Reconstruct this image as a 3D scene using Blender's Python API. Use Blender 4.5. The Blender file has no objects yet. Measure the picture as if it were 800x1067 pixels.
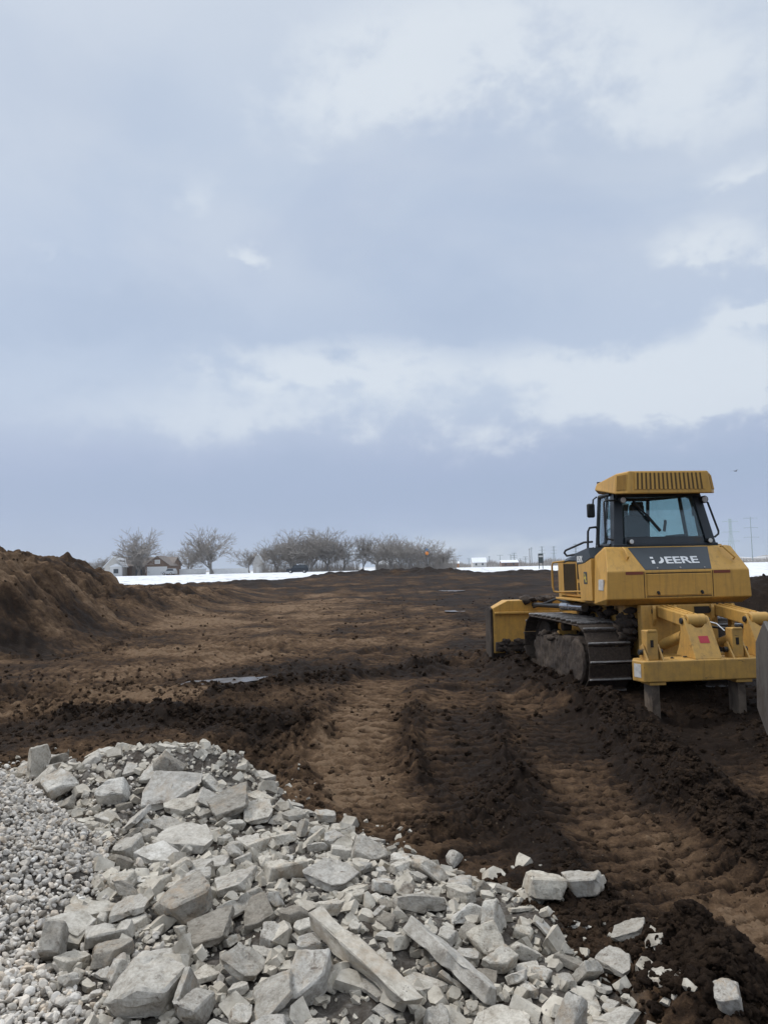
import bpy, bmesh, math, random
import numpy as np
from mathutils import Vector, Matrix, Euler, noise as mnoise

R = math.radians
scn = bpy.context.scene
COL = scn.collection

# ------------------------------------------------------------------ camera
cam_d = bpy.data.cameras.new('camera')
cam = bpy.data.objects.new('camera', cam_d); COL.objects.link(cam)
PITCH, ROLL = math.atan(58.5 / 778.0), R(1.2)
_r0, _u0 = Vector((1, 0, 0)), Vector((0, -math.sin(PITCH), math.cos(PITCH)))
_f = Vector((0, math.cos(PITCH), math.sin(PITCH)))
_r = _r0 * math.cos(ROLL) - _u0 * math.sin(ROLL)
_u = _r0 * math.sin(ROLL) + _u0 * math.cos(ROLL)
M = Matrix((_r, _u, -_f)).transposed().to_4x4()
M.translation = Vector((0, 0, 1.75))
cam.matrix_world = M
cam_d.sensor_fit = 'HORIZONTAL'
cam_d.angle = 2 * math.atan(400.0 / 778.0)
cam_d.clip_start = 0.05
cam_d.clip_end = 9000
scn.camera = cam

# ------------------------------------------------------------------ exposure, world, sun
scn.view_settings.view_transform = 'Standard'
scn.view_settings.look = 'None'
scn.view_settings.gamma = 1
scn.view_settings.use_curve_mapping = False
scn.view_settings.exposure = 0.26

SUN_EL, SUN_AZ = R(48), R(-62)          # azimuth from +Y towards +X
world = bpy.data.worlds.new('World'); scn.world = world
world.use_nodes = True
nt = world.node_tree; nt.nodes.clear()


def mk(nt, typ, **kw):
    n = nt.nodes.new(typ)
    for k, v in kw.items():
        if k.startswith('i_'):
            key = k[2:]
            key = int(key) if key.isdigit() else key.replace('_', ' ')
            n.inputs[key].default_value = v
        else:
            setattr(n, k, v)
    return n


def ramp(nt, stops, interp='LINEAR'):
    n = nt.nodes.new('ShaderNodeValToRGB')
    cr = n.color_ramp; cr.interpolation = interp
    while len(cr.elements) < len(stops):
        cr.elements.new(0.5)
    for e, (p, c) in zip(cr.elements, stops):
        e.position = p
        e.color = (c, c, c, 1) if isinstance(c, (int, float)) else (*c[:3], 1)
    return n


def math_(nt, op, a, b=None, c=None, clamp=False):
    n = nt.nodes.new('ShaderNodeMath'); n.operation = op; n.use_clamp = clamp
    for i, v in enumerate((a, b, c)):
        if v is None: continue
        if isinstance(v, (int, float)): n.inputs[i].default_value = v
        else: nt.links.new(v, n.inputs[i])
    return n.outputs[0]


def mixc(nt, fac, a, b, blend='MIX'):
    n = nt.nodes.new('ShaderNodeMix'); n.data_type = 'RGBA'; n.blend_type = blend
    n.clamp_factor = True
    for i, v in ((0, fac), (6, a), (7, b)):
        if isinstance(v, (int, float)): n.inputs[i].default_value = v if i == 0 else (v, v, v, 1)
        elif isinstance(v, tuple): n.inputs[i].default_value = (*v[:3], 1)
        else: nt.links.new(v, n.inputs[i])
    return n.outputs[2]


def noise_(nt, vec, scale, detail=4, rough=0.55, dist=0.0, out=0):
    n = nt.nodes.new('ShaderNodeTexNoise')
    n.inputs['Scale'].default_value = scale; n.inputs['Detail'].default_value = detail
    n.inputs['Roughness'].default_value = rough; n.inputs['Distortion'].default_value = dist
    if vec is not None: nt.links.new(vec, n.inputs['Vector'])
    return n.outputs[out]


def lin(r, g, b):
    f = lambda c: (c / 255 / 12.92) if c / 255 <= 0.04045 else ((c / 255 + 0.055) / 1.055) ** 2.4
    return (f(r), f(g), f(b))


SKY_MASSES = [(.108, .636, .257, .069, .7), (.418, .564, .193, .085, .5), (-.245, .477, .064, .037, .35), (-.166, .404, .024, .017, .6), (.44, .372, .096, .041, .75), (.467, .289, .044, .018, .8),
              (.472, .448, .051, .019, .45), (-.422, .379, .096, .017, .35), (-.067, .28, .193, .032, .55), (.272, .265, .141, .032, .5), (.432, .229, .122, .042, .8), (-.127, .215, .424, .053, .40),
              (.305, .192, .283, .053, .30), (.101, .023, .244, .028, .45), (-.082, .563, .141, .06, .25), (-.359, .312, .244, .046, -.55), (.104, .342, .154, .05, -.5), (-.43, .556, .167, .068, -.35),
              (-.276, .101, .373, .044, -.7), (.36, .110, .30, .040, -.95), (.258, .499, .141, .058, -.25), (-.019, .408, .09, .034, -.25)]


def build_world():
    tc = mk(nt, 'ShaderNodeTexCoord')
    sep = mk(nt, 'ShaderNodeSeparateXYZ'); nt.links.new(tc.outputs['Generated'], sep.inputs[0])
    X, Y, Z = sep.outputs
    mp = mk(nt, 'ShaderNodeMapping'); mp.inputs['Scale'].default_value = (1, 1, 2.2)
    nt.links.new(tc.outputs['Generated'], mp.inputs[0])
    v = mp.outputs[0]
    mp2 = mk(nt, 'ShaderNodeMapping'); mp2.inputs['Scale'].default_value = (1, 1, 1.6); mp2.inputs['Location'].default_value = (3.1, .7, .4)
    nt.links.new(tc.outputs['Generated'], mp2.inputs[0]); v2 = mp2.outputs[0]
    nbig = noise_(nt, v, 2.2, 6, .5, .4)
    nmid = noise_(nt, v2, 6.5, 8, .55, .3)
    nfine = noise_(nt, v2, 17, 6, .6, .2)
    # elevation read through a warped height so that the layers have uneven edges
    w = math_(nt, 'ADD', Z, math_(nt, 'MULTIPLY', math_(nt, 'SUBTRACT', nbig, .5), .06))
    w = math_(nt, 'ADD', w, math_(nt, 'MULTIPLY', math_(nt, 'SUBTRACT', nmid, .5), .055))
    base = ramp(nt, [(0.0, lin(178, 192, 214)), (.04, lin(165, 179, 207)), (.09, lin(156, 169, 200)), (.15, lin(166, 177, 204)),
                     (.21, lin(184, 195, 215)), (.28, lin(180, 192, 214)), (.36, lin(174, 187, 211)), (.46, lin(179, 191, 212)), (.56, lin(188, 198, 216)), (.75, lin(202, 208, 220)), (1, lin(206, 211, 220))], 'B_SPLINE')
    nt.links.new(w, base.inputs[0])
    c = base.outputs[0]
    # broad lighter and greyer sheets in the upper sky
    s1 = ramp(nt, [(.40, 0), (.62, 1)], 'EASE'); nt.links.new(noise_(nt, v, 1.7, 7, .52, .6), s1.inputs[0])
    up = ramp(nt, [(.26, 0), (.40, 1)], 'EASE'); nt.links.new(Z, up.inputs[0])
    c = mixc(nt, math_(nt, 'MULTIPLY', math_(nt, 'MULTIPLY', s1.outputs[0], up.outputs[0]), .35), c, lin(206, 211, 222))
    s2 = ramp(nt, [(.50, 0), (.68, 1)], 'EASE'); nt.links.new(noise_(nt, v2, 2.9, 7, .5, .5), s2.inputs[0])
    c = mixc(nt, math_(nt, 'MULTIPLY', math_(nt, 'MULTIPLY', s2.outputs[0], up.outputs[0]), .22), c, lin(160, 173, 202))
    # the cloud masses of this sky: where each lies (azimuth, elevation, half widths) and how much lighter or darker it is
    az = math_(nt, 'ARCTAN2', X, Y); el = math_(nt, 'ARCSINE', Z)
    dn = lambda n, k: math_(nt, 'MULTIPLY', math_(nt, 'SUBTRACT', n, .5), k)
    nm2 = noise_(nt, v2, 5.3, 7, .56, .3)
    azw = math_(nt, 'ADD', math_(nt, 'ADD', az, dn(nmid, .16)), dn(nfine, .07))
    elw = math_(nt, 'ADD', math_(nt, 'ADD', el, dn(nm2, .15)), dn(nfine, .075))
    light, dark = None, None
    for a0, e0, ra, re, k in SKY_MASSES:
        q = math_(nt, 'ADD', math_(nt, 'POWER', math_(nt, 'ABSOLUTE', math_(nt, 'DIVIDE', math_(nt, 'SUBTRACT', azw, a0), ra)), 2),
                  math_(nt, 'POWER', math_(nt, 'ABSOLUTE', math_(nt, 'DIVIDE', math_(nt, 'SUBTRACT', elw, e0), re)), 2))
        w = math_(nt, 'MULTIPLY', math_(nt, 'EXPONENT', math_(nt, 'MULTIPLY', q, -1.0)), abs(k))
        if k > 0: light = w if light is None else math_(nt, 'ADD', light, w)
        else: dark = w if dark is None else math_(nt, 'ADD', dark, w)
    c = mixc(nt, math_(nt, 'MULTIPLY', dark, .72, clamp=True), c, lin(156, 171, 198))
    tex = ramp(nt, [(.36, .45), (.60, 1.2)], 'EASE'); nt.links.new(math_(nt, 'ADD', math_(nt, 'MULTIPLY', nm2, .6), math_(nt, 'MULTIPLY', nfine, .4)), tex.inputs[0])
    lt = ramp(nt, [(.16, 0), (.66, 1)], 'EASE'); nt.links.new(math_(nt, 'MULTIPLY', light, tex.outputs[0]), lt.inputs[0])
    c = mixc(nt, math_(nt, 'MULTIPLY', lt.outputs[0], .66), c, lin(218, 223, 231))
    ze = ramp(nt, [(.66, 0), (.95, 1)], 'EASE'); nt.links.new(Z, ze.inputs[0])
    c = mixc(nt, 1.0, c, (.99, 1.006, .982), 'MULTIPLY')
    cloud = mk(nt, 'ShaderNodeBackground'); nt.links.new(c, cloud.inputs[0]); nt.links.new(math_(nt, 'MULTIPLY_ADD', ze.outputs[0], 1.5, .97), cloud.inputs[1])
    sky = mk(nt, 'ShaderNodeTexSky'); sky.sky_type = 'NISHITA'; sky.sun_disc = False
    sky.sun_elevation = SUN_EL; sky.sun_rotation = SUN_AZ
    sky.air_density = 1.0; sky.dust_density = 2.0
    bg = mk(nt, 'ShaderNodeBackground'); nt.links.new(sky.outputs[0], bg.inputs[0]); bg.inputs[1].default_value = .09
    ms = mk(nt, 'ShaderNodeMixShader'); ms.inputs[0].default_value = .93
    nt.links.new(bg.outputs[0], ms.inputs[1]); nt.links.new(cloud.outputs[0], ms.inputs[2])
    out = mk(nt, 'ShaderNodeOutputWorld'); nt.links.new(ms.outputs[0], out.inputs[0])


build_world()
sun_d = bpy.data.lights.new('sun', 'SUN'); sun_d.energy = 1.5; sun_d.angle = R(12); sun_d.color = (1, .95, .88)
sun = bpy.data.objects.new('sun', sun_d); COL.objects.link(sun)
_d = Vector((math.sin(SUN_AZ) * math.cos(SUN_EL), math.cos(SUN_AZ) * math.cos(SUN_EL), math.sin(SUN_EL)))
sun.rotation_euler = (-_d).to_track_quat('-Z', 'Y').to_euler()
sun.location = (0, 0, 60)

# ------------------------------------------------------------------ numpy noise
_rs = np.random.RandomState(7)
_PERM = np.concatenate([_rs.permutation(256)] * 3)
_GR = _rs.rand(256)
_GA = np.stack([np.cos(_GR * 6.2832), np.sin(_GR * 6.2832)], 1)


def pnoise(x, y):
    xi, yi = np.floor(x).astype(int), np.floor(y).astype(int)
    xf, yf = x - xi, y - yi
    u, v = xf * xf * xf * (xf * (xf * 6 - 15) + 10), yf * yf * yf * (yf * (yf * 6 - 15) + 10)

    def g(ix, iy, fx, fy):
        h = _PERM[(_PERM[ix & 255] + iy) & 255]
        a = _GA[h]
        return a[..., 0] * fx + a[..., 1] * fy
    n00, n10 = g(xi, yi, xf, yf), g(xi + 1, yi, xf - 1, yf)
    n01, n11 = g(xi, yi + 1, xf, yf - 1), g(xi + 1, yi + 1, xf - 1, yf - 1)
    return ((n00 * (1 - u) + n10 * u) * (1 - v) + (n01 * (1 - u) + n11 * u) * v) * 1.5


def cells(x, y, seed=0):
    """rounded lumps: 1 at each lump's middle, 0 at its rim"""
    xi, yi = np.floor(x).astype(int), np.floor(y).astype(int)
    best = np.full(x.shape, 0.0)
    for dx in (-1, 0, 1):
        for dy in (-1, 0, 1):
            h = _PERM[(_PERM[(xi + dx + seed) & 255] + yi + dy) & 255]
            h2 = _PERM[(h + 91) & 255]; h3 = _PERM[(h2 + 17) & 255]
            px, py = xi + dx + .15 + .7 * h / 255., yi + dy + .15 + .7 * h2 / 255.
            r = .25 + .55 * h3 / 255.
            d2 = ((x - px) ** 2 + (y - py) ** 2) / (r * r)
            best = np.maximum(best, np.sqrt(np.maximum(0, 1 - d2)) * r * 1.2)
    return best


def sstep(a, b, x):
    t = np.clip((x - a) / (b - a), 0, 1)
    return t * t * (3 - 2 * t)


def segdist(x, y, pts):
    """distance to a polyline, and the arc length along it"""
    best = np.full(x.shape, 1e9); arc = np.zeros(x.shape); s0 = 0
    for (ax, ay), (bx, by) in zip(pts[:-1], pts[1:]):
        L = math.hypot(bx - ax, by - ay)
        t = np.clip(((x - ax) * (bx - ax) + (y - ay) * (by - ay)) / (L * L), 0, 1)
        d = np.hypot(x - ax - t * (bx - ax), y - ay - t * (by - ay))
        m = d < best
        best = np.where(m, d, best); arc = np.where(m, s0 + t * L, arc); s0 += L
    return best, arc


def inpoly(x, y, poly):
    """signed-ish distance to a polygon: positive inside"""
    d, _ = segdist(x, y, poly + [poly[0]])
    ins = np.zeros(x.shape, bool)
    n = len(poly)
    for i in range(n):
        (ax, ay), (bx, by) = poly[i], poly[(i + 1) % n]
        c = ((ay > y) != (by > y)) & (x < (bx - ax) * (y - ay) / ((by - ay) or 1e-9) + ax)
        ins ^= c
    return np.where(ins, d, -d)


RUBBLE_POLY = [(-3.6, 6.5), (-3.0, 6.75), (-1.9, 6.7), (-1.25, 6.3), (-.65, 5.5), (0., 4.6), (.35, 4.25), (.62, 4.05), (.74, 3.75), (.84, 3.35), (.88, 3.0), (.82, 2.6), (.7, 2.2), (-.75, 2.2), (-1.1, 2.9), (-1.55, 3.3), (-1.75, 3.7), (-1.6, 4.0), (-1.75, 4.7), (-2.5, 5.7)]
GRAVEL_POLY = [(-6.5, 6.7), (-4.4, 6.6), (-3.4, 6.4), (-2.55, 5.75), (-1.85, 4.9), (-1.55, 4.2), (-1.60, 3.65), (-1.42, 3.25), (-1.12, 2.9), (-.95, 2.5), (-.8, 1.7), (-6.5, 1.6)]
RIDGES = [([(2.75, 9.4), (2.5, 8.0), (2.45, 6.84), (2.25, 5.5), (2.2, 4.3), (2.25, 3.2)], .30, .12),
          ([(1.05, 6.6), (.93, 5.9), (.62, 5.35), (.25, 5.1)], .26, .05),
          ([(1.95, 10.2), (2.5, 8.9), (2.75, 8.4)], .35, .12),
          ([(1.22, 3.35), (1.27, 3.0), (1.1, 2.7)], .20, .13),
          ([(-3.6, 9.0), (-1.9, 8.6), (-.8, 8.1)], .5, .05),
          ([(-2.2, 9.9), (-.2, 12.3), (1.2, 14.0)], .4, .05),
          ([(1.7, 14.8), (2.2, 12.4), (2.55, 10.4)], .45, .16),
          ([(5.6, 9.0), (4.6, 7.6), (3.9, 6.9), (3.7, 5.2)], .4, .14)]
LANES = [([(-.1, 15.5), (-.12, 11.5), (-.3, 8.8), (-.38, 7.4), (-.1, 6.2), (.2, 5.4), (.5, 4.8)], .42, 1.0),
         ([(2.0, 10.4), (1.75, 8.6), (1.5, 6.1), (1.56, 5.2), (1.58, 4.4), (1.75, 3.6), (1.9, 2.6)], .42, 1.0),
         ([(3.2, 8.2), (2.95, 6.6), (2.75, 5.4), (2.9, 3.6)], .34, .9),
         ([(.95, 10.6), (.75, 8.6), (.62, 7.0), (.75, 5.8)], .34, .9),
         ([(-8.5, 13.2), (-5.0, 13.6), (-1.0, 16.0), (1.2, 22.0), (1.5, 34.0)], .5, .6),
         ([(-7.2, 16.2), (-4.6, 18.5), (-2.8, 25.0), (-1.5, 40.0)], .5, .7),
         ([(-8, 11.6), (-3, 13.4), (1.0, 19), (2.4, 30), (2.8, 60)], .45, .6), ([(-6.2, 19), (-5, 25), (-4.2, 40), (-5.5, 60)], .5, .6),
         ([(-3, 9.8), (-.6, 12.6), (.9, 17), (1.9, 26), (1.2, 60)], .42, .6), ([(1.0, 11.8), (2.2, 16), (3.3, 26), (3.8, 60)], .42, .6), ([(-1.6, 15), (-2.2, 24), (-1.0, 44), (-3, 70)], .5, .5)]
MOUND_AX = [(-10.7, 17.6), (-11.3, 21.0), (-13.7, 31.0)]
FOOT = [(-9.5, 8.0), (-7.7, 14.6), (-6.8, 20.0), (-6.6, 26.0), (-6.2, 45.0), (-9.0, 64.0)]


def terrain(x, y, cell=None):
    """height of the ground and its masks at world (x, y)"""
    x = np.asarray(x, float); y = np.asarray(y, float)
    if cell is None: cell = np.full(x.shape, .02)

    def oct_(lam, amp, ox=0., oy=0.):
        wgt = sstep(1.8, 4.0, lam / cell)
        if not np.any(wgt > 0): return 0
        return amp * wgt * pnoise(x / lam + ox, y / lam + oy)
    yy = np.maximum(y, 1.0); az = x / yy
    d0 = np.hypot(x, y)
    # the broad lie of the land
    far = sstep(48, 72, yy) * (1 - sstep(.26, .42, az)) * .78 + sstep(80, 210, yy) * .28
    z = far.copy()
    # bank along the left of the cut and the big spoil mound on it
    fx = np.interp(y, [p[1] for p in FOOT], [p[0] for p in FOOT])
    bank = sstep(0, 4.2, fx - x + .5 * pnoise(x / 2.3, y / 2.3)) * sstep(9, 16, y) * (1.05 - .50 * sstep(26, 50, y))
    z = np.maximum(z, bank * (1 - .0 * az))
    dm, _ = segdist(x, y, MOUND_AX)
    dm = dm + .35 * pnoise(x / 1.7 + 4, y / 1.7) + .16 * pnoise(x / .6, y / .6)
    mound = 2.22 * (1 - sstep(.5, 4.3, dm) * .72 - .28 * np.clip(dm / 3.9, 0, 1)) + .06
    z = np.maximum(z, np.where(dm < 4.1, mound, 0))
    # distant windrow of spoil that closes the site off from the snow
    hp = np.interp(az, [-.40, -.27, -.225, -.195, -.165, -.14, -.11, -.08, -.03, .024, .06, .10, .126, .16, .184, .21, .222, .26, .34],
                   [.05, .06, .10, .28, .32, .08, .16, .50, .62, .74, .70, .50, .30, .34, .50, .42, .27, .3, .2])
    yr = np.interp(az, [-.3, -.15, -.09, 0, .3], [63, 64, 78, 80, 70])
    lump = 1 + .35 * pnoise(x / 1.6, y / 2.0) + .3 * pnoise(x / .7, y / .9)
    wind = hp * np.exp(-((yy - yr) / 3.6) ** 2) * np.clip(lump, .5, 2)
    z = z + wind
    ramp_ = sstep(30, 76, yy) * np.exp(-((az - .0) / .12) ** 2) * .1
    z = z + ramp_
    # a second heap to the right, behind the machine
    dr, _ = segdist(x, y, [(7.8, 22.5), (10.5, 21.0), (16, 23.5)])
    rb = 1.25 * np.clip(1 - (dr + .5 * pnoise(x / 1.1, y / 1.1)) / 2.8, 0, 1) ** .9
    z = np.maximum(z, rb)
    # snow mask
    ysn = np.interp(az, [-.6, -.3, -.15, -.10, .0, .2, .30, .36, .44, .6], [58, 66, 70, 80, 84, 80, 70, 40, 27, 26])
    edge = yy - ysn + 3.0 * pnoise(x / 6, y / 9) + 1.6 * pnoise(x / 1.8, y / 2.6)
    snow = sstep(-.5, 1.2, edge)
    dirt = 1 - snow
    rubd = inpoly(x, y, RUBBLE_POLY) + .10 * pnoise(x / .35, y / .35)
    rub = sstep(-.10, .14, rubd)
    gd = inpoly(x, y, GRAVEL_POLY) + .08 * pnoise(x / .4, y / .4)
    gz = .06 + .80 * (1 - np.exp(-np.maximum(gd, 0) / 1.15)) * sstep(2.4, 5.2, y + .25 * x * 0) + .05 * sstep(0, .8, gd)
    grav = sstep(-.10, .05, gd)
    # ---- rough dug earth
    near = dirt * (1 - rub * .75)
    act = np.clip(.55 + .75 * pnoise(x / 3.1 + 9, y / 3.1 + 2), .12, 1.3)
    ln = np.zeros(x.shape); rip = np.zeros(x.shape); dryl = np.zeros(x.shape); rut = np.zeros(x.shape)
    for pts, wd, k in LANES:
        d, a = segdist(x, y, pts)
        d = d + .10 * pnoise(x / .5 + 3, y / .5)
        m = (1 - sstep(wd * .75, wd * 1.35, d)) * k
        rut = np.maximum(rut, k * np.exp(-((d - wd * 1.25) / .13) ** 2) * np.clip(.6 + pnoise(x / .8, y / 1.4), 0, 1.3))
        ln = np.maximum(ln, m)
        ph = a / .19 + .14 * pnoise(x / .5, y / .5)
        tri = np.abs((ph % 1) - .5) * 2
        rip = np.where(m > .05, np.maximum(rip, m * (sstep(.66, .93, tri) * np.clip(.75 + .9 * pnoise(x / .35, y / .35), 0, 1.2))), rip)
        dryl = np.maximum(dryl, m)
    act = act * (1 - .80 * np.clip(ln, 0, 1))
    h = oct_(4.3, .08) + oct_(1.9, .075, 5) + oct_(.8, .06, 2, 8) * act + oct_(.37, .055, 7, 1) * act + oct_(.17, .06, 1, 3) * np.clip(act, .22, 2) + oct_(.085, .042, 4, 4) * np.clip(act, .3, 2) + oct_(.06, .022, 2, 5) * np.clip(act + .4, 0, 1) + oct_(.04, .020, 8, 8) * np.clip(act + .4, 0, 1) - np.abs(oct_(.30, .08, 4, 9)) * np.clip(act, .1, 1) - np.abs(oct_(.12, .06, 14, 3)) * np.clip(act, .2, 1) + .02
    h = h + oct_(9, .08, 3, 3) * sstep(20, 40, yy)
    vis = lambda lam: sstep(1.5, 3.2, lam / cell)
    sel = np.clip(.45 + 1.3 * pnoise(x / 1.3 + 20, y / 1.3), 0, 1) * act
    wx, wy = .12 * pnoise(x / .22, y / .22 + 9), .12 * pnoise(x / .22 + 4, y / .22)
    h = h + cells(x / .42 + wx, y / .42 + wy) * .055 * sel * vis(.42) + cells(x / .19 + 3 + wx, y / .19 + wy, 5) * .050 * np.clip(sel + .10, 0, 1) * vis(.19) + cells(x / .095 + wx, y / .095 + wy, 9) * .050 * np.clip(act, .25, 1) * vis(.095) + cells(x / .055 + wx, y / .055 + wy, 12) * .034 * np.clip(act, .35, 1) * vis(.055)
    ridge_m = np.zeros(x.shape)
    for pts, wd, hh in RIDGES:
        d, a = segdist(x, y, pts)
        d = d + .14 * pnoise(x / .4, y / .4 + 7)
        m = np.exp(-(d / wd) ** 2 * 1.4)
        ridge_m = np.maximum(ridge_m, m)
        h = h + hh * m * np.clip(.75 + .7 * pnoise(x / .45 + 2, y / .45), .2, 1.6)
    h = h + ridge_m * (cells(x / .30, y / .30, 3) * .10 * vis(.3) + cells(x / .14, y / .14, 6) * .06 * vis(.14) + cells(x / .07, y / .07, 8) * .025 * vis(.07))
    h = h - rip * .055 * vis(.2) - np.clip(ln, 0, 1) * .035
    h = h + .045 * rut * np.clip(.6 + pnoise(x / .3, y / .3), 0, 1.5)
    slope_rough = sstep(.25, .8, np.maximum(bank, mound / 2.36)) * (y > 9)
    h = h + slope_rough * (oct_(1.1, .24, 11) + oct_(.45, .16, 12) + oct_(.22, .08, 3) + cells(x / .6, y / .6, 2) * .14 * vis(.6)
                           + cells(x / .25, y / .25, 2) * .09 * vis(.25))
    z = z + h * near + (1 - dirt) * (oct_(7, .05) + oct_(1.5, .03))
    # beneath the broken concrete and the pebbles
    hump = .34 * np.exp(-(((x + 1.75) / .95) ** 2 + ((y - 6.05) / .55) ** 2)) + .10 * np.exp(-(((x + .2) / .8) ** 2 + ((y - 3.6) / .7) ** 2))
    z = z + rub * (.03 + hump + oct_(.5, .03, 6) + oct_(.16, .02, 2))
    z = np.maximum(z, np.where(grav > .3, gz + oct_(.6, .03), -9))
    # soil tone, 1 tan, 0 dark: moisture patches plus terms that follow the relief
    soil_tone = .36 + .42 * pnoise(x / 2.7 + 1, y / 2.7 + 5) + .25 * pnoise(x / .9, y / .9 + 3) + .14 * pnoise(x / .3, y / .3)
    soil_tone = soil_tone + np.clip((h - .02) * 2.6, -.22, .22) * near  # lump tops lighter, hollows darker
    for cx, cy, rx, ry, a in DRY:
        soil_tone = soil_tone + a * np.exp(-((x - cx) / rx) ** 2 - ((y - cy) / ry) ** 2)
    soil_tone = soil_tone - .26 * rut + .17 * dryl - .55 * (rip - .2 * dryl) - .40 * ridge_m - .2 * sel * .5  # lanes lighter; ruts, track grooves and ridges darker
    soil_tone = soil_tone - .40 * np.exp(-((yy - yr) / 4.0) ** 2) - .5 * (rb > .1)
    return z, np.clip(soil_tone, 0, 1), np.maximum(rub, grav), snow


DRY = [(-.35, 8.2, .75, 2.3, .44), (.25, 5.6, .6, .9, .26), (1.55, 5.2, .45, 2.2, .42), (-5.0, 16.5, 3.6, 2.6, .22), (-6.5, 21, 2.2, 4.5, .24), (-8, 27, 4, 8, .14), (-11.8, 24, 3.2, 6.5, -.10),
       (-4, 35, 4, 16, .35), (-3.0, 10.2, 1.6, .9, .25), (0, 26, 3.5, 9, .2), (-8.0, 16.3, 1.4, 1.2, -.35), (-2.6, 8.3, 2.6, .9, -.40), (-.5, 13.2, 2.6, 1.3, -.25), (.95, 7.0, .6, 1.6, -.35),
       (2.4, 7.0, .5, 3, -.3), (3.8, 8.2, 1.6, 2, -.35), (3.5, 11.8, 2.2, 3.5, -.35), (2.1, 3.6, .5, .8, .2), (5, 30, 5, 12, -.26), (7.5, 55, 8, 20, -.2), (1.2, 4.0, .5, .6, -.25)]


def terrain_z(x, y):
    return float(terrain(np.array([x]), np.array([y]))[0][0])


# ------------------------------------------------------------------ helpers
def tag(o, label=None, cat=None, group=None, kind=None):
    for k, v in (('label', label), ('category', cat), ('group', group), ('kind', kind)):
        if v: o[k] = v
    return o


def empty(name, loc=(0, 0, 0), rz=0.0):
    o = bpy.data.objects.new(name, None); COL.objects.link(o)
    o.location = loc; o.rotation_euler = (0, 0, rz); o.empty_display_size = .2
    return o


def link(name, me, parent=None):
    o = bpy.data.objects.new(name, me); COL.objects.link(o)
    if parent is not None: o.parent = parent
    return o


def np_mesh(name, v, f, mat, smooth=True):
    """verts (n,3), faces (m,k) all of one size"""
    me = bpy.data.meshes.new(name)
    v = np.asarray(v, np.float32); f = np.asarray(f, np.int32)
    me.vertices.add(len(v)); me.vertices.foreach_set('co', v.ravel())
    m, k = f.shape
    me.loops.add(m * k); me.loops.foreach_set('vertex_index', f.ravel())
    me.polygons.add(m); me.polygons.foreach_set('loop_start', np.arange(0, m * k, k, dtype=np.int32))
    me.polygons.foreach_set('loop_total', np.full(m, k, np.int32))
    me.polygons.foreach_set('use_smooth', np.full(m, smooth))
    me.update(calc_edges=True); me.validate()
    me.materials.append(mat)
    return me


def chunk_mesh(seed, w, l, t, cuts=4, rough=.017):
    """an angular lump of broken concrete about w x l x t, centred on the origin"""
    rng = random.Random(seed)
    bm = bmesh.new()
    bmesh.ops.create_cube(bm, size=1.0)
    for v in bm.verts:
        v.co = Vector((v.co.x * w * rng.uniform(.86, 1.1), v.co.y * l * rng.uniform(.86, 1.1), v.co.z * t * rng.uniform(.9, 1.1)))
    for k in range(cuts):
        ang = rng.uniform(0, 2 * math.pi)
        tilt = rng.uniform(-.35, .35) if rng.random() < .75 else rng.uniform(-1.2, 1.2)
        n = Vector((math.cos(ang) * math.cos(tilt), math.sin(ang) * math.cos(tilt), math.sin(tilt)))
        ext = max(v.co.dot(n) for v in bm.verts)
        p = n * ext * rng.uniform(.50, .90)
        g = bm.verts[:] + bm.edges[:] + bm.faces[:]
        r = bmesh.ops.bisect_plane(bm, geom=g, plane_co=p, plane_no=n, clear_outer=True)
        ed = [e for e in r['geom_cut'] if isinstance(e, bmesh.types.BMEdge)]
        bmesh.ops.holes_fill(bm, edges=ed)
    bmesh.ops.remove_doubles(bm, verts=bm.verts[:], dist=.004)
    bmesh.ops.bevel(bm, geom=bm.edges[:], offset=min(w, l, t) * .07, segments=1, affect='EDGES', profile=.5)
    bmesh.ops.triangulate(bm, faces=bm.faces[:])
    for _ in range(3):
        long = [e for e in bm.edges if e.calc_length() > max(w, l, t) * .11]
        if long: bmesh.ops.subdivide_edges(bm, edges=long, cuts=1, use_grid_fill=False)
        bmesh.ops.triangulate(bm, faces=bm.faces[:])
    bm.normal_update()
    off = Vector((seed * 3.7, seed * 1.3, 0))
    sc = 1.0 / max(w, l, t)
    for v in bm.verts:
        p = v.co * sc
        d = mnoise.noise(p * 3.1 + off) * .9 + mnoise.noise(p * 9 + off) * .5 + mnoise.noise(p * 23 + off) * .3
        chip = max(0, mnoise.noise(p * 4.2 + off * 1.7) - .22) * .10
        v.co += v.normal * (d * rough * 1.9 - chip) / sc
    me = bpy.data.meshes.new('concrete_chunk')
    bm.to_mesh(me); bm.free()
    return me


CHUNK_SPECS = [  # w, l, t, cuts : slabs first, then blocks, then bars and lumps
    (1, .85, .17, 5), (1, .75, .14, 6), (1, .95, .20, 6), (1, .6, .18, 5), (1, .8, .22, 7), (1, .7, .19, 4),
    (1, .8, .38, 6), (1, .7, .42, 7), (1, .85, .48, 8), (1, .65, .32, 5), (1, .75, .36, 6), (1, .6, .42, 4),
    (1, .3, .18, 4), (1, .38, .22, 5), (1, .25, .17, 3), (1, .42, .16, 6),
    (1, .9, .6, 11), (1, .8, .5, 12), (1, .7, .5, 11), (1, .16, .15, 2)]


# ------------------------------------------------------------------ materials
def new_mat(name):
    m = bpy.data.materials.new(name); m.use_nodes = True
    t = m.node_tree
    return m, t, t.nodes['Principled BSDF']


def coords(t, kind='Object', scale=None):
    tc = t.nodes.new('ShaderNodeTexCoord')
    o = tc.outputs[kind]
    if scale:
        mp = t.nodes.new('ShaderNodeMapping'); mp.inputs['Scale'].default_value = scale
        t.links.new(o, mp.inputs[0]); o = mp.outputs[0]
    return o


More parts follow.
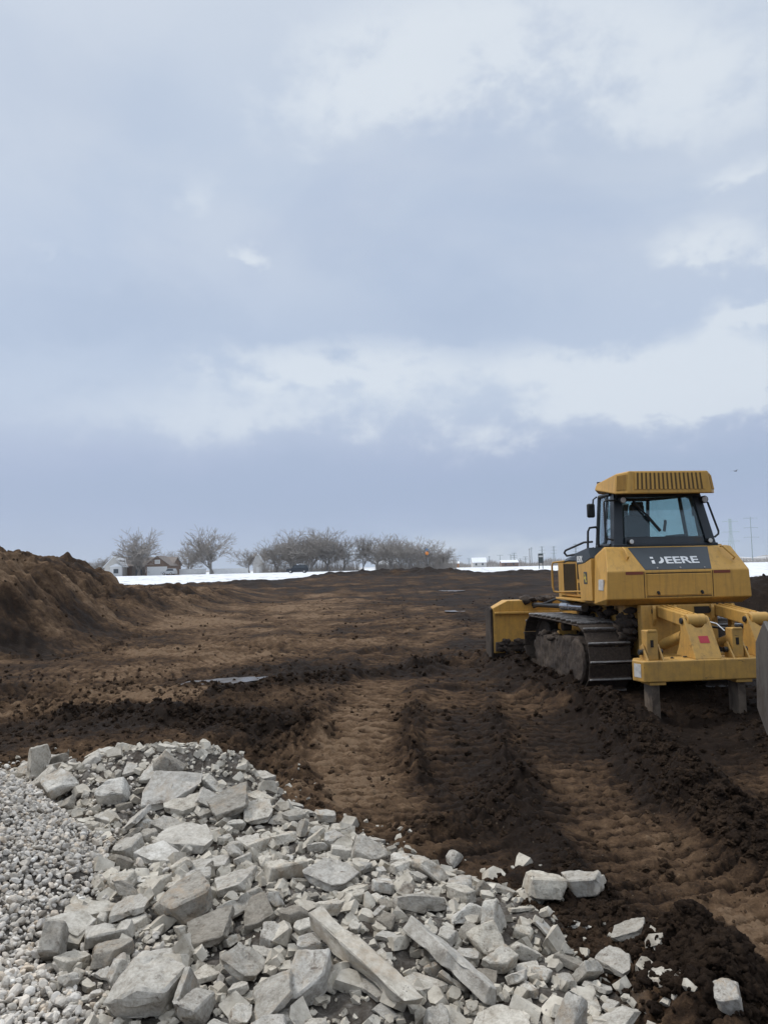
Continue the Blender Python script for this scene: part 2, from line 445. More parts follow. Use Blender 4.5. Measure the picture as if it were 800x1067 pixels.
def bump(t, b, height, strength=.4, dist=.01):
    n = t.nodes.new('ShaderNodeBump'); n.inputs['Strength'].default_value = strength; n.inputs['Distance'].default_value = dist
    t.links.new(height, n.inputs['Height']); t.links.new(n.outputs[0], b.inputs['Normal'])
    return n


def simple(name, col, rough=.6, metal=0.0, var=.15, nscale=6.0, bstr=0.0, dirt=0.0, dirtcol=(.06, .043, .03)):
    """a plain colour with uneven tone and, if asked, splashes of dried mud"""
    m, t, b = new_mat(name)
    v = coords(t)
    n = noise_(t, v, nscale, 5, .6)
    r = ramp(t, [(.25, tuple(c * (1 - var) for c in col)), (.75, tuple(min(1, c * (1 + var)) for c in col))])
    t.links.new(n, r.inputs[0]); c = r.outputs[0]
    b.inputs['Roughness'].default_value = rough; b.inputs['Metallic'].default_value = metal
    if dirt > 0:
        d1 = noise_(t, v, nscale * .35, 9, .72, .4)
        dr = ramp(t, [(.62 - dirt * .38, 0), (.72 - dirt * .30, 1)])
        t.links.new(d1, dr.inputs[0])
        c = mixc(t, math_(t, 'MULTIPLY', dr.outputs[0], .85), c, dirtcol)
        rr = math_(t, 'MULTIPLY_ADD', dr.outputs[0], .9 - rough, rough); t.links.new(rr, b.inputs['Roughness'])
        if metal: t.links.new(math_(t, 'MULTIPLY_ADD', dr.outputs[0], -metal, metal), b.inputs['Metallic'])
    if bstr > 0: bump(t, b, noise_(t, v, nscale * 5, 5, .6), bstr, .01)
    t.links.new(c, b.inputs['Base Color'])
    return m


def mat_ground():
    m, t, b = new_mat('ground_earth')
    tc = t.nodes.new('ShaderNodeTexCoord'); v = tc.outputs['Object']
    at = lambda n: mk(t, 'ShaderNodeAttribute', attribute_name=n).outputs['Fac']
    soil_tone, rub, snow = at('soil_tone'), at('rub'), at('snow')
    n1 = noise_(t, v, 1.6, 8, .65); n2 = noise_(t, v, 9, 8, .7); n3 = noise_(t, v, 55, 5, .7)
    d = math_(t, 'ADD', soil_tone, math_(t, 'MULTIPLY', math_(t, 'SUBTRACT', n1, .5), .55))
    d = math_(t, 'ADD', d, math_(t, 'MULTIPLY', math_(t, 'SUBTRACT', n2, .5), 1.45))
    d = math_(t, 'ADD', d, math_(t, 'MULTIPLY', math_(t, 'SUBTRACT', n3, .5), .75))
    d = math_(t, 'ADD', d, math_(t, 'MULTIPLY', math_(t, 'SUBTRACT', noise_(t, v, 3.4, 9, .74), .5), .75))
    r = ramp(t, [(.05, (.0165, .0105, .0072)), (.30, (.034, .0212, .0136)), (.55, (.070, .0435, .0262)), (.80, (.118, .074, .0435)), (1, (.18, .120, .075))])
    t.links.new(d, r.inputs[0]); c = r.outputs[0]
    # pale grit and crumbs
    vo = t.nodes.new('ShaderNodeTexVoronoi'); vo.inputs['Scale'].default_value = 26; t.links.new(v, vo.inputs['Vector'])
    g = ramp(t, [(0.0, 1), (.10, 1), (.14, 0)]); t.links.new(vo.outputs['Distance'], g.inputs[0])
    gs = ramp(t, [(.80, 0), (.82, 1)]); sp = t.nodes.new('ShaderNodeSeparateColor'); t.links.new(vo.outputs['Color'], sp.inputs[0]); t.links.new(sp.outputs[0], gs.inputs[0])
    c = mixc(t, math_(t, 'MULTIPLY', math_(t, 'MULTIPLY', g.outputs[0], gs.outputs[0]), .55), c, (.20, .16, .12))
    # crushed concrete between the chunks
    rc = ramp(t, [(.3, (.04, .032, .026)), (.50, (.12, .108, .094)), (.72, (.30, .283, .26))]); t.links.new(noise_(t, v, 14, 8, .7), rc.inputs[0])
    rf = math_(t, 'MULTIPLY', rub, math_(t, 'MULTIPLY_ADD', n2, 2.4, -.45), clamp=True)
    c = mixc(t, rf, c, rc.outputs[0])
    # old snow with stubble showing through
    sn = ramp(t, [(.34, (.26, .22, .18)), (.46, (.74, .76, .79)), (1, (.80, .82, .85))])
    vs = coords(t, 'Object', (1, .35, 1)); t.links.new(noise_(t, vs, .55, 9, .68), sn.inputs[0])
    c = mixc(t, snow, c, sn.outputs[0])
    t.links.new(c, b.inputs['Base Color'])
    ro = ramp(t, [(.12, .7), (.45, .95), (1, 1)]); t.links.new(d, ro.inputs[0]); t.links.new(ro.outputs[0], b.inputs['Roughness'])
    b.inputs['Specular IOR Level'].default_value = .07
    hsum = math_(t, 'ADD', math_(t, 'MULTIPLY', n2, .8), math_(t, 'MULTIPLY', n3, .5))
    hsum = math_(t, 'ADD', hsum, math_(t, 'MULTIPLY', noise_(t, v, 140, 3, .7), .25))
    bump(t, b, hsum, .9, .035)
    return m


def mat_concrete():
    m, t, b = new_mat('broken_concrete')
    v = coords(t)
    oi = mk(t, 'ShaderNodeObjectInfo')
    va = t.nodes.new('ShaderNodeVectorMath'); va.operation = 'ADD'
    t.links.new(v, va.inputs[0])
    cb = mk(t, 'ShaderNodeCombineXYZ'); rnd = oi.outputs['Random']
    t.links.new(math_(t, 'MULTIPLY', rnd, 37), cb.inputs[0]); t.links.new(math_(t, 'MULTIPLY', rnd, 11), cb.inputs[1])
    t.links.new(cb.outputs[0], va.inputs[1]); v = va.outputs[0]
    n1 = noise_(t, v, 3.5, 7, .65); n2 = noise_(t, v, 16, 7, .7); n3 = noise_(t, v, 60, 4, .7)
    s = math_(t, 'ADD', math_(t, 'MULTIPLY', n1, .5), math_(t, 'MULTIPLY', n2, .5))
    r = ramp(t, [(.32, (.20, .180, .150)), (.45, (.385, .360, .318)), (.57, (.54, .516, .468)), (.75, (.68, .66, .615))]); t.links.new(s, r.inputs[0])
    c = r.outputs[0]
    tone = ramp(t, [(0, (.50, .47, .43)), (.2, (.74, .72, .69)), (.5, (.92, .91, .90)), (.75, (1.0, .96, .89)), (1, (1.08, 1.08, 1.08))]); t.links.new(rnd, tone.inputs[0])
    c = mixc(t, 1.0, c, tone.outputs[0], 'MULTIPLY')
    # tan staining on some faces
    st = ramp(t, [(.50, 0), (.66, 1)]); t.links.new(noise_(t, v, 2.2, 6, .65, .6), st.inputs[0])
    r2 = math_(t, 'FRACT', math_(t, 'MULTIPLY', rnd, 7.31))
    so = ramp(t, [(.3, .1), (.8, .75)]); t.links.new(r2, so.inputs[0])
    c = mixc(t, math_(t, 'MULTIPLY', st.outputs[0], so.outputs[0]), c, (.36, .275, .19))
    # mud smears
    md = ramp(t, [(.58, 0), (.68, 1)]); t.links.new(noise_(t, v, 4.2, 8, .7, .3), md.inputs[0])
    c = mixc(t, math_(t, 'MULTIPLY', md.outputs[0], .8), c, (.085, .060, .042))
    # small dark voids
    vo = t.nodes.new('ShaderNodeTexVoronoi'); vo.inputs['Scale'].default_value = 34; t.links.new(v, vo.inputs['Vector'])
    p = ramp(t, [(.10, 1), (.20, 0)]); t.links.new(vo.outputs['Distance'], p.inputs[0])
    pm = ramp(t, [(.50, 0), (.62, 1)]); t.links.new(noise_(t, v, 5, 3), pm.inputs[0])
    pit = math_(t, 'MULTIPLY', p.outputs[0], pm.outputs[0])
    c = mixc(t, math_(t, 'MULTIPLY', pit, .7), c, (.12, .11, .10))
    t.links.new(c, b.inputs['Base Color'])
    b.inputs['Roughness'].default_value = .92; b.inputs['Specular IOR Level'].default_value = .25
    h = math_(t, 'ADD', math_(t, 'MULTIPLY', n2, 1.0), math_(t, 'MULTIPLY', n3, .45))
    h = math_(t, 'SUBTRACT', h, math_(t, 'MULTIPLY', pit, .5))
    bump(t, b, h, .55, .012)
    return m


def mat_pebble():
    m, t, b = new_mat('pebble_stone')
    v = coords(t)
    g = mk(t, 'ShaderNodeNewGeometry'); rnd = g.outputs['Random Per Island']
    r = ramp(t, [(0, (.23, .20, .165)), (.12, (.42, .38, .325)), (.42, (.61, .56, .49)), (.6, (.49, .455, .41)), (.75, (.70, .655, .59)), (.9, (.58, .48, .37)), (1, (.80, .77, .71))]); t.links.new(rnd, r.inputs[0])
    n = noise_(t, v, 60, 5, .65)
    n2 = noise_(t, v, 1.1, 4, .6)
    rr = ramp(t, [(.3, .72), (.7, 1.12)]); t.links.new(n, rr.inputs[0])
    r3 = ramp(t, [(.35, .80), (.65, 1.05)]); t.links.new(n2, r3.inputs[0])
    c = mixc(t, 1.0, mixc(t, 1.0, r.outputs[0], rr.outputs[0], 'MULTIPLY'), r3.outputs[0], 'MULTIPLY')
    t.links.new(c, b.inputs['Base Color']); b.inputs['Roughness'].default_value = .85; b.inputs['Specular IOR Level'].default_value = .3
    bump(t, b, noise_(t, v, 150, 3, .6), .3, .004)
    return m


def mat_clod():
    m, t, b = new_mat('mud_clod')
    v = coords(t)
    g = mk(t, 'ShaderNodeNewGeometry'); rnd = g.outputs['Random Per Island']
    n = noise_(t, v, 22, 7, .7)
    s = math_(t, 'ADD', math_(t, 'MULTIPLY', rnd, .30), math_(t, 'MULTIPLY', n, .45))
    s = math_(t, 'ADD', s, math_(t, 'MULTIPLY', mk(t, 'ShaderNodeAttribute', attribute_name='soil_tone').outputs['Fac'], .55))
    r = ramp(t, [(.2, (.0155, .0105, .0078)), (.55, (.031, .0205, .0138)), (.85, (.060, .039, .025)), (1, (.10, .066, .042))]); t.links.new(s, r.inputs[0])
    t.links.new(r.outputs[0], b.inputs['Base Color']); b.inputs['Roughness'].default_value = 1; b.inputs['Specular IOR Level'].default_value = .06
    bump(t, b, noise_(t, v, 70, 5, .7), .8, .015)
    return m


def mat_paint(name, col, wear=.35):
    m, t, b = new_mat(name)
    v = coords(t)
    n1 = noise_(t, v, 1.7, 5, .55); n2 = noise_(t, v, 11, 8, .7)
    r = ramp(t, [(.3, tuple(c * .86 for c in col)), (.7, tuple(min(1, c * 1.08) for c in col))]); t.links.new(n1, r.inputs[0])
    c = r.outputs[0]
    # film of dust, denser low down on the machine
    sp = mk(t, 'ShaderNodeSeparateXYZ'); t.links.new(v, sp.inputs[0])
    low = ramp(t, [(.30, 1), (.58, .50), (.8, .32), (1, .25)]); t.links.new(math_(t, 'MULTIPLY', sp.outputs[2], .45), low.inputs[0])
    ds = ramp(t, [(.40, 0), (.72, 1)]); t.links.new(math_(t, 'ADD', math_(t, 'MULTIPLY', n2, .55), math_(t, 'MULTIPLY', n1, .45)), ds.inputs[0])
    c = mixc(t, math_(t, 'MULTIPLY', math_(t, 'MULTIPLY', ds.outputs[0], low.outputs[0]), .75), c, (.17, .115, .062))
    # rain-washed streaks of dirt
    sv = coords(t, 'Object', (9, 9, .7)); sk = ramp(t, [(.50, 0), (.70, 1)]); t.links.new(noise_(t, sv, 2.2, 7, .65), sk.inputs[0])
    c = mixc(t, math_(t, 'MULTIPLY', sk.outputs[0], .38), c, (.15, .098, .048))
    # scuffs down to dark metal
    sc = ramp(t, [(.675 - wear * .06, 0), (.695 - wear * .06, 1)]); t.links.new(noise_(t, coords(t, 'Object', (1, 1, 2.5)), 7, 9, .72, .3), sc.inputs[0])
    c = mixc(t, math_(t, 'MULTIPLY', math_(t, 'MULTIPLY', sc.outputs[0], low.outputs[0]), .85 * min(1, wear * 2)), c, (.045, .034, .026))
    t.links.new(c, b.inputs['Base Color'])
    ro = math_(t, 'MULTIPLY_ADD', n2, .28, .34); t.links.new(ro, b.inputs['Roughness'])
    b.inputs['Specular IOR Level'].default_value = .35
    bump(t, b, n2, .08, .01)
    return m


def mat_glass(name, tint=(.76, .86, .86), clear=.02):
    m, t, b = new_mat(name)
    t.nodes.remove(b)
    tr = mk(t, 'ShaderNodeBsdfTransparent'); tr.inputs[0].default_value = (*tint, 1)
    gl = mk(t, 'ShaderNodeBsdfGlossy'); gl.inputs['Roughness'].default_value = .03; gl.inputs[0].default_value = (.9, .95, 1, 1)
    df = mk(t, 'ShaderNodeBsdfDiffuse'); df.inputs[0].default_value = (.42, .46, .45, 1)
    n = noise_(t, coords(t), 5, 7, .7)
    dr = ramp(t, [(.40, .01), (.75, .06)]); t.links.new(n, dr.inputs[0])
    lw = mk(t, 'ShaderNodeLayerWeight'); lw.inputs[0].default_value = .5
    fr = math_(t, 'MULTIPLY', math_(t, 'POWER', lw.outputs['Facing'], 4.0), .8)
    m1 = mk(t, 'ShaderNodeMixShader'); t.links.new(math_(t, 'MULTIPLY_ADD', fr, 1.0, clear + .03), m1.inputs[0])
    t.links.new(tr.outputs[0], m1.inputs[1]); t.links.new(gl.outputs[0], m1.inputs[2])
    m2 = mk(t, 'ShaderNodeMixShader'); t.links.new(dr.outputs[0], m2.inputs[0])
    t.links.new(m1.outputs[0], m2.inputs[1]); t.links.new(df.outputs[0], m2.inputs[2])
    t.links.new(m2.outputs[0], t.nodes['Material Output'].inputs[0])
    return m


MG = mat_ground(); MC = mat_concrete(); MP = mat_pebble(); MCL = mat_clod()
YEL = mat_paint('machine_yellow', (.60, .335, .072), .35)
YEL2 = mat_paint('ripper_yellow', (.57, .325, .078), .6)
NAVY = simple('cab_charcoal', (.016, .022, .028), .42, 0, .2, 5, 0, .12, (.07, .058, .045))
PANEL = simple('panel_slate', (.022, .033, .043), .38, 0, .12, 5, 0, .10, (.07, .06, .05))
BLK = simple('black_rubber', (.012, .013, .014), .55, 0, .2, 9)
def mat_shoe():
    m, t, b = new_mat('track_shoe_steel'); v = coords(t); sp = mk(t, 'ShaderNodeSeparateXYZ'); t.links.new(v, sp.inputs[0])
    oi = mk(t, 'ShaderNodeObjectInfo'); va = t.nodes.new('ShaderNodeVectorMath'); va.operation = 'ADD'; t.links.new(v, va.inputs[0])
    t.links.new(math_(t, 'MULTIPLY', oi.outputs['Random'], 23), va.inputs[1]); v = va.outputs[0]
    n = noise_(t, v, 7, 9, .7, .3); n2 = noise_(t, v, 30, 5, .7)
    md = ramp(t, [(.28, (.020, .014, .010)), (.6, (.060, .043, .031)), (.8, (.095, .07, .052))]); t.links.new(n2, md.inputs[0])
    edge = ramp(t, [(.40, 0), (.72, 1)]); t.links.new(math_(t, 'ADD', math_(t, 'MULTIPLY', sp.outputs[2], 13.0), math_(t, 'MULTIPLY_ADD', n, 1.1, -.62)), edge.inputs[0])
    c = mixc(t, edge.outputs[0], md.outputs[0], (.36, .35, .34)); t.links.new(c, b.inputs['Base Color'])
    t.links.new(math_(t, 'MULTIPLY', edge.outputs[0], .85), b.inputs['Metallic']); t.links.new(math_(t, 'MULTIPLY_ADD', edge.outputs[0], -.6, .92), b.inputs['Roughness'])
    bump(t, b, math_(t, 'ADD', n, n2), .8, .02)
    return m


STEEL = mat_shoe()
_OLD = simple('link_steel', (.24, .225, .21), .36, .9, .35, 14, .6, .62, (.034, .024, .018))
MUDST = simple('muddy_steel', (.060, .043, .031), .95, 0, .55, 6, 1.0, .5, (.024, .016, .012))
PLATE = simple('worn_grey_steel', (.105, .095, .086), .62, .25, .25, 5, .35, .38, (.045, .032, .024))
SHANK = simple('shank_steel', (.15, .115, .085), .7, .2, .3, 7, .3, .30, (.05, .035, .025))
VENT = simple('vent_mesh', (.125, .078, .030), .85, 0, .2, 60, .5)
VENTD = simple('vent_dark', (.022, .016, .011), .9)
RED = simple('red_sticker', (.42, .02, .035), .5, 0, .1)
BRN = simple('reflector_strip', (.20, .05, .022), .45, 0, .15)
WHT = simple('white_lettering', (.78, .79, .78), .5, 0, .06)
DECAL = simple('grey_decal', (.50, .49, .47), .6, 0, .3, 20)
LENS = simple('lamp_lens', (.62, .62, .60), .2, 0, .1)
CHROME = simple('cylinder_rod', (.45, .46, .48), .25, .9, .15, 8, 0, .2)
GLASS = mat_glass('cab_glass'); SGLASS = mat_glass('side_glass', (.72, .80, .81), .10)
SEAT = simple('seat_cloth', (.022, .024, .027), .85, 0, .2, 9)
WATER, _t, _b = new_mat('puddle_water')
_b.inputs['Base Color'].default_value = (.055, .042, .032, 1); _b.inputs['Specular IOR Level'].default_value = .6
_rr = ramp(_t, [(.35, .22), (.7, .6)]); _t.links.new(noise_(_t, coords(_t), 3, 6, .6), _rr.inputs[0]); _t.links.new(_rr.outputs[0], _b.inputs['Roughness'])
bump(_t, _b, noise_(_t, coords(_t), 9, 4, .6), .25, .02)

# ------------------------------------------------------------------ the ground: one sheet from the feet to the horizon
def build_ground():
    a_in = np.linspace(R(-40), R(40), 900)
    a_l = R(-40) - np.cumsum(np.geomspace(R(.2), R(14), 32)); a_l = a_l[a_l > R(-180)]
    a_r = -a_l[::-1]
    az = np.concatenate([a_l[::-1], a_in, a_r[::-1]])
    az = np.sort(az)
    r = np.concatenate([[.01, .4, .8, 1.2, 1.5, 1.8], np.geomspace(2.0, 95, 860), np.geomspace(97, 320, 60), np.geomspace(340, 3000, 24)])
    A, RR = np.meshgrid(az, r)
    X, Y = RR * np.sin(A), RR * np.cos(A)
    dr = np.gradient(r)[:, None] * np.ones_like(A); da = np.gradient(az)[None, :] * RR
    cell = np.maximum(np.maximum(dr * .55, da), .008)
    Z, soil_tone, rub, snow = terrain(X, Y, cell)
    n, m = X.shape
    v = np.stack([X, Y, Z], -1).reshape(-1, 3)
    ids = np.arange(n * m).reshape(n, m)
    f = np.stack([ids[:-1, :-1], ids[:-1, 1:], ids[1:, 1:], ids[1:, :-1]], -1).reshape(-1, 4)
    # close the seam behind the camera and the centre
    seam = np.stack([ids[:-1, -1], ids[:-1, 0], ids[1:, 0], ids[1:, -1]], -1)
    f = np.concatenate([f, seam])[:, ::-1]
    me = np_mesh('ground', v, f, MG)
    for nm, arr in (('soil_tone', soil_tone), ('rub', rub), ('snow', snow)):
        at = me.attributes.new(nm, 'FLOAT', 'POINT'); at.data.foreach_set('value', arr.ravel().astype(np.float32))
    o = link('ground', me); tag(o, 'churned brown earth of a graded site with snow fields beyond', None, None, 'structure')
    return o


build_ground()


def puddle(pts, dz=.0, seed=0):
    rng = random.Random(seed)
    cx = sum(p[0] for p in pts) / len(pts); cy = sum(p[1] for p in pts) / len(pts)
    out = []
    n = 40
    for i in range(n):
        t = i / n * len(pts); k = int(t); fr = t - k
        a, b_ = pts[k % len(pts)], pts[(k + 1) % len(pts)]
        x, y = a[0] + (b_[0] - a[0]) * fr, a[1] + (b_[1] - a[1]) * fr
        s = 1 + rng.uniform(-.16, .10)
        out.append((cx + (x - cx) * s, cy + (y - cy) * s))
    zs = terrain(np.array([p[0] for p in out]), np.array([p[1] for p in out]), np.full(n, .25))[0]
    z = float(np.median(zs)) + dz
    v = [(cx, cy, z)] + [(x, y, z) for x, y in out]
    f = [(0, 1 + i, 1 + (i + 1) % n) for i in range(n)]
    o = link('puddle_water', np_mesh('puddle_water', v, f, WATER)); o['kind'] = 'structure'


puddle([(-3.35, 11.0), (-3.1, 11.9), (-2.3, 12.25), (-1.7, 12.1), (-2.3, 11.5), (-2.9, 11.05)], .015, 1)
for k, (px, py, rx, ry) in enumerate([(2.6, 28.5, .42, .6), (4.6, 52, .9, 2.0)]):
    puddle([(px + rx * math.cos(a), py + ry * math.sin(a)) for a in np.linspace(0, 6.28, 9)[:-1]], .01, k + 4)


# ------------------------------------------------------------------ mesh builder
class MB:
    def __init__(s): s.v = []; s.f = []

    def add(s, vs, fs):
        b = len(s.v); s.v += [tuple(p) for p in vs]; s.f += [tuple(i + b for i in q) for q in fs]
        return s

    def box(s, x0, x1, y0, y1, z0, z1, M=None):
        vs = [Vector((x, y, z)) for z in (z0, z1) for y in (y0, y1) for x in (x0, x1)]
        if M is not None: vs = [M @ p for p in vs]
        return s.add(vs, [(0, 2, 3, 1), (4, 5, 7, 6), (0, 1, 5, 4), (1, 3, 7, 5), (3, 2, 6, 7), (2, 0, 4, 6)])

    def prism(s, poly, axis, a, b):
        """a polygon in the two other axes, extruded along axis from a to b (a, b numbers or functions of the point)"""
        n = len(poly); vs = []
        for w in (a, b):
            for p in poly:
                q = w(p) if callable(w) else w
                vs.append({'x': (q, p[0], p[1]), 'y': (p[0], q, p[1]), 'z': (p[0], p[1], q)}[axis])
        return s.add(vs, [tuple(range(n))[::-1], tuple(range(n, 2 * n))] + [(i, (i + 1) % n, n + (i + 1) % n, n + i) for i in range(n)])

    def cyl(s, p0, p1, r0, r1=None, n=14, caps=True):
        r1 = r0 if r1 is None else r1
        p0, p1 = Vector(p0), Vector(p1); d = (p1 - p0).normalized()
        u = d.orthogonal().normalized(); w = d.cross(u)
        vs = []
        for p, r in ((p0, r0), (p1, r1)):
            vs += [p + (u * math.cos(2 * math.pi * i / n) + w * math.sin(2 * math.pi * i / n)) * r for i in range(n)]
        fs = [(i, (i + 1) % n, n + (i + 1) % n, n + i) for i in range(n)]
        if caps: fs += [tuple(range(n))[::-1], tuple(range(n, 2 * n))]
        return s.add(vs, fs)

    def tube(s, pts, r, n=8):
        pts = [Vector(p) for p in pts]
        b = len(s.v); u = None
        for i, p in enumerate(pts):
            d = (pts[min(i + 1, len(pts) - 1)] - pts[max(i - 1, 0)]).normalized()
            u = d.orthogonal().normalized() if u is None else (u - d * u.dot(d)).normalized()
            w = d.cross(u)
            s.v += [tuple(p + (u * math.cos(2 * math.pi * k / n) + w * math.sin(2 * math.pi * k / n)) * r) for k in range(n)]
        for i in range(len(pts) - 1):
            s.f += [(b + i * n + k, b + i * n + (k + 1) % n, b + (i + 1) * n + (k + 1) % n, b + (i + 1) * n + k) for k in range(n)]
        s.f += [tuple(b + k for k in range(n))[::-1], tuple(b + (len(pts) - 1) * n + k for k in range(n))]
        return s

    def build(s, name, mat, parent=None, bevel=0.0, smooth=False, seg=2):
        me = bpy.data.meshes.new(name)
        me.from_pydata(s.v, [], s.f); me.update()
        bm = bmesh.new(); bm.from_mesh(me)
        bmesh.ops.recalc_face_normals(bm, faces=bm.faces[:])
        bm.to_mesh(me); bm.free()
        me.materials.append(mat)
        o = link(name, me, parent)
        if bevel > 0:
            md = o.modifiers.new('bevel', 'BEVEL'); md.width = bevel; md.segments = seg; md.limit_method = 'ANGLE'; md.angle_limit = R(32)
            md.harden_normals = False
        if smooth:
            me.polygons.foreach_set('use_smooth', [True] * len(me.polygons))
            me.set_sharp_from_angle(angle=R(40))
        return o


def arc(cx, cy, r, a0, a1, n):
    return [(cx + r * math.cos(R(a0 + (a1 - a0) * i / (n - 1))), cy + r * math.sin(R(a0 + (a1 - a0) * i / (n - 1)))) for i in range(n)]


def text_mesh(name, body, size, M, mat, parent, xs=1.0, bold=.02, depth=.003, space=1.0):
    c = bpy.data.curves.new(name, 'FONT'); c.body = body; c.size = size; c.offset = bold * size; c.extrude = depth
    c.align_x = 'LEFT'; c.space_character = space
    o = bpy.data.objects.new(name, c); COL.objects.link(o)
    dg = bpy.context.evaluated_depsgraph_get()
    me = bpy.data.meshes.new_from_object(o.evaluated_get(dg))
    bpy.data.objects.remove(o)
    me.transform(M @ Matrix.Diagonal((xs, 1, 1, 1)))
    me.materials.clear(); me.materials.append(mat)
    return link(name, me, parent)


# ------------------------------------------------------------------ the bulldozer (local axes: X right, Y forward, Z up; origin below the tank's rear face)
DZ = empty('bulldozer', (3.80, 9.7, 0.0), R(6))
tag(DZ, 'yellow crawler bulldozer seen from behind, with dark cab, tracks and ripper', 'bulldozer')


def muddy(o, amp, seed):
    """cover a part in uneven dried mud: finer faces pushed in and out"""
    me = o.data; bm = bmesh.new(); bm.from_mesh(me); o.modifiers.clear()
    bmesh.ops.triangulate(bm, faces=bm.faces[:])
    for _ in range(6):
        lg = [e for e in bm.edges if e.calc_length() > .055]
        if not lg: break
        bmesh.ops.subdivide_edges(bm, edges=lg, cuts=1); bmesh.ops.triangulate(bm, faces=[f for f in bm.faces if len(f.verts) > 3])
    bm.normal_update(); off = Vector((seed * 5.1, seed * 2.3, 0))
    nn = [v.normal.copy() for v in bm.verts]
    for v, n in zip(bm.verts, nn):
        p = v.co
        v.co = p + n * amp * (mnoise.noise(p * 4 + off) * .7 + mnoise.noise(p * 11 + off) * .6 + mnoise.noise(p * 26 + off) * .45)
    bm.to_mesh(me); bm.free(); me.polygons.foreach_set('use_smooth', [True] * len(me.polygons)); me.set_sharp_from_angle(angle=R(50))
    return o


def build_dozer():
    P = DZ
    # --- rear tank, with its upper half leaning forward
    prof = [(.14, 1.205, .93), (0, 1.285, .985), (0, 1.64, .965), (.25, 1.955, .875), (.33, 1.968, .86), (.50, 1.85, .93), (.50, 1.205, .96)]
    m = MB(); n = len(prof)
    m.add([(-h, y, z) for y, z, h in prof] + [(h, y, z) for y, z, h in prof],
          [(i, (i + 1) % n, n + (i + 1) % n, n + i) for i in range(n)] + [tuple(range(n)), tuple(range(n, 2 * n))[::-1]])
    tank = m.build('rear_tank', YEL, P, .012)
    lean = lambda z, d=.004: (z - 1.64) / .315 * .25 - d          # y of the leaning face at height z
    # seams on the rear face
    for x in (-.475, .455):
        MB().box(x - .004, x + .004, -.0025, .004, 1.295, 1.635).build('seam', VENTD, tank)
    # dark panel with the lettering
    pl = MB()
    a, b = .57, .45
    pl.add([(-b, lean(1.655, .007), 1.655), (b, lean(1.655, .007), 1.655), (a - .03, lean(1.95, .007), 1.95), (-a, lean(1.95, .007), 1.95),
            (-b, lean(1.655, -.02), 1.655), (b, lean(1.655, -.02), 1.655), (a - .03, lean(1.95, -.02), 1.95), (-a, lean(1.95, -.02), 1.95)],
           [(0, 1, 2, 3), (7, 6, 5, 4), (0, 4, 5, 1), (1, 5, 6, 2), (2, 6, 7, 3), (3, 7, 4, 0)])
    panel = pl.build('rear_panel', PANEL, P, .004)
    sl = math.atan2(.315, .25)
    T = Matrix.Translation((-.325, lean(1.735, .0095), 1.735)) @ Matrix.Rotation(sl, 4, 'X')
    text_mesh('lettering', 'EERE', .158, T @ Matrix.Translation((.185, 0, 0)), WHT, panel, 1.42, .022, .002, .98)
    # what is left of the first letter, whose stem and top are rubbed off
    for q in ([(0, .083), (.042, .083), (.042, .112), (0, .112)], [(.004, 0), (.044, 0), (.044, .058), (.004, .050)],
              [(.095, 0), (.135, .004), (.168, .030), (.176, .060), (.165, .092), (.150, .108), (.140, .098), (.142, .070), (.125, .040), (.098, .026)]):
        vs = [T @ Vector((x, y, z)) for z in (-.002, .002) for x, y in q]; k = len(q)
        MB().add(vs, [tuple(range(k)), tuple(range(k, 2 * k))[::-1]] + [(i, (i + 1) % k, k + (i + 1) % k, k + i) for i in range(k)]).build('letter_remnant', WHT, panel)
    for x in (-.28, .03, .36):
        c = Vector((x, lean(1.678, .010), 1.678)); MB().cyl(c, c + Vector((0, -.008, 0)), .010, n=8).build('screw', DECAL, panel)
    # compartment door with its two latches
    dr = MB().box(-.44, .42, -.010, .004, 1.325, 1.600).build('compartment_door', YEL, P, .006)
    for z0, z1 in ((1.606, 1.618), (1.306, 1.314)):
        MB().box(-.45, .43, -.003, .002, z0, z1).build('door_gap', VENTD, dr)
    for x in (-.30, .29):
        l = MB().cyl((x, -.008, 1.365), (x, -.022, 1.365), .018, n=10)
        l.box(x - .005, x + .022, -.026, -.016, 1.335, 1.362); l.build('latch', BLK, dr)
    for x0, x1 in ((-.72, -.485), (.47, .70)):
        MB().box(x0, x1, -.004, .004, 1.598, 1.636).build('reflector_strip', BRN, P)
    # grab bars on the sloping shoulders
    for pts in ([(-.655, .20, 1.95), (-.655, .14, 1.93), (-.64, .075, 1.83), (-.64, .105, 1.80)],
                [(.70, .20, 1.95), (.70, .14, 1.945), (.795, .035, 1.80), (.795, .075, 1.775)]):
        MB().tube(pts, .014, 7).build('grab_bar', YEL, P, 0, True)
    MB().prism([(.13, 1.40), (.31, 1.40), (.31, 1.54), (.13, 1.54)], 'x', lambda q: -(.983 - .047 * q[0] - (q[1] - 1.285) * .04) - .0025, lambda q: -.955).build('side_decal', DECAL, tank)
    # --- side panel with the number band, and the logo plate
    xs = lambda q, d=0: -.972 + (q[0] - .52) * .10 - d
    MB().prism([(.52, 1.82), (.52, 1.25), (1.10, 1.23), (1.20, 1.74), (.86, 1.76)], 'x', lambda q: xs(q), lambda q: xs(q) + .20).build('side_panel', YEL, P, .006)
    band = MB().prism([(.53, 1.83), (.86, 1.765), (1.205, 1.745), (1.36, 1.90), (.62, 1.97)], 'x', lambda q: xs(q, .003), lambda q: xs(q) + .20).build('number_band', PANEL, P)
    Tn = Matrix.Translation((xs((1.21, 0), .007), 1.21, 1.775)) @ Matrix.Rotation(R(-90 - 5.7), 4, 'Z') @ Matrix.Rotation(R(90), 4, 'X')
    text_mesh('lettering', '850K', .125, Tn, WHT, band, 1.15, .02, .002)
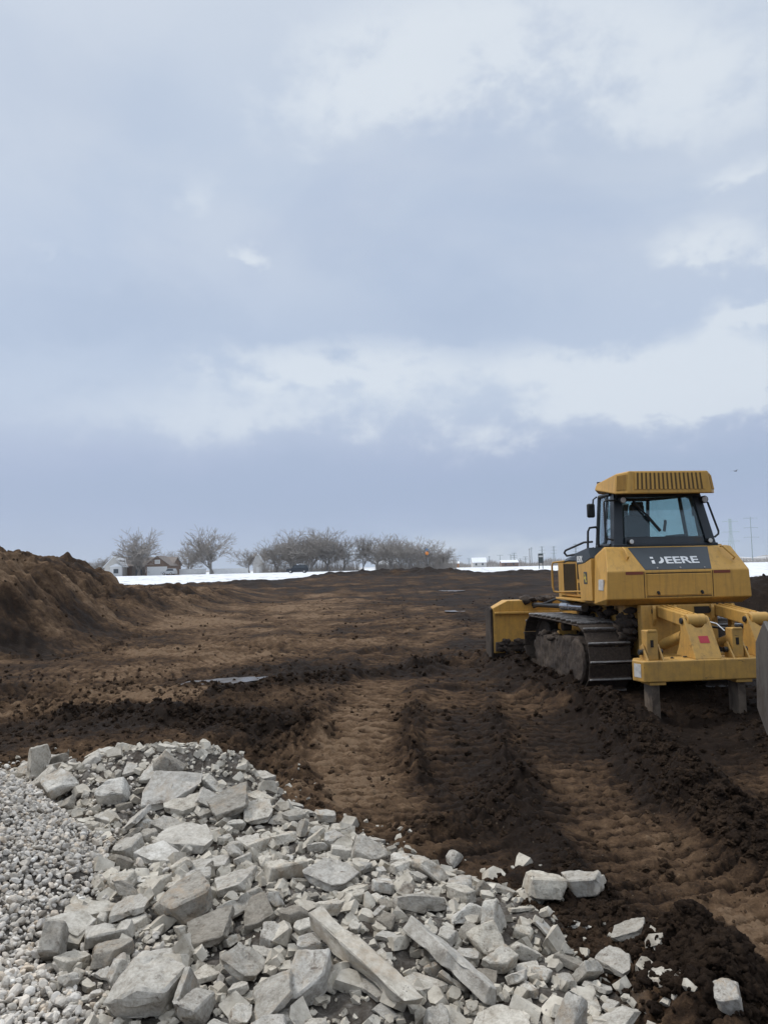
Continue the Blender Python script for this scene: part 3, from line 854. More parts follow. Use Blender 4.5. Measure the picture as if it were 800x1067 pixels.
    em = MB().prism([(.73, 1.47), (.90, 1.47), (.90, 1.64), (.73, 1.64)], 'x', lambda q: xs(q, .004), lambda q: xs(q) + .01).build('emblem_plate', PANEL, P, .004)
    MB().prism([(.755, 1.50), (.80, 1.49), (.82, 1.53), (.875, 1.545), (.86, 1.575), (.83, 1.57), (.85, 1.615), (.82, 1.62), (.80, 1.575), (.765, 1.57), (.785, 1.54)], 'x',
               lambda q: xs(q, .007), lambda q: xs(q)).build('emblem', simple('emblem_yellow', (.55, .42, .06), .5), em)
    # mirrored plain panel on the far side
    MB().prism([(.52, 1.84), (.52, 1.25), (1.10, 1.23), (1.24, 1.80), (1.36, 1.93), (.62, 1.99)], 'x', lambda q: -xs(q), lambda q: -xs(q) - .05).build('side_panel', YEL, P, .006)
    # --- engine hood
    hp = [(-.70, 1.25), (-.71, 1.80), (.71, 1.80), (.70, 1.25)]
    hood = MB().prism(hp, 'y', 1.08, 2.52).build('hood_body', YEL, P, .012)
    cov = MB(); rows = []
    for y, zt, hw in ((1.0, 1.97, .73), (1.5, 1.955, .725), (2.0, 1.915, .72), (2.35, 1.865, .71), (2.58, 1.80, .69)):
        rows.append([(-hw, y, 1.795), (-hw, y, zt - .09), (-hw + .04, y, zt - .03), (-hw + .13, y, zt), (hw - .13, y, zt), (hw - .04, y, zt - .03), (hw, y, zt - .09), (hw, y, 1.795)])
    k = 8
    cov.add([p for r_ in rows for p in r_], [(i * k + j, i * k + j + 1, (i + 1) * k + j + 1, (i + 1) * k + j) for i in range(len(rows) - 1) for j in range(k - 1)]
            + [tuple(range(k)), tuple(range((len(rows) - 1) * k, len(rows) * k))[::-1]])
    cov.build('hood_cover', PANEL, P, .008, True)
    for s in (-1, 1):
        for y0, y1, z0, z1 in ((1.36, 1.74, 1.52, 1.78), (1.36, 1.72, 1.30, 1.47), (1.82, 2.34, 1.30, 1.76)):
            gb = MB().box(s * .712 - .006, s * .712 + .006, y0, y1, z0, z1)
            v = gb.build('side_vent', VENT, P)
            sm = MB()
            nn = int((y1 - y0) / .045)
            for i in range(nn):
                yy = y0 + (i + .5) * (y1 - y0) / nn
                sm.box(s * .722 - .003, s * .722 + .003, yy - .006, yy + .006, z0 + .01, z1 - .01)
            sm.build('vent_slat', VENTD, v)
        MB().box(min(s * .67, s * .86), max(s * .67, s * .86), .52, 2.35, 1.205, 1.235).build('side_ledge', YEL, P, .006)
        MB().tube([(s * .73, 2.30, 1.30), (s * .86, 2.42, 1.32), (s * .87, 2.44, 1.40), (s * .87, 2.44, 1.72), (s * .86, 2.42, 1.78), (s * .71, 2.30, 1.80)], .016, 7).build('guard_bar', YEL, P, 0, True)
        MB().tube([(s * .73, .98, 1.36), (s * .82, 1.05, 1.36), (s * .80, 2.28, 1.32)], .012, 6).build('guard_bar', YEL, P, 0, True)
    MB().box(-.70, .70, 2.522, 2.66, 1.0, 1.80).build('radiator_guard', YEL2, P, .015)
    ex = MB().cyl((.12, 1.86, 1.90), (.12, 1.86, 2.52), .065, n=16); ex.cyl((.12, 1.86, 2.5), (.12, 1.80, 2.66), .05, n=14)
    ex.build('exhaust_stack', BLK, P, 0, True)
    # --- main frame and rear case
    MB().box(-.42, .42, .16, 3.0, .50, 1.20).build('main_frame', YEL2, P, .02)
    rc = MB().box(-.52, .52, .04, .16, .44, 1.20); rc.box(-.62, .62, .30, .52, .95, 1.203); rc.build('rear_case', YEL2, P, .015)
    rv = MB().box(.20, .40, .024, .04, 1.08, 1.17); rv.build('rear_vent', VENTD, P)
    # --- cab: floor, posts, roof
    zb, zt = 1.97, 2.70
    bot = [(-.72, .32), (-.68, 1.0), (-.36, 1.62), (.36, 1.62), (.68, 1.0), (.72, .32)]
    top = [(-.62, .50), (-.60, 1.05), (-.34, 1.50), (.34, 1.50), (.60, 1.05), (.62, .50)]
    fl = MB().prism([(-.73, .30), (-.70, 1.02), (-.38, 1.66), (.38, 1.66), (.70, 1.02), (.73, .30)], 'z', 1.55, zb + .035)
    fl.build('cab_base', NAVY, P, .012)

    def at(i, t, off=0):
        b_, t_ = bot[i], top[i]
        return Vector((b_[0] + (t_[0] - b_[0]) * t, b_[1] + (t_[1] - b_[1]) * t, zb + (zt - zb) * t))
    fr = MB()
    for i, w in ((0, .075), (5, .075), (1, .028), (4, .028), (2, .028), (3, .028)):
        p, q = at(i, 0), at(i, 1)
        sgn = -1 if p.x < 0 else 1
        if i in (0, 5):
            fr.add([(p.x, p.y, p.z), (p.x - sgn * .13, p.y, p.z), (p.x - sgn * .13, p.y + .13, p.z), (p.x, p.y + .13, p.z),
                    (q.x, q.y, q.z), (q.x - sgn * .12, q.y, q.z), (q.x - sgn * .12, q.y + .13, q.z), (q.x, q.y + .13, q.z)],
                   [(0, 1, 2, 3), (4, 5, 6, 7), (0, 1, 5, 4), (1, 2, 6, 5), (2, 3, 7, 6), (3, 0, 4, 7)])
        else:
            fr.cyl(p, q, w, n=8)
    for s in (-1, 1):
        a_, b_ = at(0 if s < 0 else 5, .0), at(0 if s < 0 else 5, 1.0)
        c0, c1 = at(1 if s < 0 else 4, 0), at(1 if s < 0 else 4, 1)
        m0 = a_.lerp(c0, .52); m1 = b_.lerp(c1, .42)
        fr.cyl(m0, m1, .02, n=8)                                   # door post
        fr.cyl(b_ + Vector((0, .1, 0)), c1, .03, n=8); fr.cyl(a_ + Vector((0, .1, .02)), c0 + Vector((0, 0, .02)), .03, n=8)
    fr.cyl(at(1, 1), at(2, 1), .028, n=8); fr.cyl(at(3, 1), at(4, 1), .028, n=8); fr.cyl(at(2, 1), at(3, 1), .028, n=8)
    # sill and head of the rear window
    s0, s1 = at(0, 0), at(5, 0)
    fr.add([(-.56, .325, zb + .03), (.56, .325, zb + .03), (.55, .355, zb + .125), (-.55, .355, zb + .125), (-.56, .42, zb + .03), (.56, .42, zb + .03), (.55, .42, zb + .125), (-.55, .42, zb + .125)],
           [(0, 1, 2, 3), (4, 5, 6, 7), (0, 1, 5, 4), (1, 2, 6, 5), (2, 3, 7, 6), (3, 0, 4, 7)])
    fr.box(-.60, .60, .47, .60, 2.645, 2.705)
    fr.build('cab_frame', NAVY, P, .012)

    def pane(pts, mt=GLASS, name='cab_window', th=.006):
        p = [Vector(q) for q in pts]; nn = (p[1] - p[0]).cross(p[2] - p[0]).normalized() * th
        k = len(p)
        return MB().add([*p, *[q + nn for q in p]], [tuple(range(k)), tuple(range(k, 2 * k))[::-1]] + [(i, (i + 1) % k, k + (i + 1) % k, k + i) for i in range(k)]).build(name, mt, P)
    pane([(-.55, .365, 2.095), (.55, .365, 2.095), (.48, .505, 2.645), (-.48, .505, 2.645)])
    for i, j in ((0, 1), (1, 2), (2, 3), (3, 4), (4, 5)):   # side and front panes
        o0 = Vector((0, .12, 0)) if i == 0 else Vector(); o1 = Vector((0, .12, 0)) if j == 5 else Vector()
        pane([at(i, .04) + o0, at(j, .04) + o1, at(j, .98) + o1, at(i, .98) + o0], SGLASS if (i, j) in ((0, 1), (4, 5)) else GLASS)
    # wiper on the rear window
    MB().tube([(-.37, .455, 2.60), (-.355, .44, 2.57), (-.05, .36, 2.19)], .013, 6).build('wiper', BLK, P, 0, True)
    MB().tube([(-.22, .40, 2.40), (-.05, .355, 2.17)], .020, 6).build('wiper', BLK, P, 0, True)
    # seat
    se = MB()
    se.prism([(.78, 2.0), (1.25, 2.0), (1.27, 2.12), (.95, 2.14), (.86, 2.42), (.76, 2.42)], 'x', -.36, .02)
    seat = se.build('seat', SEAT, P, .05, True, 4)
    MB().prism([(.755, 2.40), (.86, 2.40), (.84, 2.565), (.77, 2.58)], 'x', -.27, -.06).build('headrest', SEAT, seat, .05, True, 4)
    for s in (-1, 1):
        MB().box(s * .48 - .07, s * .48 + .07, .72, 1.20, 2.0, 2.14).build('console', SEAT, P, .03, True, 3)
    MB().tube([(.40, 1.15, 2.2), (.41, 1.12, 2.34), (.40, 1.12, 2.36)], .022, 8).build('control_lever', BLK, P, 0, True)
    db = MB().prism([(1.36, 2.0), (1.55, 2.0), (1.50, 2.26), (1.40, 2.22)], 'x', -.12, .30); db.prism([(1.44, 2.2), (1.50, 2.2), (1.44, 2.66), (1.38, 2.66)], 'x', .04, .22)
    db.build('dashboard', SEAT, P, .02)
    # roof: deep louvred rear, chamfered corners, thin towards the front
    zz = 2.965
    tp = [(-.545, .15), (.545, .15), (.665, .30), (.64, 1.02), (.36, 1.62), (-.36, 1.62), (-.64, 1.02), (-.665, .30)]
    bt = [(-.585, .13), (.585, .13), (.70, .27), (.66, 1.06), (.37, 1.66), (-.37, 1.66), (-.66, 1.06), (-.70, .27)]
    zt_ = [zz, zz, zz - .02, zz - .07, zz - .09, zz - .09, zz - .07, zz - .02]; zb_ = [2.655, 2.655, 2.665, 2.80, 2.80, 2.80, 2.80, 2.665]
    m = MB().add([(x, y, z) for (x, y), z in zip(tp, zt_)] + [(x, y, z) for (x, y), z in zip(bt, zb_)],
                 [tuple(range(8)), tuple(range(8, 16))[::-1]] + [(i, (i + 1) % 8, 8 + (i + 1) % 8, 8 + i) for i in range(8)])
    roof = m.build('cab_roof', YEL, P, .018)
    lo, hi = Vector((0, .13, 2.655)), Vector((0, .15, 2.965))
    ry = lambda z: .13 + (z - 2.655) / .31 * .02
    vb = MB().add([(-.485, ry(2.715) - .003, 2.715), (.485, ry(2.715) - .003, 2.715), (.470, ry(2.935) - .003, 2.935), (-.470, ry(2.935) - .003, 2.935),
                   (-.485, ry(2.715) + .01, 2.715), (.485, ry(2.715) + .01, 2.715), (.470, ry(2.935) + .01, 2.935), (-.470, ry(2.935) + .01, 2.935)],
                  [(0, 1, 2, 3), (4, 5, 6, 7), (0, 1, 5, 4), (1, 2, 6, 5), (2, 3, 7, 6), (3, 0, 4, 7)]).build('vent_grille', VENT, roof)
    sm = MB()
    for i in range(17):
        x = -.475 + i * .95 / 16
        sm.add([(x - .017, ry(2.715) - .010, 2.712), (x + .017, ry(2.715) - .010, 2.712), (x * .97 + .017, ry(2.935) - .010, 2.938), (x * .97 - .017, ry(2.935) - .010, 2.938),
                (x - .013, ry(2.715) + .005, 2.712), (x + .013, ry(2.715) + .005, 2.712), (x * .97 + .013, ry(2.935) + .005, 2.938), (x * .97 - .013, ry(2.935) + .005, 2.938)],
               [(0, 1, 2, 3), (4, 5, 6, 7), (0, 1, 5, 4), (1, 2, 6, 5), (2, 3, 7, 6), (3, 0, 4, 7)])
    sm.build('grille_slat', YEL, roof, .003)
    for s in (-1, 1):                                                # corner grilles
        A, B = Vector((s * .585, .13, 2.655)), Vector((s * .70, .27, 2.665)); C, D = Vector((s * .665, .30, 2.945)), Vector((s * .545, .15, 2.965))
        f = lambda u, w: (A.lerp(B, u)).lerp(D.lerp(C, u), w)
        nrm = (B - A).cross(D - A).normalized() * (1 if s > 0 else -1)
        q = [f(.14, .18), f(.90, .18), f(.90, .86), f(.14, .86)]
        MB().add([p + nrm * .004 for p in q] + [p - nrm * .01 for p in q], [(0, 1, 2, 3), (7, 6, 5, 4), (0, 4, 5, 1), (1, 5, 6, 2), (2, 6, 7, 3), (3, 7, 4, 0)]).build('corner_grille', VENT, roof)
        cg = MB()
        for i in range(9):
            u = .16 + .72 * i / 8
            cg.tube([f(u, .18) + nrm * .006, f(u, .86) + nrm * .006], .005, 4)
        cg.build('grille_slat', YEL2, roof)
    # work lamps
    for x, y, z, r_ in ((-.53, .40, 2.600, .046), (.64, .42, 2.600, .050), (-.50, .26, 2.03, .036), (.60, .26, 2.03, .036)):
        h = MB().cyl((x, y + .07, z), (x, y, z), r_, n=16).build('work_lamp', BLK, P, 0, True)
        MB().cyl((x, y - .001, z), (x, y - .008, z), r_ * .84, r_ * .7, n=16).build('lamp_lens', LENS, h, 0, True)
    # rails, mirror, handrails
    MB().tube([(-.60, .46, 2.60), (-.76, .46, 2.60), (-.785, .45, 2.57), (-.80, .40, 2.12), (-.785, .40, 2.08), (-.70, .36, 2.06)], .014, 7).build('grab_rail', BLK, P, 0, True)
    MB().tube([(.64, .47, 2.56), (.70, .46, 2.56), (.80, .40, 2.16), (.79, .39, 2.12), (.72, .36, 2.08)], .014, 7).build('grab_rail', BLK, P, 0, True)
    for s in (-1, 1):
        MB().tube([(s * .74, .78, 1.90), (s * .87, .80, 1.86), (s * .90, .80, 1.90), (s * .885, .80, 2.20), (s * .86, .80, 2.25), (s * .77, .80, 2.26), (s * .74, .80, 2.22), (s * .74, .80, 1.96)], .016, 7).build('handrail', BLK, P, 0, True)
        MB().tube([(s * .76, .98, 2.06), (s * .80, 1.2, 2.06), (s * .79, 2.0, 1.965), (s * .77, 2.12, 1.93), (s * .74, 2.10, 1.88), (s * .73, 1.7, 1.90), (s * .74, 1.0, 1.97)], .016, 7).build('handrail', BLK, P, 0, True)
        MB().tube([(s * .66, 1.0, 2.70), (s * .72, .98, 2.66), (s * .76, .93, 2.46)], .012, 6).build('mirror_arm', BLK, P, 0, True)
    mi = MB().box(-.835, -.725, .90, .965, 2.40, 2.60).build('mirror', BLK, P, .025, True, 3)
    MB().box(.725, .835, .90, .965, 2.40, 2.60).build('mirror', BLK, P, .025, True, 3)
    bc = MB().cyl((-.55, 1.15, 2.88), (-.55, 1.15, 2.93), .035, n=12).build('roof_lamp', BLK, P, 0, True)
    # --- crawler tracks
    cR, cF, rad, zc = .745, 2.80, .425, .475

    def path(s):
        L1 = cF - cR; L2 = math.pi * rad; per = 2 * (L1 + L2); s %= per
        if s < L1: return (cR + s, zc + rad + .012 * math.sin(math.pi * s / L1), 0.0)
        s -= L1
        if s < L2:
            a = math.pi / 2 - s / rad; return (cF + rad * math.cos(a), zc + rad * math.sin(a), a - math.pi / 2)
        s -= L2
        if s < L1: return (cF - s, zc - rad, math.pi)
        s -= L1
        a = -math.pi / 2 - s / rad; return (cR + rad * math.cos(a), zc + rad * math.sin(a), a - math.pi / 2)
    per = 2 * (cF - cR + math.pi * rad); N = 31; pitch = per / N
    sh = MB()
    # a shoe: flat plate with an upstanding grouser bar along its trailing edge (local y along the track, z outward)
    sh.prism([(-pitch * .53, 0), (pitch * .46, 0), (pitch * .46, .016), (-pitch * .34, .016), (-pitch * .40, .062), (-pitch * .48, .062), (-pitch * .53, .02)], 'x', -.285, .285)
    proto = None
    for s in (-1, 1):
        tr = MB()
        for k in (-1, 1):                                            # the chain rails
            pts = []
            for i in range(N * 2):
                y, z, a = path(i * pitch / 2); pts.append((y - .03 * math.sin(-a), z - .03 * math.cos(a)))
            for i in range(len(pts)):
                (y0, z0), (y1, z1) = pts[i], pts[(i + 1) % len(pts)]
                tr.cyl((s * .845 + k * .07, y0, z0), (s * .845 + k * .07, y1, z1), .034, n=6, caps=False)
        t = tr.build('crawler_track', MUDST, P)
        for i in range(N):
            y, z, a = path((i + .3) * pitch)
            if proto is None: o = proto = sh.build('track_shoe', STEEL, t, .004, False, 1)
            else: o = proto.copy(); COL.objects.link(o); o.parent = t
            o.location = (s * .845, y, z); o.rotation_euler = (a, 0, 0)
        g = MB().prism(arc(.86, .42, .33, 100, 262, 12) + [(2.62, .11), (2.74, .20), (2.74, .52), (2.55, .63), (1.9, .665)], 'x', s * .80, s * 1.105)
        tf = muddy(g.build('track_frame', MUDST, P), .035, s + 3)
        MB().cyl((s * 1.10, .80, .43), (s * 1.135, .80, .43), .30, .27, n=28).build('final_drive', MUDST, P, .012, True); muddy(P.children[-1] if 0 else bpy.data.objects['final_drive' if s < 0 else 'final_drive.001'], .02, s + 9)
        sp = MB()
        for i in range(23):
            a = i * 2 * math.pi / 23
            sp.box(s * .845 - .035, s * .845 + .035, -.035, .035, .30, .405, Matrix.Translation((0, cR, zc)) @ Matrix.Rotation(a, 4, 'X'))
        sp.cyl((s * .81, cR, zc), (s * .88, cR, zc), .33, n=24); sp.build('drive_sprocket', MUDST, P)
        MB().cyl((s * .77, cF, zc), (s * .92, cF, zc), .375, n=28).build('track_idler', MUDST, P, .02, True)
        MB().cyl((s * .78, 1.95, .80), (s * .91, 1.95, .80), .075, n=14).build('carrier_roller', MUDST, P, .01, True)
        MB().box(min(s * .70, s * .98), max(s * .70, s * .98), 1.90, 2.0, .60, .74).build('roller_bracket', YEL2, P, .01)
        for i in range(6):
            y = 1.15 + i * .27
            MB().cyl((s * .76, y, .19), (s * .93, y, .19), .10, n=16).build('track_roller', MUDST, P, .01, True)
        # blade push beams and cylinders
        MB().box(min(s * .46, s * .55), max(s * .46, s * .55), 2.2, 3.86, .42, .62).build('push_beam', YEL2, P, .015)
        lc = MB().cyl((s * .66, 1.62, 1.10), (s * .70, 2.5, 1.08), .062, n=16).build('lift_cylinder', CHROME, P, 0, True)
        MB().cyl((s * .70, 2.5, 1.08), (s * .76, 3.9, 1.04), .040, n=12).build('cylinder_rod', BLK, lc, 0, True)
        MB().tube([(s * .68, 2.2, 1.14), (s * .72, 2.7, 1.19), (s * .74, 3.2, 1.10), (s * .78, 3.8, 1.0)], .022, 7).build('hydraulic_hose', BLK, P, 0, True)
    # --- blade
    bl = [(-1.50, .20), (-1.50, 1.0), (-1.24, 1.125), (1.24, 1.125), (1.50, 1.0), (1.50, .20)]
    body = MB().prism(bl, 'y', lambda q: 3.86 + .0 * q[1], lambda q: 4.02 + .18 * ((q[1] - .6) / .5) ** 2).build('blade', YEL, P, .014)
    MB().box(-1.52, 1.52, 3.90, 4.22, -.03, .205).build('cutting_edge', MUDST, body, .012)
    for s in (-1, 1):
        MB().prism([(3.88, .0), (4.28, -.02), (4.26, .95), (4.02, 1.02), (3.88, .98)], 'x', s * 1.505, s * 1.55).build('end_bit', MUDST, body, .012)
    MB().box(-1.48, 1.48, 3.81, 3.862, .885, .93).build('blade_rib', YEL, body, .012)
    MB().box(-1.48, 1.48, 3.80, 3.862, .24, .40).build('blade_rib', MUDST, body, .012)
    MB().box(-.30, .30, 2.98, 3.9, .55, .98).build('blade_mount', YEL2, P, .03)
    # --- ripper
    bm_ = MB().prism([(-1.14, -1.02), (-1.09, -1.205), (1.09, -1.205), (1.14, -1.02), (1.06, -.86), (-1.06, -.86)], 'z', .42, .655)
    beam = bm_.build('ripper_beam', YEL2, P, .016, False, 3)
    n_ = Vector((-.185, -.05, 0)).normalized()
    q = [Vector((-1.131, -1.05, .47)), Vector((-1.102, -1.16, .47)), Vector((-1.102, -1.16, .62)), Vector((-1.131, -1.05, .62))]
    MB().add([p + n_ * .004 for p in q] + [p - n_ * .004 for p in q], [(0, 1, 2, 3), (7, 6, 5, 4), (0, 4, 5, 1), (1, 5, 6, 2), (2, 6, 7, 3), (3, 7, 4, 0)]).build('scuffed_decal', DECAL, beam)
    for x in (-.93, .085, 1.02):
        tw = MB().box(x - .075, x + .055, -1.13, -.99, .655, .985)
        tw.box(x - .06, x + .045, -1.137, -1.12, .965, .995)
        tower = tw.build('shank_pocket', YEL2, P, .01)
        MB().box(x - .035, x + .0, -1.135, -1.128, .80, .88).build('pin_slot', VENTD, tower)
        gs = MB()
        for dx in (-.105, .075):
            gs.prism([(-1.20, .64), (-1.195, .60), (-1.0, .60), (-1.0, .80), (-1.06, .83)], 'x', x + dx, x + dx + .022)
        gs.build('gusset_rib', YEL2, tower, .006)
        MB().cyl((x - .145, -1.06, .74), (x + .13, -1.06, .74), .032, n=14).build('shank_pin', BLK, tower, .004, True)
        MB().box(x - .09, x + .10, -1.19, -.95, .385, .418).build('shank_collar', YEL2, P, .005)
        so = MB().box(x - .06, x + .035, -1.16, -.96, -.05, .386).build('ripper_shank', SHANK, P, .008)
    for x0, x1, dx in ((-.455, -.165, .10), (.325, .615, .11)):
        yk = MB()
        # sloping front plate with a round notch at its top
        fp = [(x0, 0), (x1, 0), (x1 - .005, 1), (x1 - .045, 1)] + [((x0 + x1) / 2 + .095 * math.cos(R(t)), 1 - .22 * -math.sin(R(t)) - .0) for t in (0, -35, -70, -110, -145, -180)] + [(x0 + .045, 1), (x0 + .005, 1)]
        fv = [Vector((u, -1.19 + .24 * w, .657 + .42 * w)) for u, w in fp]; k = len(fv)
        off = Vector((0, .034, -.0194))
        yk.add(fv + [p + off for p in fv], [tuple(range(k)), tuple(range(k, 2 * k))[::-1]] + [(i, (i + 1) % k, k + (i + 1) % k, k + i) for i in range(k)])
        side = [(-1.19, .657), (-.955, 1.075), (-.925, 1.115), (-.885, 1.12), (-.86, 1.08), (-.862, .96), (-.84, .86), (-.80, .76), (-.735, .657)]
        for xx in (x0 - .012, x1 - .018):
            yk.prism(side, 'x', xx, xx + .03)
        y_ = yk.build('ripper_yoke', YEL2, P, .006)
        MB().cyl((x0 - .03, -.905, 1.065), (x1 + .03, -.905, 1.065), .036, n=16).build('yoke_pin', BLK, y_, .004, True)
        MB().cyl((x0 + .03, -.905, 1.065), (x1 - .03, -.905, 1.065), .078, n=18).build('pin_boss', YEL2, y_, .01, True)
        if x0 < 0:
            q = [(x0 + .10, .40), (x0 + .215, .40), (x0 + .212, .58), (x0 + .097, .58)]
            MB().add([(u, -1.19 + .24 * w - .004, .657 + .42 * w) for u, w in q] + [(u, -1.19 + .24 * w + .004, .657 + .42 * w) for u, w in q],
                     [(0, 1, 2, 3), (7, 6, 5, 4), (0, 4, 5, 1), (1, 5, 6, 2), (2, 6, 7, 3), (3, 7, 4, 0)]).build('red_sticker', RED, y_)
        # link arm from the tank to the yoke
        xa = (x0 + x1) / 2 + dx
        ar = MB(); xr = (x0 + x1) / 2
        ar.add([(xa - .095, .10, 1.055), (xa + .095, .10, 1.055), (xa + .095, .10, 1.19), (xa - .095, .10, 1.19), (xr - .10, -.84, .985), (xr + .10, -.84, .985), (xr + .10, -.84, 1.135), (xr - .10, -.84, 1.135)],
               [(0, 1, 2, 3), (4, 5, 6, 7), (0, 1, 5, 4), (1, 2, 6, 5), (2, 3, 7, 6), (3, 0, 4, 7)])
        arm = ar.build('ripper_arm', YEL2, P, .012)
        rib = MB()
        for w in (-.03, .05): rib.tube([(xa + w, .05, 1.192), (xr + w, -.80, 1.135)], .014, 5)
        rib.build('arm_rib', YEL2, arm)
        cy = MB().cyl((xa - .03, .02, .70), (xr + .02, -.62, .87), .068, n=18); cy.cyl((xr + .02, -.60, .865), (xr + .0, -.87, .95), .036, n=12)
        cy.build('ripper_cylinder', YEL2, P, 0, True)
        for w in (-.165, .12):
            mb = MB().prism([(.045, .50), (.13, .50), (.13, 1.20), (.02, 1.20), (-.0, 1.16), (-.0, 1.02), (.045, .92)], 'x', xa + w, xa + w + .045)
            b_ = mb.build('mounting_bracket', YEL2, P, .008)
            MB().cyl((xa + w - .006, .05, 1.12), (xa + w + .05, .05, 1.12), .034, n=14).build('bracket_pin', BLK, b_, .003, True)
        MB().box(xa - .12, xa + .12, -.84, .04, .46, .58).build('lower_link', YEL2, P, .012)
    MB().tube([(-.02, .0, 1.02), (.10, -.25, 1.03), (.22, -.45, .98), (.26, -.55, .90)], .011, 7).build('hydraulic_hose', CHROME, P, 0, True)
    MB().tube([(.0, .0, .98), (.18, -.3, .94), (.30, -.5, .93), (.40, -.6, .93)], .016, 7).build('hydraulic_hose', BLK, P, 0, True)


build_dozer()

# ------------------------------------------------------------------ the worn steel bucket whose edge stands beside the ripper
BK = empty('digger_bucket', (3.485, 6.80, 0.0), R(-12))
tag(BK, 'worn grey steel bucket resting on the mud beside the ripper beam, mostly out of frame', 'bucket')


def build_bucket():
    prof = [(.0, .02), (.0, 1.02), (.10, 1.24), (.16, 1.26), (.16, 1.06), (.07, .98), (.07, .16)]
    # back shell seen face on: a curved plate, with side plates behind it
    sh = MB().prism([(0, .16), (0, 1.02), (.14, 1.25), (1.06, 1.25), (1.20, 1.02), (1.20, .16)], 'y', -.02, .03)
    shell = sh.build('bucket_shell', PLATE, BK, .012)
    for x in (0.0, 1.16):
        MB().prism([(.031, .16), (.031, 1.02), (.30, 1.18), (.62, .95), (.70, .30), (.40, .10)], 'x', x, x + .04).build('side_plate', PLATE, BK, .008)
    MB().box(.02, 1.18, -.035, -.021, .14, .46).build('wear_plate', SHANK, BK, .006)
    MB().prism([(.14, 1.0), (.30, 1.18), (.27, 1.20), (.11, 1.02)], 'y', -.032, -.021).build('weld_rib', PLATE, BK, .004)
    for k, x in enumerate((.02, .30, .58, .86, 1.10)):
        t = MB().add([(x, -.10, .18), (x + .09, -.10, .18), (x + .09, .04, .20), (x, .04, .20), (x + .02, -.12, .0), (x + .07, -.12, .0), (x + .075, -.05, -.02), (x + .015, -.05, -.02)],
                     [(0, 1, 2, 3), (4, 5, 6, 7), (0, 1, 5, 4), (1, 2, 6, 5), (2, 3, 7, 6), (3, 0, 4, 7)])
        t.build('bucket_tooth', SHANK, BK, .01)


build_bucket()


def cake_mud():
    """lumps of earth stuck to the machine's lower parts and dropped on its ledges"""
    rng = random.Random(21); spots = []
    for i in range(60): spots.append((rng.uniform(-.57, -.44), rng.uniform(.2, 2.4), rng.uniform(.62, 1.12), rng.uniform(.03, .085)))
    for i in range(46): spots.append((rng.uniform(-1.1, -.80), rng.uniform(.9, 2.6), .655 + rng.uniform(-.02, .02), rng.uniform(.03, .08)))
    for i in range(34): spots.append((rng.uniform(-.9, -.1), rng.uniform(3.84, 4.1), 1.12 + rng.uniform(-.01, .03), rng.uniform(.03, .11)))
    for i in range(26): spots.append((rng.uniform(-1.45, -.9), 3.84, rng.uniform(.22, .42), rng.uniform(.03, .08)))
    for i in range(26): spots.append((rng.uniform(-1.0, 1.0), rng.uniform(-1.1, -.9), .66, rng.uniform(.012, .035)))
    for i in range(40): spots.append((rng.uniform(-.62, -.5), rng.uniform(.25, .5), rng.uniform(.75, 1.05), rng.uniform(.04, .10)))
    bm = bmesh.new()
    for k, (x, y, z, r) in enumerate(spots):
        res = bmesh.ops.create_icosphere(bm, subdivisions=2, radius=r); off = Vector((k * 1.7, k * .9, 0))
        for v in res['verts']:
            n = v.co.normalized(); d = 1 + mnoise.noise(n * 1.3 + off) * .7 + mnoise.noise(n * 3.1 + off) * .4
            v.co = Vector((n.x * r * d, n.y * r * d, n.z * r * d * .7)) + Vector((x, y, z))
    me = bpy.data.meshes.new('caked_mud'); bm.to_mesh(me); bm.free(); me.materials.append(MUDST)
    me.polygons.foreach_set('use_smooth', [True] * len(me.polygons))
    o = link('caked_mud', me, DZ); o['kind'] = 'stuff'


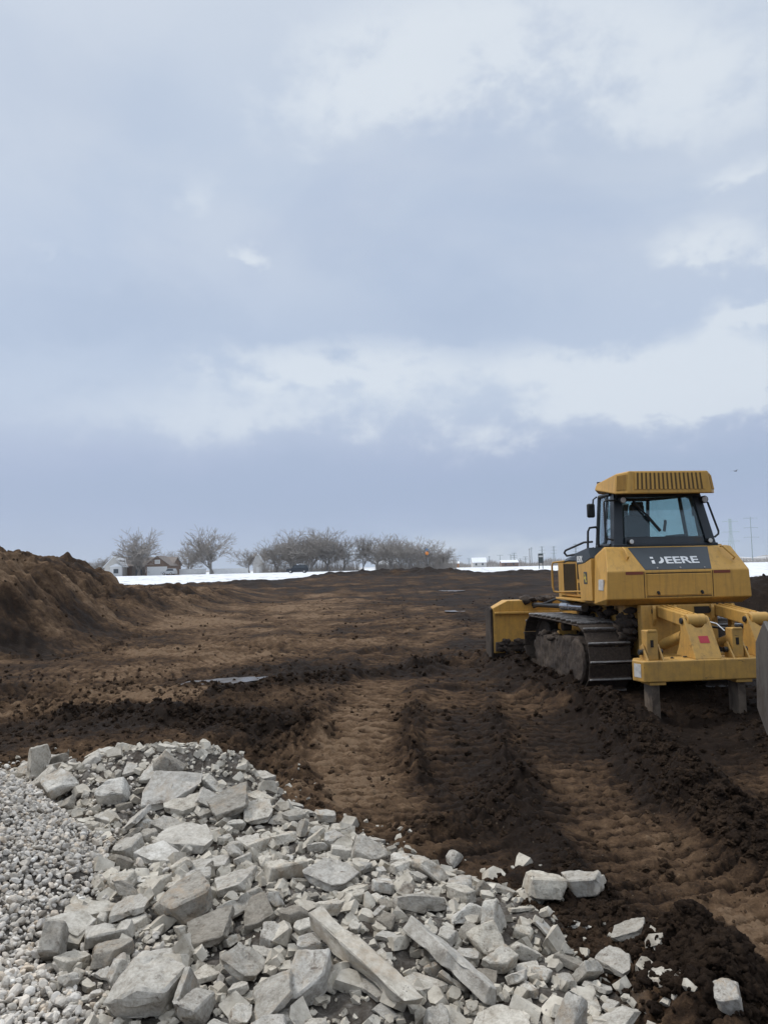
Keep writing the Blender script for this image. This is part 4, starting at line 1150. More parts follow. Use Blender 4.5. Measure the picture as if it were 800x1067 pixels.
cake_mud()
CHUNKS = [  # featured, spec, x, y, z, rx, ry, rz, sx, sy, sz, label
    (0,0,-1.193,3.257,0.083,0.264,0.078,-0.68,0.099,0.086,0.084,'tiny flat lying concrete plate touching the chunky angular pebble edge block'),
    (0,0,0.272,2.613,0.095,0.13,-0,-0.383,0.207,0.172,0.176,'sizeable flat lying concrete plate before the large thick pale slab'),
    (0,6,-2.681,6.445,0.15,-2.049,0.25,1.482,0.132,0.11,0.112,'small tipped up concrete block beside the pointed crest chunk'),
    (0,11,0.015,2.587,0.084,0.112,-0.181,2.357,0.095,0.087,0.081,'tiny flat lying concrete block beside the large thick pale slab'),
    (0,11,-2.635,5.811,0.174,-0.076,0.686,-2.689,0.26,0.248,0.221,'sizeable tipped up concrete block before the pointed crest chunk'),
    (0,10,-2.223,5.505,0.107,0.6,0.188,-1.014,0.101,0.087,0.086,'tiny tipped up concrete block beside the pale block behind the pebbles'),
    (0,18,-1.06,5.569,0.154,1.62,-0.093,1.022,0.124,0.105,0.105,'small tipped up concrete lump beyond the long thin flat slab of the heap peak'),
    (0,10,-0.291,2.861,0.088,0.005,-0.167,-0.594,0.093,0.086,0.079,'tiny flat lying concrete block touching the rough dark pitted slab'),
    (0,1,0.407,2.688,0.086,0.021,0.032,-0.125,0.189,0.184,0.161,'middling flat lying concrete plate touching the large thick pale slab'),
    (0,16,-3.015,6.193,0.121,0.529,0.136,-2.605,0.132,0.12,0.112,'small tipped up concrete lump touching the pointed crest chunk'),
    (0,11,0.45,3.924,0.107,1.808,2.441,0.456,0.096,0.095,0.081,'tiny tipped up concrete block beside the mud spotted rim lump'),
    (0,17,0.354,3.572,0.149,-0.966,0.802,-2.591,0.146,0.138,0.124,'small tipped up concrete lump beyond the rough rounded lump'),
    (0,15,0.625,3.727,0.099,0.235,-0.02,-2.956,0.126,0.105,0.107,'small flat lying concrete stick before the big mud stained block'),
    (0,17,-1.147,5.382,0.165,1.103,2.13,1.039,0.203,0.188,0.173,'sizeable flat lying concrete lump touching the long thin flat slab of the heap peak'),
    (0,5,0.069,2.507,0.075,0.09,-0.112,0.299,0.109,0.098,0.093,'tiny flat lying concrete plate before the large thick pale slab'),
    (0,11,-1.674,5.019,0.056,-0.237,0.197,2.631,0.126,0.104,0.107,'small flat lying concrete block touching the flat slab between pebbles and heap'),
    (0,9,0.745,3.972,0.024,2.926,0.104,-0.705,0.091,0.09,0.077,'tiny flat lying concrete block touching the big mud stained block'),
    (0,5,0.57,4.054,0.057,-0.227,0.205,-0.249,0.174,0.16,0.148,'middling flat lying concrete plate beside the big mud stained block'),
    (0,10,-1.652,6.686,-0.04,-0.135,-0.225,-2.697,0.098,0.096,0.083,'tiny flat lying concrete block beyond the largest tilted slab'),
    (0,13,-0.561,3.329,0.115,0.356,-0.003,-0.352,0.145,0.12,0.123,'small flat lying concrete stick touching the light square slab'),
    (0,16,-1.557,4.416,0.094,-0.161,0.514,0.342,0.141,0.141,0.12,'small tipped up concrete lump touching the tilted white slab at the pebbles'),
    (0,4,-1.184,5.182,0.08,0.204,0.066,1.47,0.091,0.082,0.077,'tiny flat lying concrete plate touching the long thin flat slab of the heap peak'),
    (0,8,-1.404,3.749,0.073,1.578,0.128,-1.511,0.098,0.082,0.083,'tiny tipped up concrete block touching the squarish stone on the pebbles'),
    (0,12,-1.266,6.382,0.081,-2.984,-0.163,-0.279,0.306,0.273,0.26,'sizeable flat lying concrete stick beyond the largest tilted slab'),
    (0,13,0.254,3.512,0.122,0.023,-0.199,2.474,0.093,0.077,0.079,'tiny flat lying concrete stick touching the thin level slab'),
    (0,7,-1.475,4.635,0.045,0.156,-0.067,-0.167,0.081,0.07,0.069,'tiny flat lying concrete block touching the pale slab with a dark spot'),
    (0,6,-0.481,4.029,0.124,-0.073,0.219,0.411,0.1,0.081,0.085,'tiny flat lying concrete block touching the crisp rectangular block'),
    (0,11,-1.509,3.475,0.102,-1.533,0.766,1.753,0.244,0.228,0.207,'sizeable tipped up concrete block touching the flat grey bar at the pebbles'),
    (0,8,-0.867,3.15,0.114,1.975,-0.141,-0.928,0.097,0.095,0.083,'tiny tipped up concrete block touching the white tan stained slab'),
    (0,10,-1.297,3.92,0.075,-0.06,-0.202,0.879,0.122,0.112,0.104,'small flat lying concrete block beside the squarish stone on the pebbles'),
    (0,3,-2.381,6.482,0.191,-0.174,0.041,0.369,0.32,0.266,0.272,'sizeable flat lying concrete plate beside the pointed crest chunk'),
    (0,7,0.613,2.748,0.137,1.389,0.763,-2.347,0.189,0.166,0.161,'middling tipped up concrete block touching the broad muddy slab'),
    (0,13,0.132,3.781,0.152,0.025,0.169,1.541,0.162,0.136,0.138,'middling flat lying concrete stick touching the thin level slab'),
    (0,12,-1.243,3.054,0.08,0.01,0.05,0.725,0.095,0.092,0.081,'tiny flat lying concrete stick before the chunky angular pebble edge block'),
    (0,0,-1.748,5.691,0.273,-0.017,-2.636,-1.547,0.216,0.201,0.183,'sizeable tipped up concrete plate beyond the largest tilted slab'),
    (0,0,-2.186,5.41,0.08,-0.281,-2.975,-1.111,0.106,0.099,0.09,'tiny flat lying concrete plate beside the pale block behind the pebbles'),
    (0,15,-0.102,3.042,0.12,-0.036,0.106,-1.004,0.156,0.145,0.132,'middling flat lying concrete stick touching the long curb beam'),
    (0,17,0.443,4.087,0.081,-0.157,-0.264,-2.841,0.077,0.074,0.066,'tiny flat lying concrete lump beside the mud spotted rim lump'),
    (0,13,-0.957,6.037,-0,0.477,-2.849,1.114,0.091,0.077,0.078,'tiny flat lying concrete stick beside the largest tilted slab'),
    (0,16,0.607,3.172,0.083,0.184,0.093,2.074,0.086,0.071,0.073,'tiny flat lying concrete lump touching the chipped white slab'),
    (0,7,-0.671,3.294,0.119,0.049,0.119,2.436,0.087,0.071,0.074,'tiny flat lying concrete block touching the light square slab'),
    (0,13,-0.709,4.188,0.108,2.834,-0.064,1.501,0.097,0.079,0.082,'tiny flat lying concrete stick touching the crisp rectangular block'),
    (0,18,-0.169,3.443,0.159,0.055,0.052,-1.123,0.098,0.087,0.084,'tiny flat lying concrete lump touching the smooth grey boulder'),
    (0,5,-0.464,2.955,0.089,-2.992,0.195,-0.333,0.088,0.078,0.075,'tiny flat lying concrete plate touching the rough dark pitted slab'),
    (0,6,-0.56,2.651,0.118,-1.551,0.014,2.626,0.208,0.203,0.176,'sizeable tipped up concrete block before the crumbly white lump'),
    (0,7,-0.765,3.777,0.117,-0.17,0.006,0.561,0.123,0.111,0.105,'small flat lying concrete block touching the dark grey slab'),
    (0,10,0.232,3.403,0.132,0.127,0.027,0.968,0.137,0.115,0.117,'small flat lying concrete block touching the rough rounded lump'),
    (0,0,-0.086,2.732,0.076,-0.081,-0.158,2.424,0.118,0.105,0.1,'small flat lying concrete plate before the long curb beam'),
    (0,13,0.053,3.993,0.125,-3.102,-0.091,1.214,0.091,0.078,0.077,'tiny flat lying concrete stick touching the mud spotted rim lump'),
    (0,0,-1.688,4.859,0.069,-2.513,-0.135,-1.628,0.206,0.193,0.175,'sizeable tipped up concrete plate before the flat slab between pebbles and heap'),
    (0,3,-0.09,4.724,0.081,0.031,-0.251,-2.359,0.168,0.164,0.142,'middling flat lying concrete plate beside the bluish grey block'),
    (0,18,0.158,3.174,0.113,1.587,0.005,0.29,0.098,0.096,0.083,'tiny tipped up concrete lump touching the long straight bar'),
    (0,3,-0.551,3.021,0.1,-0.115,-0.04,0.737,0.117,0.105,0.1,'small flat lying concrete plate touching the rough dark pitted slab'),
    (0,7,-2.198,6.442,0.25,-0.021,-2.654,1.244,0.264,0.212,0.225,'sizeable tipped up concrete block beside the pointed crest chunk'),
    (0,11,0.17,3.419,0.145,-2.868,0.153,0.636,0.106,0.104,0.091,'tiny flat lying concrete block beside the rough rounded lump'),
    (0,3,-2.26,5.448,0.069,0.198,-0.222,-2.404,0.116,0.112,0.098,'small flat lying concrete plate beside the pale block behind the pebbles'),
    (0,16,0.496,2.464,0.088,-0.138,-0.026,-1.799,0.105,0.093,0.089,'tiny flat lying concrete lump before the large thick pale slab'),
    (0,6,-1.393,3.385,0.069,-0.115,-0.159,-1.874,0.161,0.132,0.137,'middling flat lying concrete block touching the chunky angular pebble edge block'),
    (0,4,-1.135,4.936,0.07,0.263,0.109,0.535,0.155,0.138,0.131,'middling flat lying concrete plate touching the wide tan stained slab'),
    (0,17,-1.014,5.049,0.083,-0.214,0.039,-1.73,0.137,0.125,0.116,'small flat lying concrete lump touching the long thin flat slab of the heap peak'),
    (0,12,-2.97,6.609,0.111,1.47,0.136,-0.279,0.181,0.147,0.154,'middling tipped up concrete stick touching the pale flat chunk on the back crest'),
    (0,17,-1.307,5.56,0.211,1.908,-0.208,-0.679,0.2,0.174,0.17,'sizeable tipped up concrete lump beside the largest tilted slab'),
    (0,7,-2.375,6.387,0.261,3.132,-0.068,1.504,0.161,0.156,0.137,'middling flat lying concrete block beside the pointed crest chunk'),
    (0,0,-0.497,4.732,0.09,-2.573,0.061,-1.944,0.185,0.172,0.157,'middling tipped up concrete plate touching the brown stained block'),
    (0,4,-1.467,5.079,0.074,0.182,0.235,-0.503,0.2,0.173,0.17,'sizeable flat lying concrete plate beside the flat slab between pebbles and heap'),
    (0,5,-0.732,4.456,0.093,-0.165,0.089,1.877,0.135,0.111,0.115,'small flat lying concrete plate before the brown stained block'),
    (0,18,-2.205,5.541,0.154,-2.01,0.439,-1.347,0.108,0.096,0.092,'tiny tipped up concrete lump beside the pale block behind the pebbles'),
    (0,2,-1.527,6.54,-0.019,2.895,-0.072,1.016,0.098,0.088,0.083,'tiny flat lying concrete plate beyond the largest tilted slab'),
    (0,10,-0.734,3.483,0.095,-0.377,-0.049,0.895,0.103,0.098,0.087,'tiny flat lying concrete block touching the straight fronted light slab'),
    (0,15,-0.861,4.268,0.066,0.089,0.163,2.946,0.142,0.14,0.121,'small flat lying concrete stick touching the blunt broad grey slab'),
    (0,17,-1.633,5.117,0.073,-0.957,0.813,-2.729,0.13,0.112,0.111,'small tipped up concrete lump touching the flat slab between pebbles and heap'),
    (0,8,-0.353,3.295,0.164,0.094,0.007,0.488,0.119,0.11,0.101,'small flat lying concrete block beside the light square slab'),
    (0,5,0.33,4.201,0.084,0.399,-0.031,-2.715,0.117,0.109,0.099,'small flat lying concrete plate touching the mud spotted rim lump'),
    (0,18,-2.062,6.555,0.213,0.445,0.299,2.208,0.209,0.192,0.177,'sizeable tipped up concrete lump beside the pointed crest chunk'),
    (0,1,-0.345,4.392,0.097,0.077,-0.183,2.953,0.158,0.157,0.134,'middling flat lying concrete plate beyond the big pitted leaning slab'),
    (0,12,0.754,3.268,0.077,-0.099,0.2,-0.52,0.211,0.178,0.179,'sizeable flat lying concrete stick touching the muddy hollow block'),
    (0,18,-0.64,3.153,0.099,1.616,-0.257,-0.566,0.092,0.079,0.078,'tiny tipped up concrete lump touching the light square slab'),
    (0,10,-3.553,6.508,0.084,-1.166,-0.602,1.601,0.167,0.147,0.142,'middling tipped up concrete block beside the pointed crest chunk'),
    (0,13,0.775,3.437,0.038,0.28,0.064,1.31,0.108,0.105,0.091,'tiny flat lying concrete stick beyond the half buried grey slab'),
    (0,8,0.05,4.165,0.133,0.081,-0.245,-1.174,0.119,0.119,0.101,'small flat lying concrete block touching the mud spotted rim lump'),
    (0,2,-1.057,6.339,0.048,-3.009,-0.059,0.584,0.207,0.181,0.176,'sizeable flat lying concrete plate beyond the largest tilted slab'),
    (0,0,-1.502,3.888,0.073,0.024,0.205,0.314,0.285,0.258,0.242,'sizeable flat lying concrete plate touching the squarish stone on the pebbles'),
    (0,9,-0.066,4.222,0.101,0.082,-0.036,1.874,0.094,0.084,0.08,'tiny flat lying concrete block touching the square grey rim block'),
    (0,2,-0.697,4.911,0.055,0.037,-0.105,1.147,0.082,0.073,0.07,'tiny flat lying concrete plate touching the brown stained block'),
    (0,8,-1.974,5.097,0.081,-0.087,0.143,-0.367,0.103,0.091,0.088,'tiny flat lying concrete block beside the flat slab between pebbles and heap'),
    (0,13,-0.062,3.595,0.153,1.731,-0.128,0.979,0.132,0.111,0.112,'small tipped up concrete stick touching the thin level slab'),
    (0,9,-0.157,2.497,0.071,-1.535,0.491,-2.095,0.1,0.08,0.085,'tiny tipped up concrete block before the rough dark pitted slab'),
    (0,16,0.366,4.596,0.011,-2.971,-0.734,0.73,0.099,0.097,0.084,'tiny tipped up concrete lump beside the square grey rim block'),
    (0,1,-0.765,3.88,0.095,0.016,-0.003,-1.699,0.093,0.092,0.079,'tiny flat lying concrete plate before the blunt broad grey slab'),
    (0,10,-0.463,2.47,0.057,-0.115,0.091,1.196,0.085,0.083,0.073,'tiny flat lying concrete block before the rough dark pitted slab'),
    (0,7,-2.589,6.669,0.111,0.115,0.007,1.768,0.149,0.141,0.127,'small flat lying concrete block beside the pale flat chunk on the back crest'),
    (0,11,-1.239,4.605,0.071,1.405,2.283,-0.189,0.109,0.087,0.093,'tiny tipped up concrete block touching the pale slab with a dark spot'),
    (0,18,-0.574,3.775,0.146,-0.734,-2.526,-0.539,0.126,0.124,0.107,'small flat lying concrete lump touching the dark grey slab'),
    (0,7,-1.847,5.336,0.133,3.061,-0.093,0.543,0.119,0.097,0.102,'small flat lying concrete block touching the pale block behind the pebbles'),
    (0,8,-1.551,4.938,0.064,0.075,0.018,-1.106,0.136,0.126,0.116,'small flat lying concrete block before the flat slab between pebbles and heap'),
    (0,7,-0.015,3.091,0.107,2.897,-0.049,-1.259,0.081,0.078,0.069,'tiny flat lying concrete block touching the long curb beam'),
    (0,10,-1.202,4.373,0.085,-0.148,-0.369,0.458,0.152,0.135,0.129,'middling tipped up concrete block touching the long brownish layered slab'),
    (0,5,0.617,2.576,0.084,-0.006,0.23,-1.478,0.192,0.174,0.163,'middling flat lying concrete plate before the broad muddy slab'),
    (0,10,-1.072,5.223,0.101,-0.426,0.093,-2.871,0.161,0.137,0.137,'middling tipped up concrete block touching the long thin flat slab of the heap peak'),
    (0,16,-0.153,4.213,0.123,0.228,0.039,2.029,0.103,0.089,0.087,'tiny flat lying concrete lump touching the big pitted leaning slab'),
    (0,11,0.436,3.234,0.106,-0.325,0.181,-2.525,0.156,0.133,0.133,'middling tipped up concrete block touching the chipped white slab'),
    (0,3,-0.88,5.108,0.048,0.073,0.115,-0.612,0.085,0.072,0.072,'tiny flat lying concrete plate touching the stacked upright plates'),
    (0,13,-0.388,3.792,0.148,0.132,0.173,1.943,0.139,0.137,0.118,'small flat lying concrete stick beyond the smooth grey boulder'),
    (0,13,-1.131,3.577,0.068,-3.112,0.083,1.491,0.09,0.079,0.077,'tiny flat lying concrete stick touching the flat grey bar at the pebbles'),
    (0,0,-1.183,4.543,0.057,0.055,0.016,-0.524,0.119,0.107,0.102,'small flat lying concrete plate touching the long brownish layered slab'),
    (0,5,-1.424,5.312,0.136,-0.225,0.074,-2.438,0.302,0.254,0.256,'sizeable flat lying concrete plate before the largest tilted slab'),
    (0,16,-0.953,2.997,0.148,0.221,0.023,1.296,0.269,0.235,0.229,'sizeable flat lying concrete lump touching the white tan stained slab'),
    (0,8,-0.182,3.771,0.152,0.075,0.023,-2.691,0.112,0.106,0.095,'tiny flat lying concrete block beyond the smooth grey boulder'),
    (0,13,-1.703,5.96,0.384,0.058,0.076,-0.319,0.138,0.127,0.117,'small flat lying concrete stick beyond the largest tilted slab'),
    (0,7,-1.604,4.683,0.077,0.167,0.099,-1.637,0.248,0.223,0.211,'sizeable flat lying concrete block beside the pale slab with a dark spot'),
    (0,10,-2.734,6.53,0.114,0.051,-0.044,1.744,0.109,0.094,0.093,'tiny flat lying concrete block beside the pointed crest chunk'),
    (0,0,-0.932,5.542,0.121,0.087,0.2,-0.442,0.2,0.187,0.17,'sizeable flat lying concrete plate beyond the long thin flat slab of the heap peak'),
    (0,10,-0.852,5.303,0.085,-0.24,-0.021,-2.434,0.13,0.107,0.11,'small flat lying concrete block touching the stacked upright plates'),
    (0,2,-0.246,4.322,0.088,0.143,0.015,2.491,0.123,0.114,0.104,'small flat lying concrete plate beyond the big pitted leaning slab'),
    (0,11,-2.917,6.482,0.12,0.086,-0.172,-0.982,0.1,0.1,0.085,'tiny flat lying concrete block touching the pointed crest chunk'),
    (0,16,-2.437,5.651,0.206,-0.312,0.308,-2.541,0.228,0.224,0.194,'sizeable tipped up concrete lump beside the pale block behind the pebbles'),
    (0,13,-0.586,4.44,0.09,3.022,0.069,-1.521,0.122,0.108,0.104,'small flat lying concrete stick before the brown stained block'),
    (0,10,-2.807,6.12,0.242,0.294,-1.633,-0.963,0.312,0.267,0.265,'sizeable tipped up concrete block before the pale flat chunk on the back crest'),
    (0,6,-0.572,2.885,0.106,0.335,-0.099,1.756,0.121,0.108,0.103,'small flat lying concrete block touching the rough dark pitted slab'),
    (0,3,-0.668,5.161,0.107,0.072,0.038,-0.781,0.203,0.184,0.173,'sizeable flat lying concrete plate touching the stacked upright plates'),
    (0,3,-1.623,6.59,-0.02,0.026,-0.144,-0.267,0.123,0.112,0.105,'small flat lying concrete plate beyond the largest tilted slab'),
    (0,17,-0.914,6.138,0.032,0.176,-0.297,-0.779,0.089,0.088,0.076,'tiny tipped up concrete lump beside the largest tilted slab'),
    (0,16,-1.244,6.492,0.05,0.246,-2.927,-0.851,0.152,0.147,0.129,'middling flat lying concrete lump beyond the largest tilted slab'),
    (0,15,-0.663,3.61,0.1,-0.023,-0.204,0.604,0.113,0.106,0.096,'tiny flat lying concrete stick touching the dark grey slab'),
    (0,8,-0.433,2.796,0.107,0.038,0.03,-0.073,0.151,0.134,0.128,'middling flat lying concrete block touching the rough dark pitted slab'),
    (0,8,-1.823,6.837,0.063,-0.627,-1.24,2.574,0.241,0.232,0.205,'sizeable tipped up concrete block beside the pale flat chunk on the back crest'),
    (0,16,-0.858,4.43,0.083,-0.166,-0.34,-0.024,0.114,0.105,0.097,'tiny tipped up concrete lump touching the long brownish layered slab'),
    (0,17,-1.319,3.244,0.08,-1.005,0.641,2.063,0.108,0.09,0.092,'tiny tipped up concrete lump touching the chunky angular pebble edge block'),
    (0,16,-1.443,4.155,0.097,-0.001,3.132,0.37,0.149,0.129,0.126,'small flat lying concrete lump touching the tilted white slab at the pebbles'),
    (0,11,-2.678,6.063,0.213,0.223,-2.98,1.358,0.211,0.19,0.18,'sizeable flat lying concrete block beside the pointed crest chunk'),
    (0,1,-0.019,3.384,0.149,-0.17,0.021,-0.457,0.154,0.132,0.131,'middling flat lying concrete plate before the thin level slab'),
    (0,8,-1.959,6.793,0.011,-3.002,0.408,-0.161,0.107,0.09,0.091,'tiny flat lying concrete block beside the pale flat chunk on the back crest'),
    (0,1,0.827,2.972,0.073,0.107,0.224,-2.404,0.083,0.075,0.071,'tiny flat lying concrete plate touching the broad muddy slab'),
    (0,17,0.121,2.728,0.087,0.006,-0.182,-2.591,0.117,0.096,0.1,'small flat lying concrete lump beside the large thick pale slab'),
    (0,4,-3.31,6.466,0.079,-3.091,0.25,-0.557,0.114,0.101,0.097,'tiny flat lying concrete plate beside the pointed crest chunk'),
    (0,16,-1.067,4.22,0.073,0.142,0.027,0.113,0.157,0.128,0.133,'middling flat lying concrete lump before the long brownish layered slab'),
    (0,7,-0.706,4.841,0.058,-0.018,0.018,1.649,0.093,0.087,0.079,'tiny flat lying concrete block touching the brown stained block'),
    (0,13,-0.664,5.47,0.043,0.116,-2.985,-0.416,0.128,0.107,0.109,'small flat lying concrete stick beyond the stacked upright plates'),
    (0,8,-1.302,4.983,0.089,-0.093,-0.115,0.653,0.1,0.091,0.085,'tiny flat lying concrete block touching the wide tan stained slab'),
    (0,1,0.267,2.481,0.063,0.046,0.005,0.102,0.106,0.098,0.09,'tiny flat lying concrete plate beside the broad muddy slab'),
    (0,11,-1.914,5.035,0.073,0.215,3.041,-1.384,0.081,0.081,0.069,'tiny flat lying concrete block touching the flat slab between pebbles and heap'),
    (0,17,0.524,3.058,0.089,0.104,-0.205,-0.186,0.081,0.08,0.069,'tiny flat lying concrete lump beyond the large thick pale slab'),
    (0,11,-0.339,3.032,0.142,0.054,0.436,-1.76,0.25,0.24,0.212,'sizeable tipped up concrete block touching the rough dark pitted slab'),
    (0,10,-0.798,2.479,0.072,-0.197,-0.187,0.919,0.215,0.213,0.183,'sizeable flat lying concrete block before the crumbly white lump'),
    (0,1,-0.98,3.672,0.07,-0.258,-0.164,0.722,0.085,0.078,0.072,'tiny flat lying concrete plate touching the large rough white lump'),
    (0,12,-1.433,4.471,0.057,0.173,0.37,2.493,0.098,0.089,0.084,'tiny tipped up concrete stick touching the pale slab with a dark spot'),
    (0,3,-0.841,5.037,0.047,0.084,0.043,-2.801,0.094,0.092,0.08,'tiny flat lying concrete plate before the stacked upright plates'),
    (0,2,-3.412,6.429,0.091,0.126,0.431,2.173,0.105,0.092,0.089,'tiny tipped up concrete plate beside the pointed crest chunk'),
    (0,15,0.169,4.213,0.102,3.041,0.121,-0.801,0.114,0.104,0.097,'tiny flat lying concrete stick touching the square grey rim block'),
    (0,1,-0.035,3.682,0.149,-0.036,-0.086,1.918,0.115,0.094,0.098,'small flat lying concrete plate touching the thin level slab'),
    (0,17,0.56,3.334,0.094,1.576,-0.534,-0.058,0.118,0.118,0.1,'small tipped up concrete lump touching the chipped white slab'),
    (0,8,0.454,3.512,0.147,-1.8,1.062,0.856,0.156,0.152,0.132,'middling flat lying concrete block touching the rough rounded lump'),
    (0,1,-0.701,5.575,0.049,0.056,0.331,0.606,0.15,0.148,0.127,'middling flat lying concrete plate beyond the stacked upright plates'),
    (0,10,-1.622,5.652,0.3,1.69,-2.437,0.066,0.263,0.221,0.223,'sizeable tipped up concrete block touching the largest tilted slab'),
    (0,3,0.127,2.577,0.072,0.048,-0.273,-1.521,0.083,0.074,0.07,'tiny flat lying concrete plate beside the large thick pale slab'),
    (0,3,-2.073,5.658,0.21,0.396,0.017,-0.89,0.085,0.072,0.073,'tiny flat lying concrete plate beyond the pale block behind the pebbles'),
    (0,18,-0.792,4.639,0.093,-0.255,-0.037,0.971,0.165,0.161,0.14,'middling flat lying concrete lump touching the brown stained block'),
    (0,9,-0.572,4.917,0.083,0.343,2.007,0.93,0.138,0.136,0.117,'small tipped up concrete block touching the brown stained block'),
    (0,10,-0.91,4.52,0.099,-0.551,-0.639,-2.024,0.145,0.143,0.123,'small tipped up concrete block touching the long brownish layered slab'),
    (0,9,-3.208,6.242,0.12,0.189,-0.425,-2.689,0.203,0.183,0.172,'sizeable tipped up concrete block beside the pale block behind the pebbles'),
    (0,6,-2.165,5.316,0.109,0.378,2.803,-0.298,0.108,0.089,0.092,'tiny flat lying concrete block beside the pale block behind the pebbles'),
    (0,5,-0.084,3.78,0.142,-0.188,0.155,2.066,0.097,0.091,0.083,'tiny flat lying concrete plate beside the thin level slab'),
    (0,3,-1.482,3.658,0.096,-0.108,-0.331,2.857,0.272,0.252,0.231,'sizeable flat lying concrete plate touching the flat grey bar at the pebbles'),
    (0,17,-0.441,4.65,0.078,0.176,-0.131,-2.191,0.113,0.098,0.096,'tiny flat lying concrete lump beside the brown stained block'),
    (0,18,-0.779,4.837,0.07,-0.012,0.123,-1.231,0.123,0.121,0.105,'small flat lying concrete lump touching the dusty leaning slab'),
    (0,5,-0.644,2.591,0.057,0.176,0.022,-1.466,0.085,0.074,0.072,'tiny flat lying concrete plate before the crumbly white lump'),
    (0,13,0.49,3.133,0.095,0.073,-0.593,-1.219,0.178,0.174,0.152,'middling tipped up concrete stick touching the chipped white slab'),
    (0,5,0.233,3.108,0.091,-0.851,0.539,-0.292,0.13,0.106,0.111,'small tipped up concrete plate touching the long straight bar'),
    (0,1,-0.288,3.503,0.156,-0.005,-0.077,0.795,0.083,0.077,0.07,'tiny flat lying concrete plate touching the smooth grey boulder'),
    (0,7,-0.791,3.594,0.111,-0.114,-0.067,2.807,0.117,0.097,0.1,'small flat lying concrete block touching the straight fronted light slab'),
    (0,12,-0.701,3.127,0.099,0.385,0.051,1.539,0.116,0.095,0.098,'small flat lying concrete stick touching the white tan stained slab'),
    (0,18,-0.275,2.727,0.074,-1.028,0.008,-0.815,0.116,0.1,0.098,'small tipped up concrete lump before the rough dark pitted slab'),
    (0,9,-0.561,3.86,0.123,-2.921,-0.065,1.253,0.108,0.092,0.092,'tiny flat lying concrete block touching the dark grey slab'),
    (0,7,-0.129,4.406,0.125,0.366,0.336,-0.522,0.233,0.189,0.198,'sizeable tipped up concrete block touching the square grey rim block'),
    (0,7,-2.96,6.408,0.113,-0.309,-0.065,2.136,0.117,0.109,0.1,'small flat lying concrete block touching the pointed crest chunk'),
    (0,13,-3.07,6.264,0.067,2.928,-0.219,-0.823,0.119,0.111,0.102,'small flat lying concrete stick touching the pointed crest chunk'),
    (0,2,0.189,3.285,0.108,-0.008,0.124,-0.201,0.091,0.081,0.078,'tiny flat lying concrete plate touching the long straight bar'),
    (0,5,-0.904,2.623,0.066,-0.059,-0.064,0.333,0.082,0.078,0.07,'tiny flat lying concrete plate before the white tan stained slab'),
    (0,10,0.584,3.509,0.097,0.259,0.207,-0.419,0.106,0.091,0.09,'tiny tipped up concrete block beside the rough rounded lump'),
    (0,11,-1.262,4.142,0.079,-0.018,-0.113,0.999,0.183,0.146,0.155,'middling flat lying concrete block touching the tilted white slab at the pebbles'),
    (0,13,0.472,2.578,0.073,-0.092,0.049,-0.341,0.093,0.091,0.079,'tiny flat lying concrete stick before the large thick pale slab'),
    (0,2,-1.359,4.568,0.05,-0.102,-0.07,3.135,0.109,0.105,0.093,'tiny flat lying concrete plate touching the pale slab with a dark spot'),
    (0,9,-0.003,4.554,0.086,0.01,0.14,-2.634,0.082,0.08,0.07,'tiny flat lying concrete block beyond the mud spotted rim lump'),
    (0,6,0.134,4.062,0.128,3.04,0.279,-0.698,0.087,0.087,0.074,'tiny flat lying concrete block touching the mud spotted rim lump'),
    (0,18,-1.146,4.08,0.085,0.037,-0.086,-1.78,0.129,0.11,0.109,'small flat lying concrete lump beside the blunt broad grey slab'),
    (0,8,-3.161,6.617,0.099,0.261,0.155,-1.421,0.113,0.111,0.096,'tiny flat lying concrete block before the pale flat chunk on the back crest'),
    (0,7,-1.028,2.88,0.077,1.826,-0.306,1.01,0.079,0.076,0.067,'tiny tipped up concrete block beside the white tan stained slab'),
    (0,2,-0.536,4.3,0.106,0.188,0.016,-2.678,0.078,0.067,0.067,'tiny flat lying concrete plate touching the crisp rectangular block'),
    (0,6,0.33,3.813,0.146,-0.17,0.054,-0.592,0.173,0.166,0.147,'middling flat lying concrete block beside the thin level slab'),
    (0,15,-0.95,4.048,0.05,0.104,3.093,-0.275,0.078,0.065,0.066,'tiny flat lying concrete stick touching the blunt broad grey slab'),
    (0,0,-0.838,3.523,0.085,-0.299,0.125,2.45,0.078,0.066,0.066,'tiny flat lying concrete plate touching the straight fronted light slab'),
    (0,10,-0.96,3.547,0.097,-1.298,-0.452,-1.088,0.123,0.123,0.105,'small tipped up concrete block touching the straight fronted light slab'),
    (0,1,0.747,3.079,0.061,-0.098,0.051,0.486,0.099,0.098,0.084,'tiny flat lying concrete plate touching the muddy hollow block'),
    (0,17,-0.164,3.229,0.14,0.057,-0.341,1.724,0.098,0.094,0.083,'tiny flat lying concrete lump touching the long curb beam'),
    (0,18,-0.557,2.54,0.064,0.012,-0.059,0.11,0.079,0.078,0.067,'tiny flat lying concrete lump before the crumbly white lump'),
    (0,18,-0.391,3.433,0.166,-0.054,0.06,-1.776,0.131,0.125,0.112,'small flat lying concrete lump touching the smooth grey boulder'),
    (0,8,-2.315,5.502,0.113,-0.56,-0.326,1.699,0.127,0.125,0.108,'small tipped up concrete block beside the pale block behind the pebbles'),
    (0,16,-0.021,3.477,0.164,-0.206,-0.004,2.369,0.087,0.074,0.074,'tiny flat lying concrete lump before the thin level slab'),
    (0,13,-0.475,5.064,0.052,2.951,0.118,-0.606,0.159,0.152,0.135,'middling flat lying concrete stick touching the bluish grey block'),
    (0,10,-0.712,3.971,0.101,-0.196,-0.198,0.419,0.102,0.086,0.087,'tiny flat lying concrete block touching the blunt broad grey slab'),
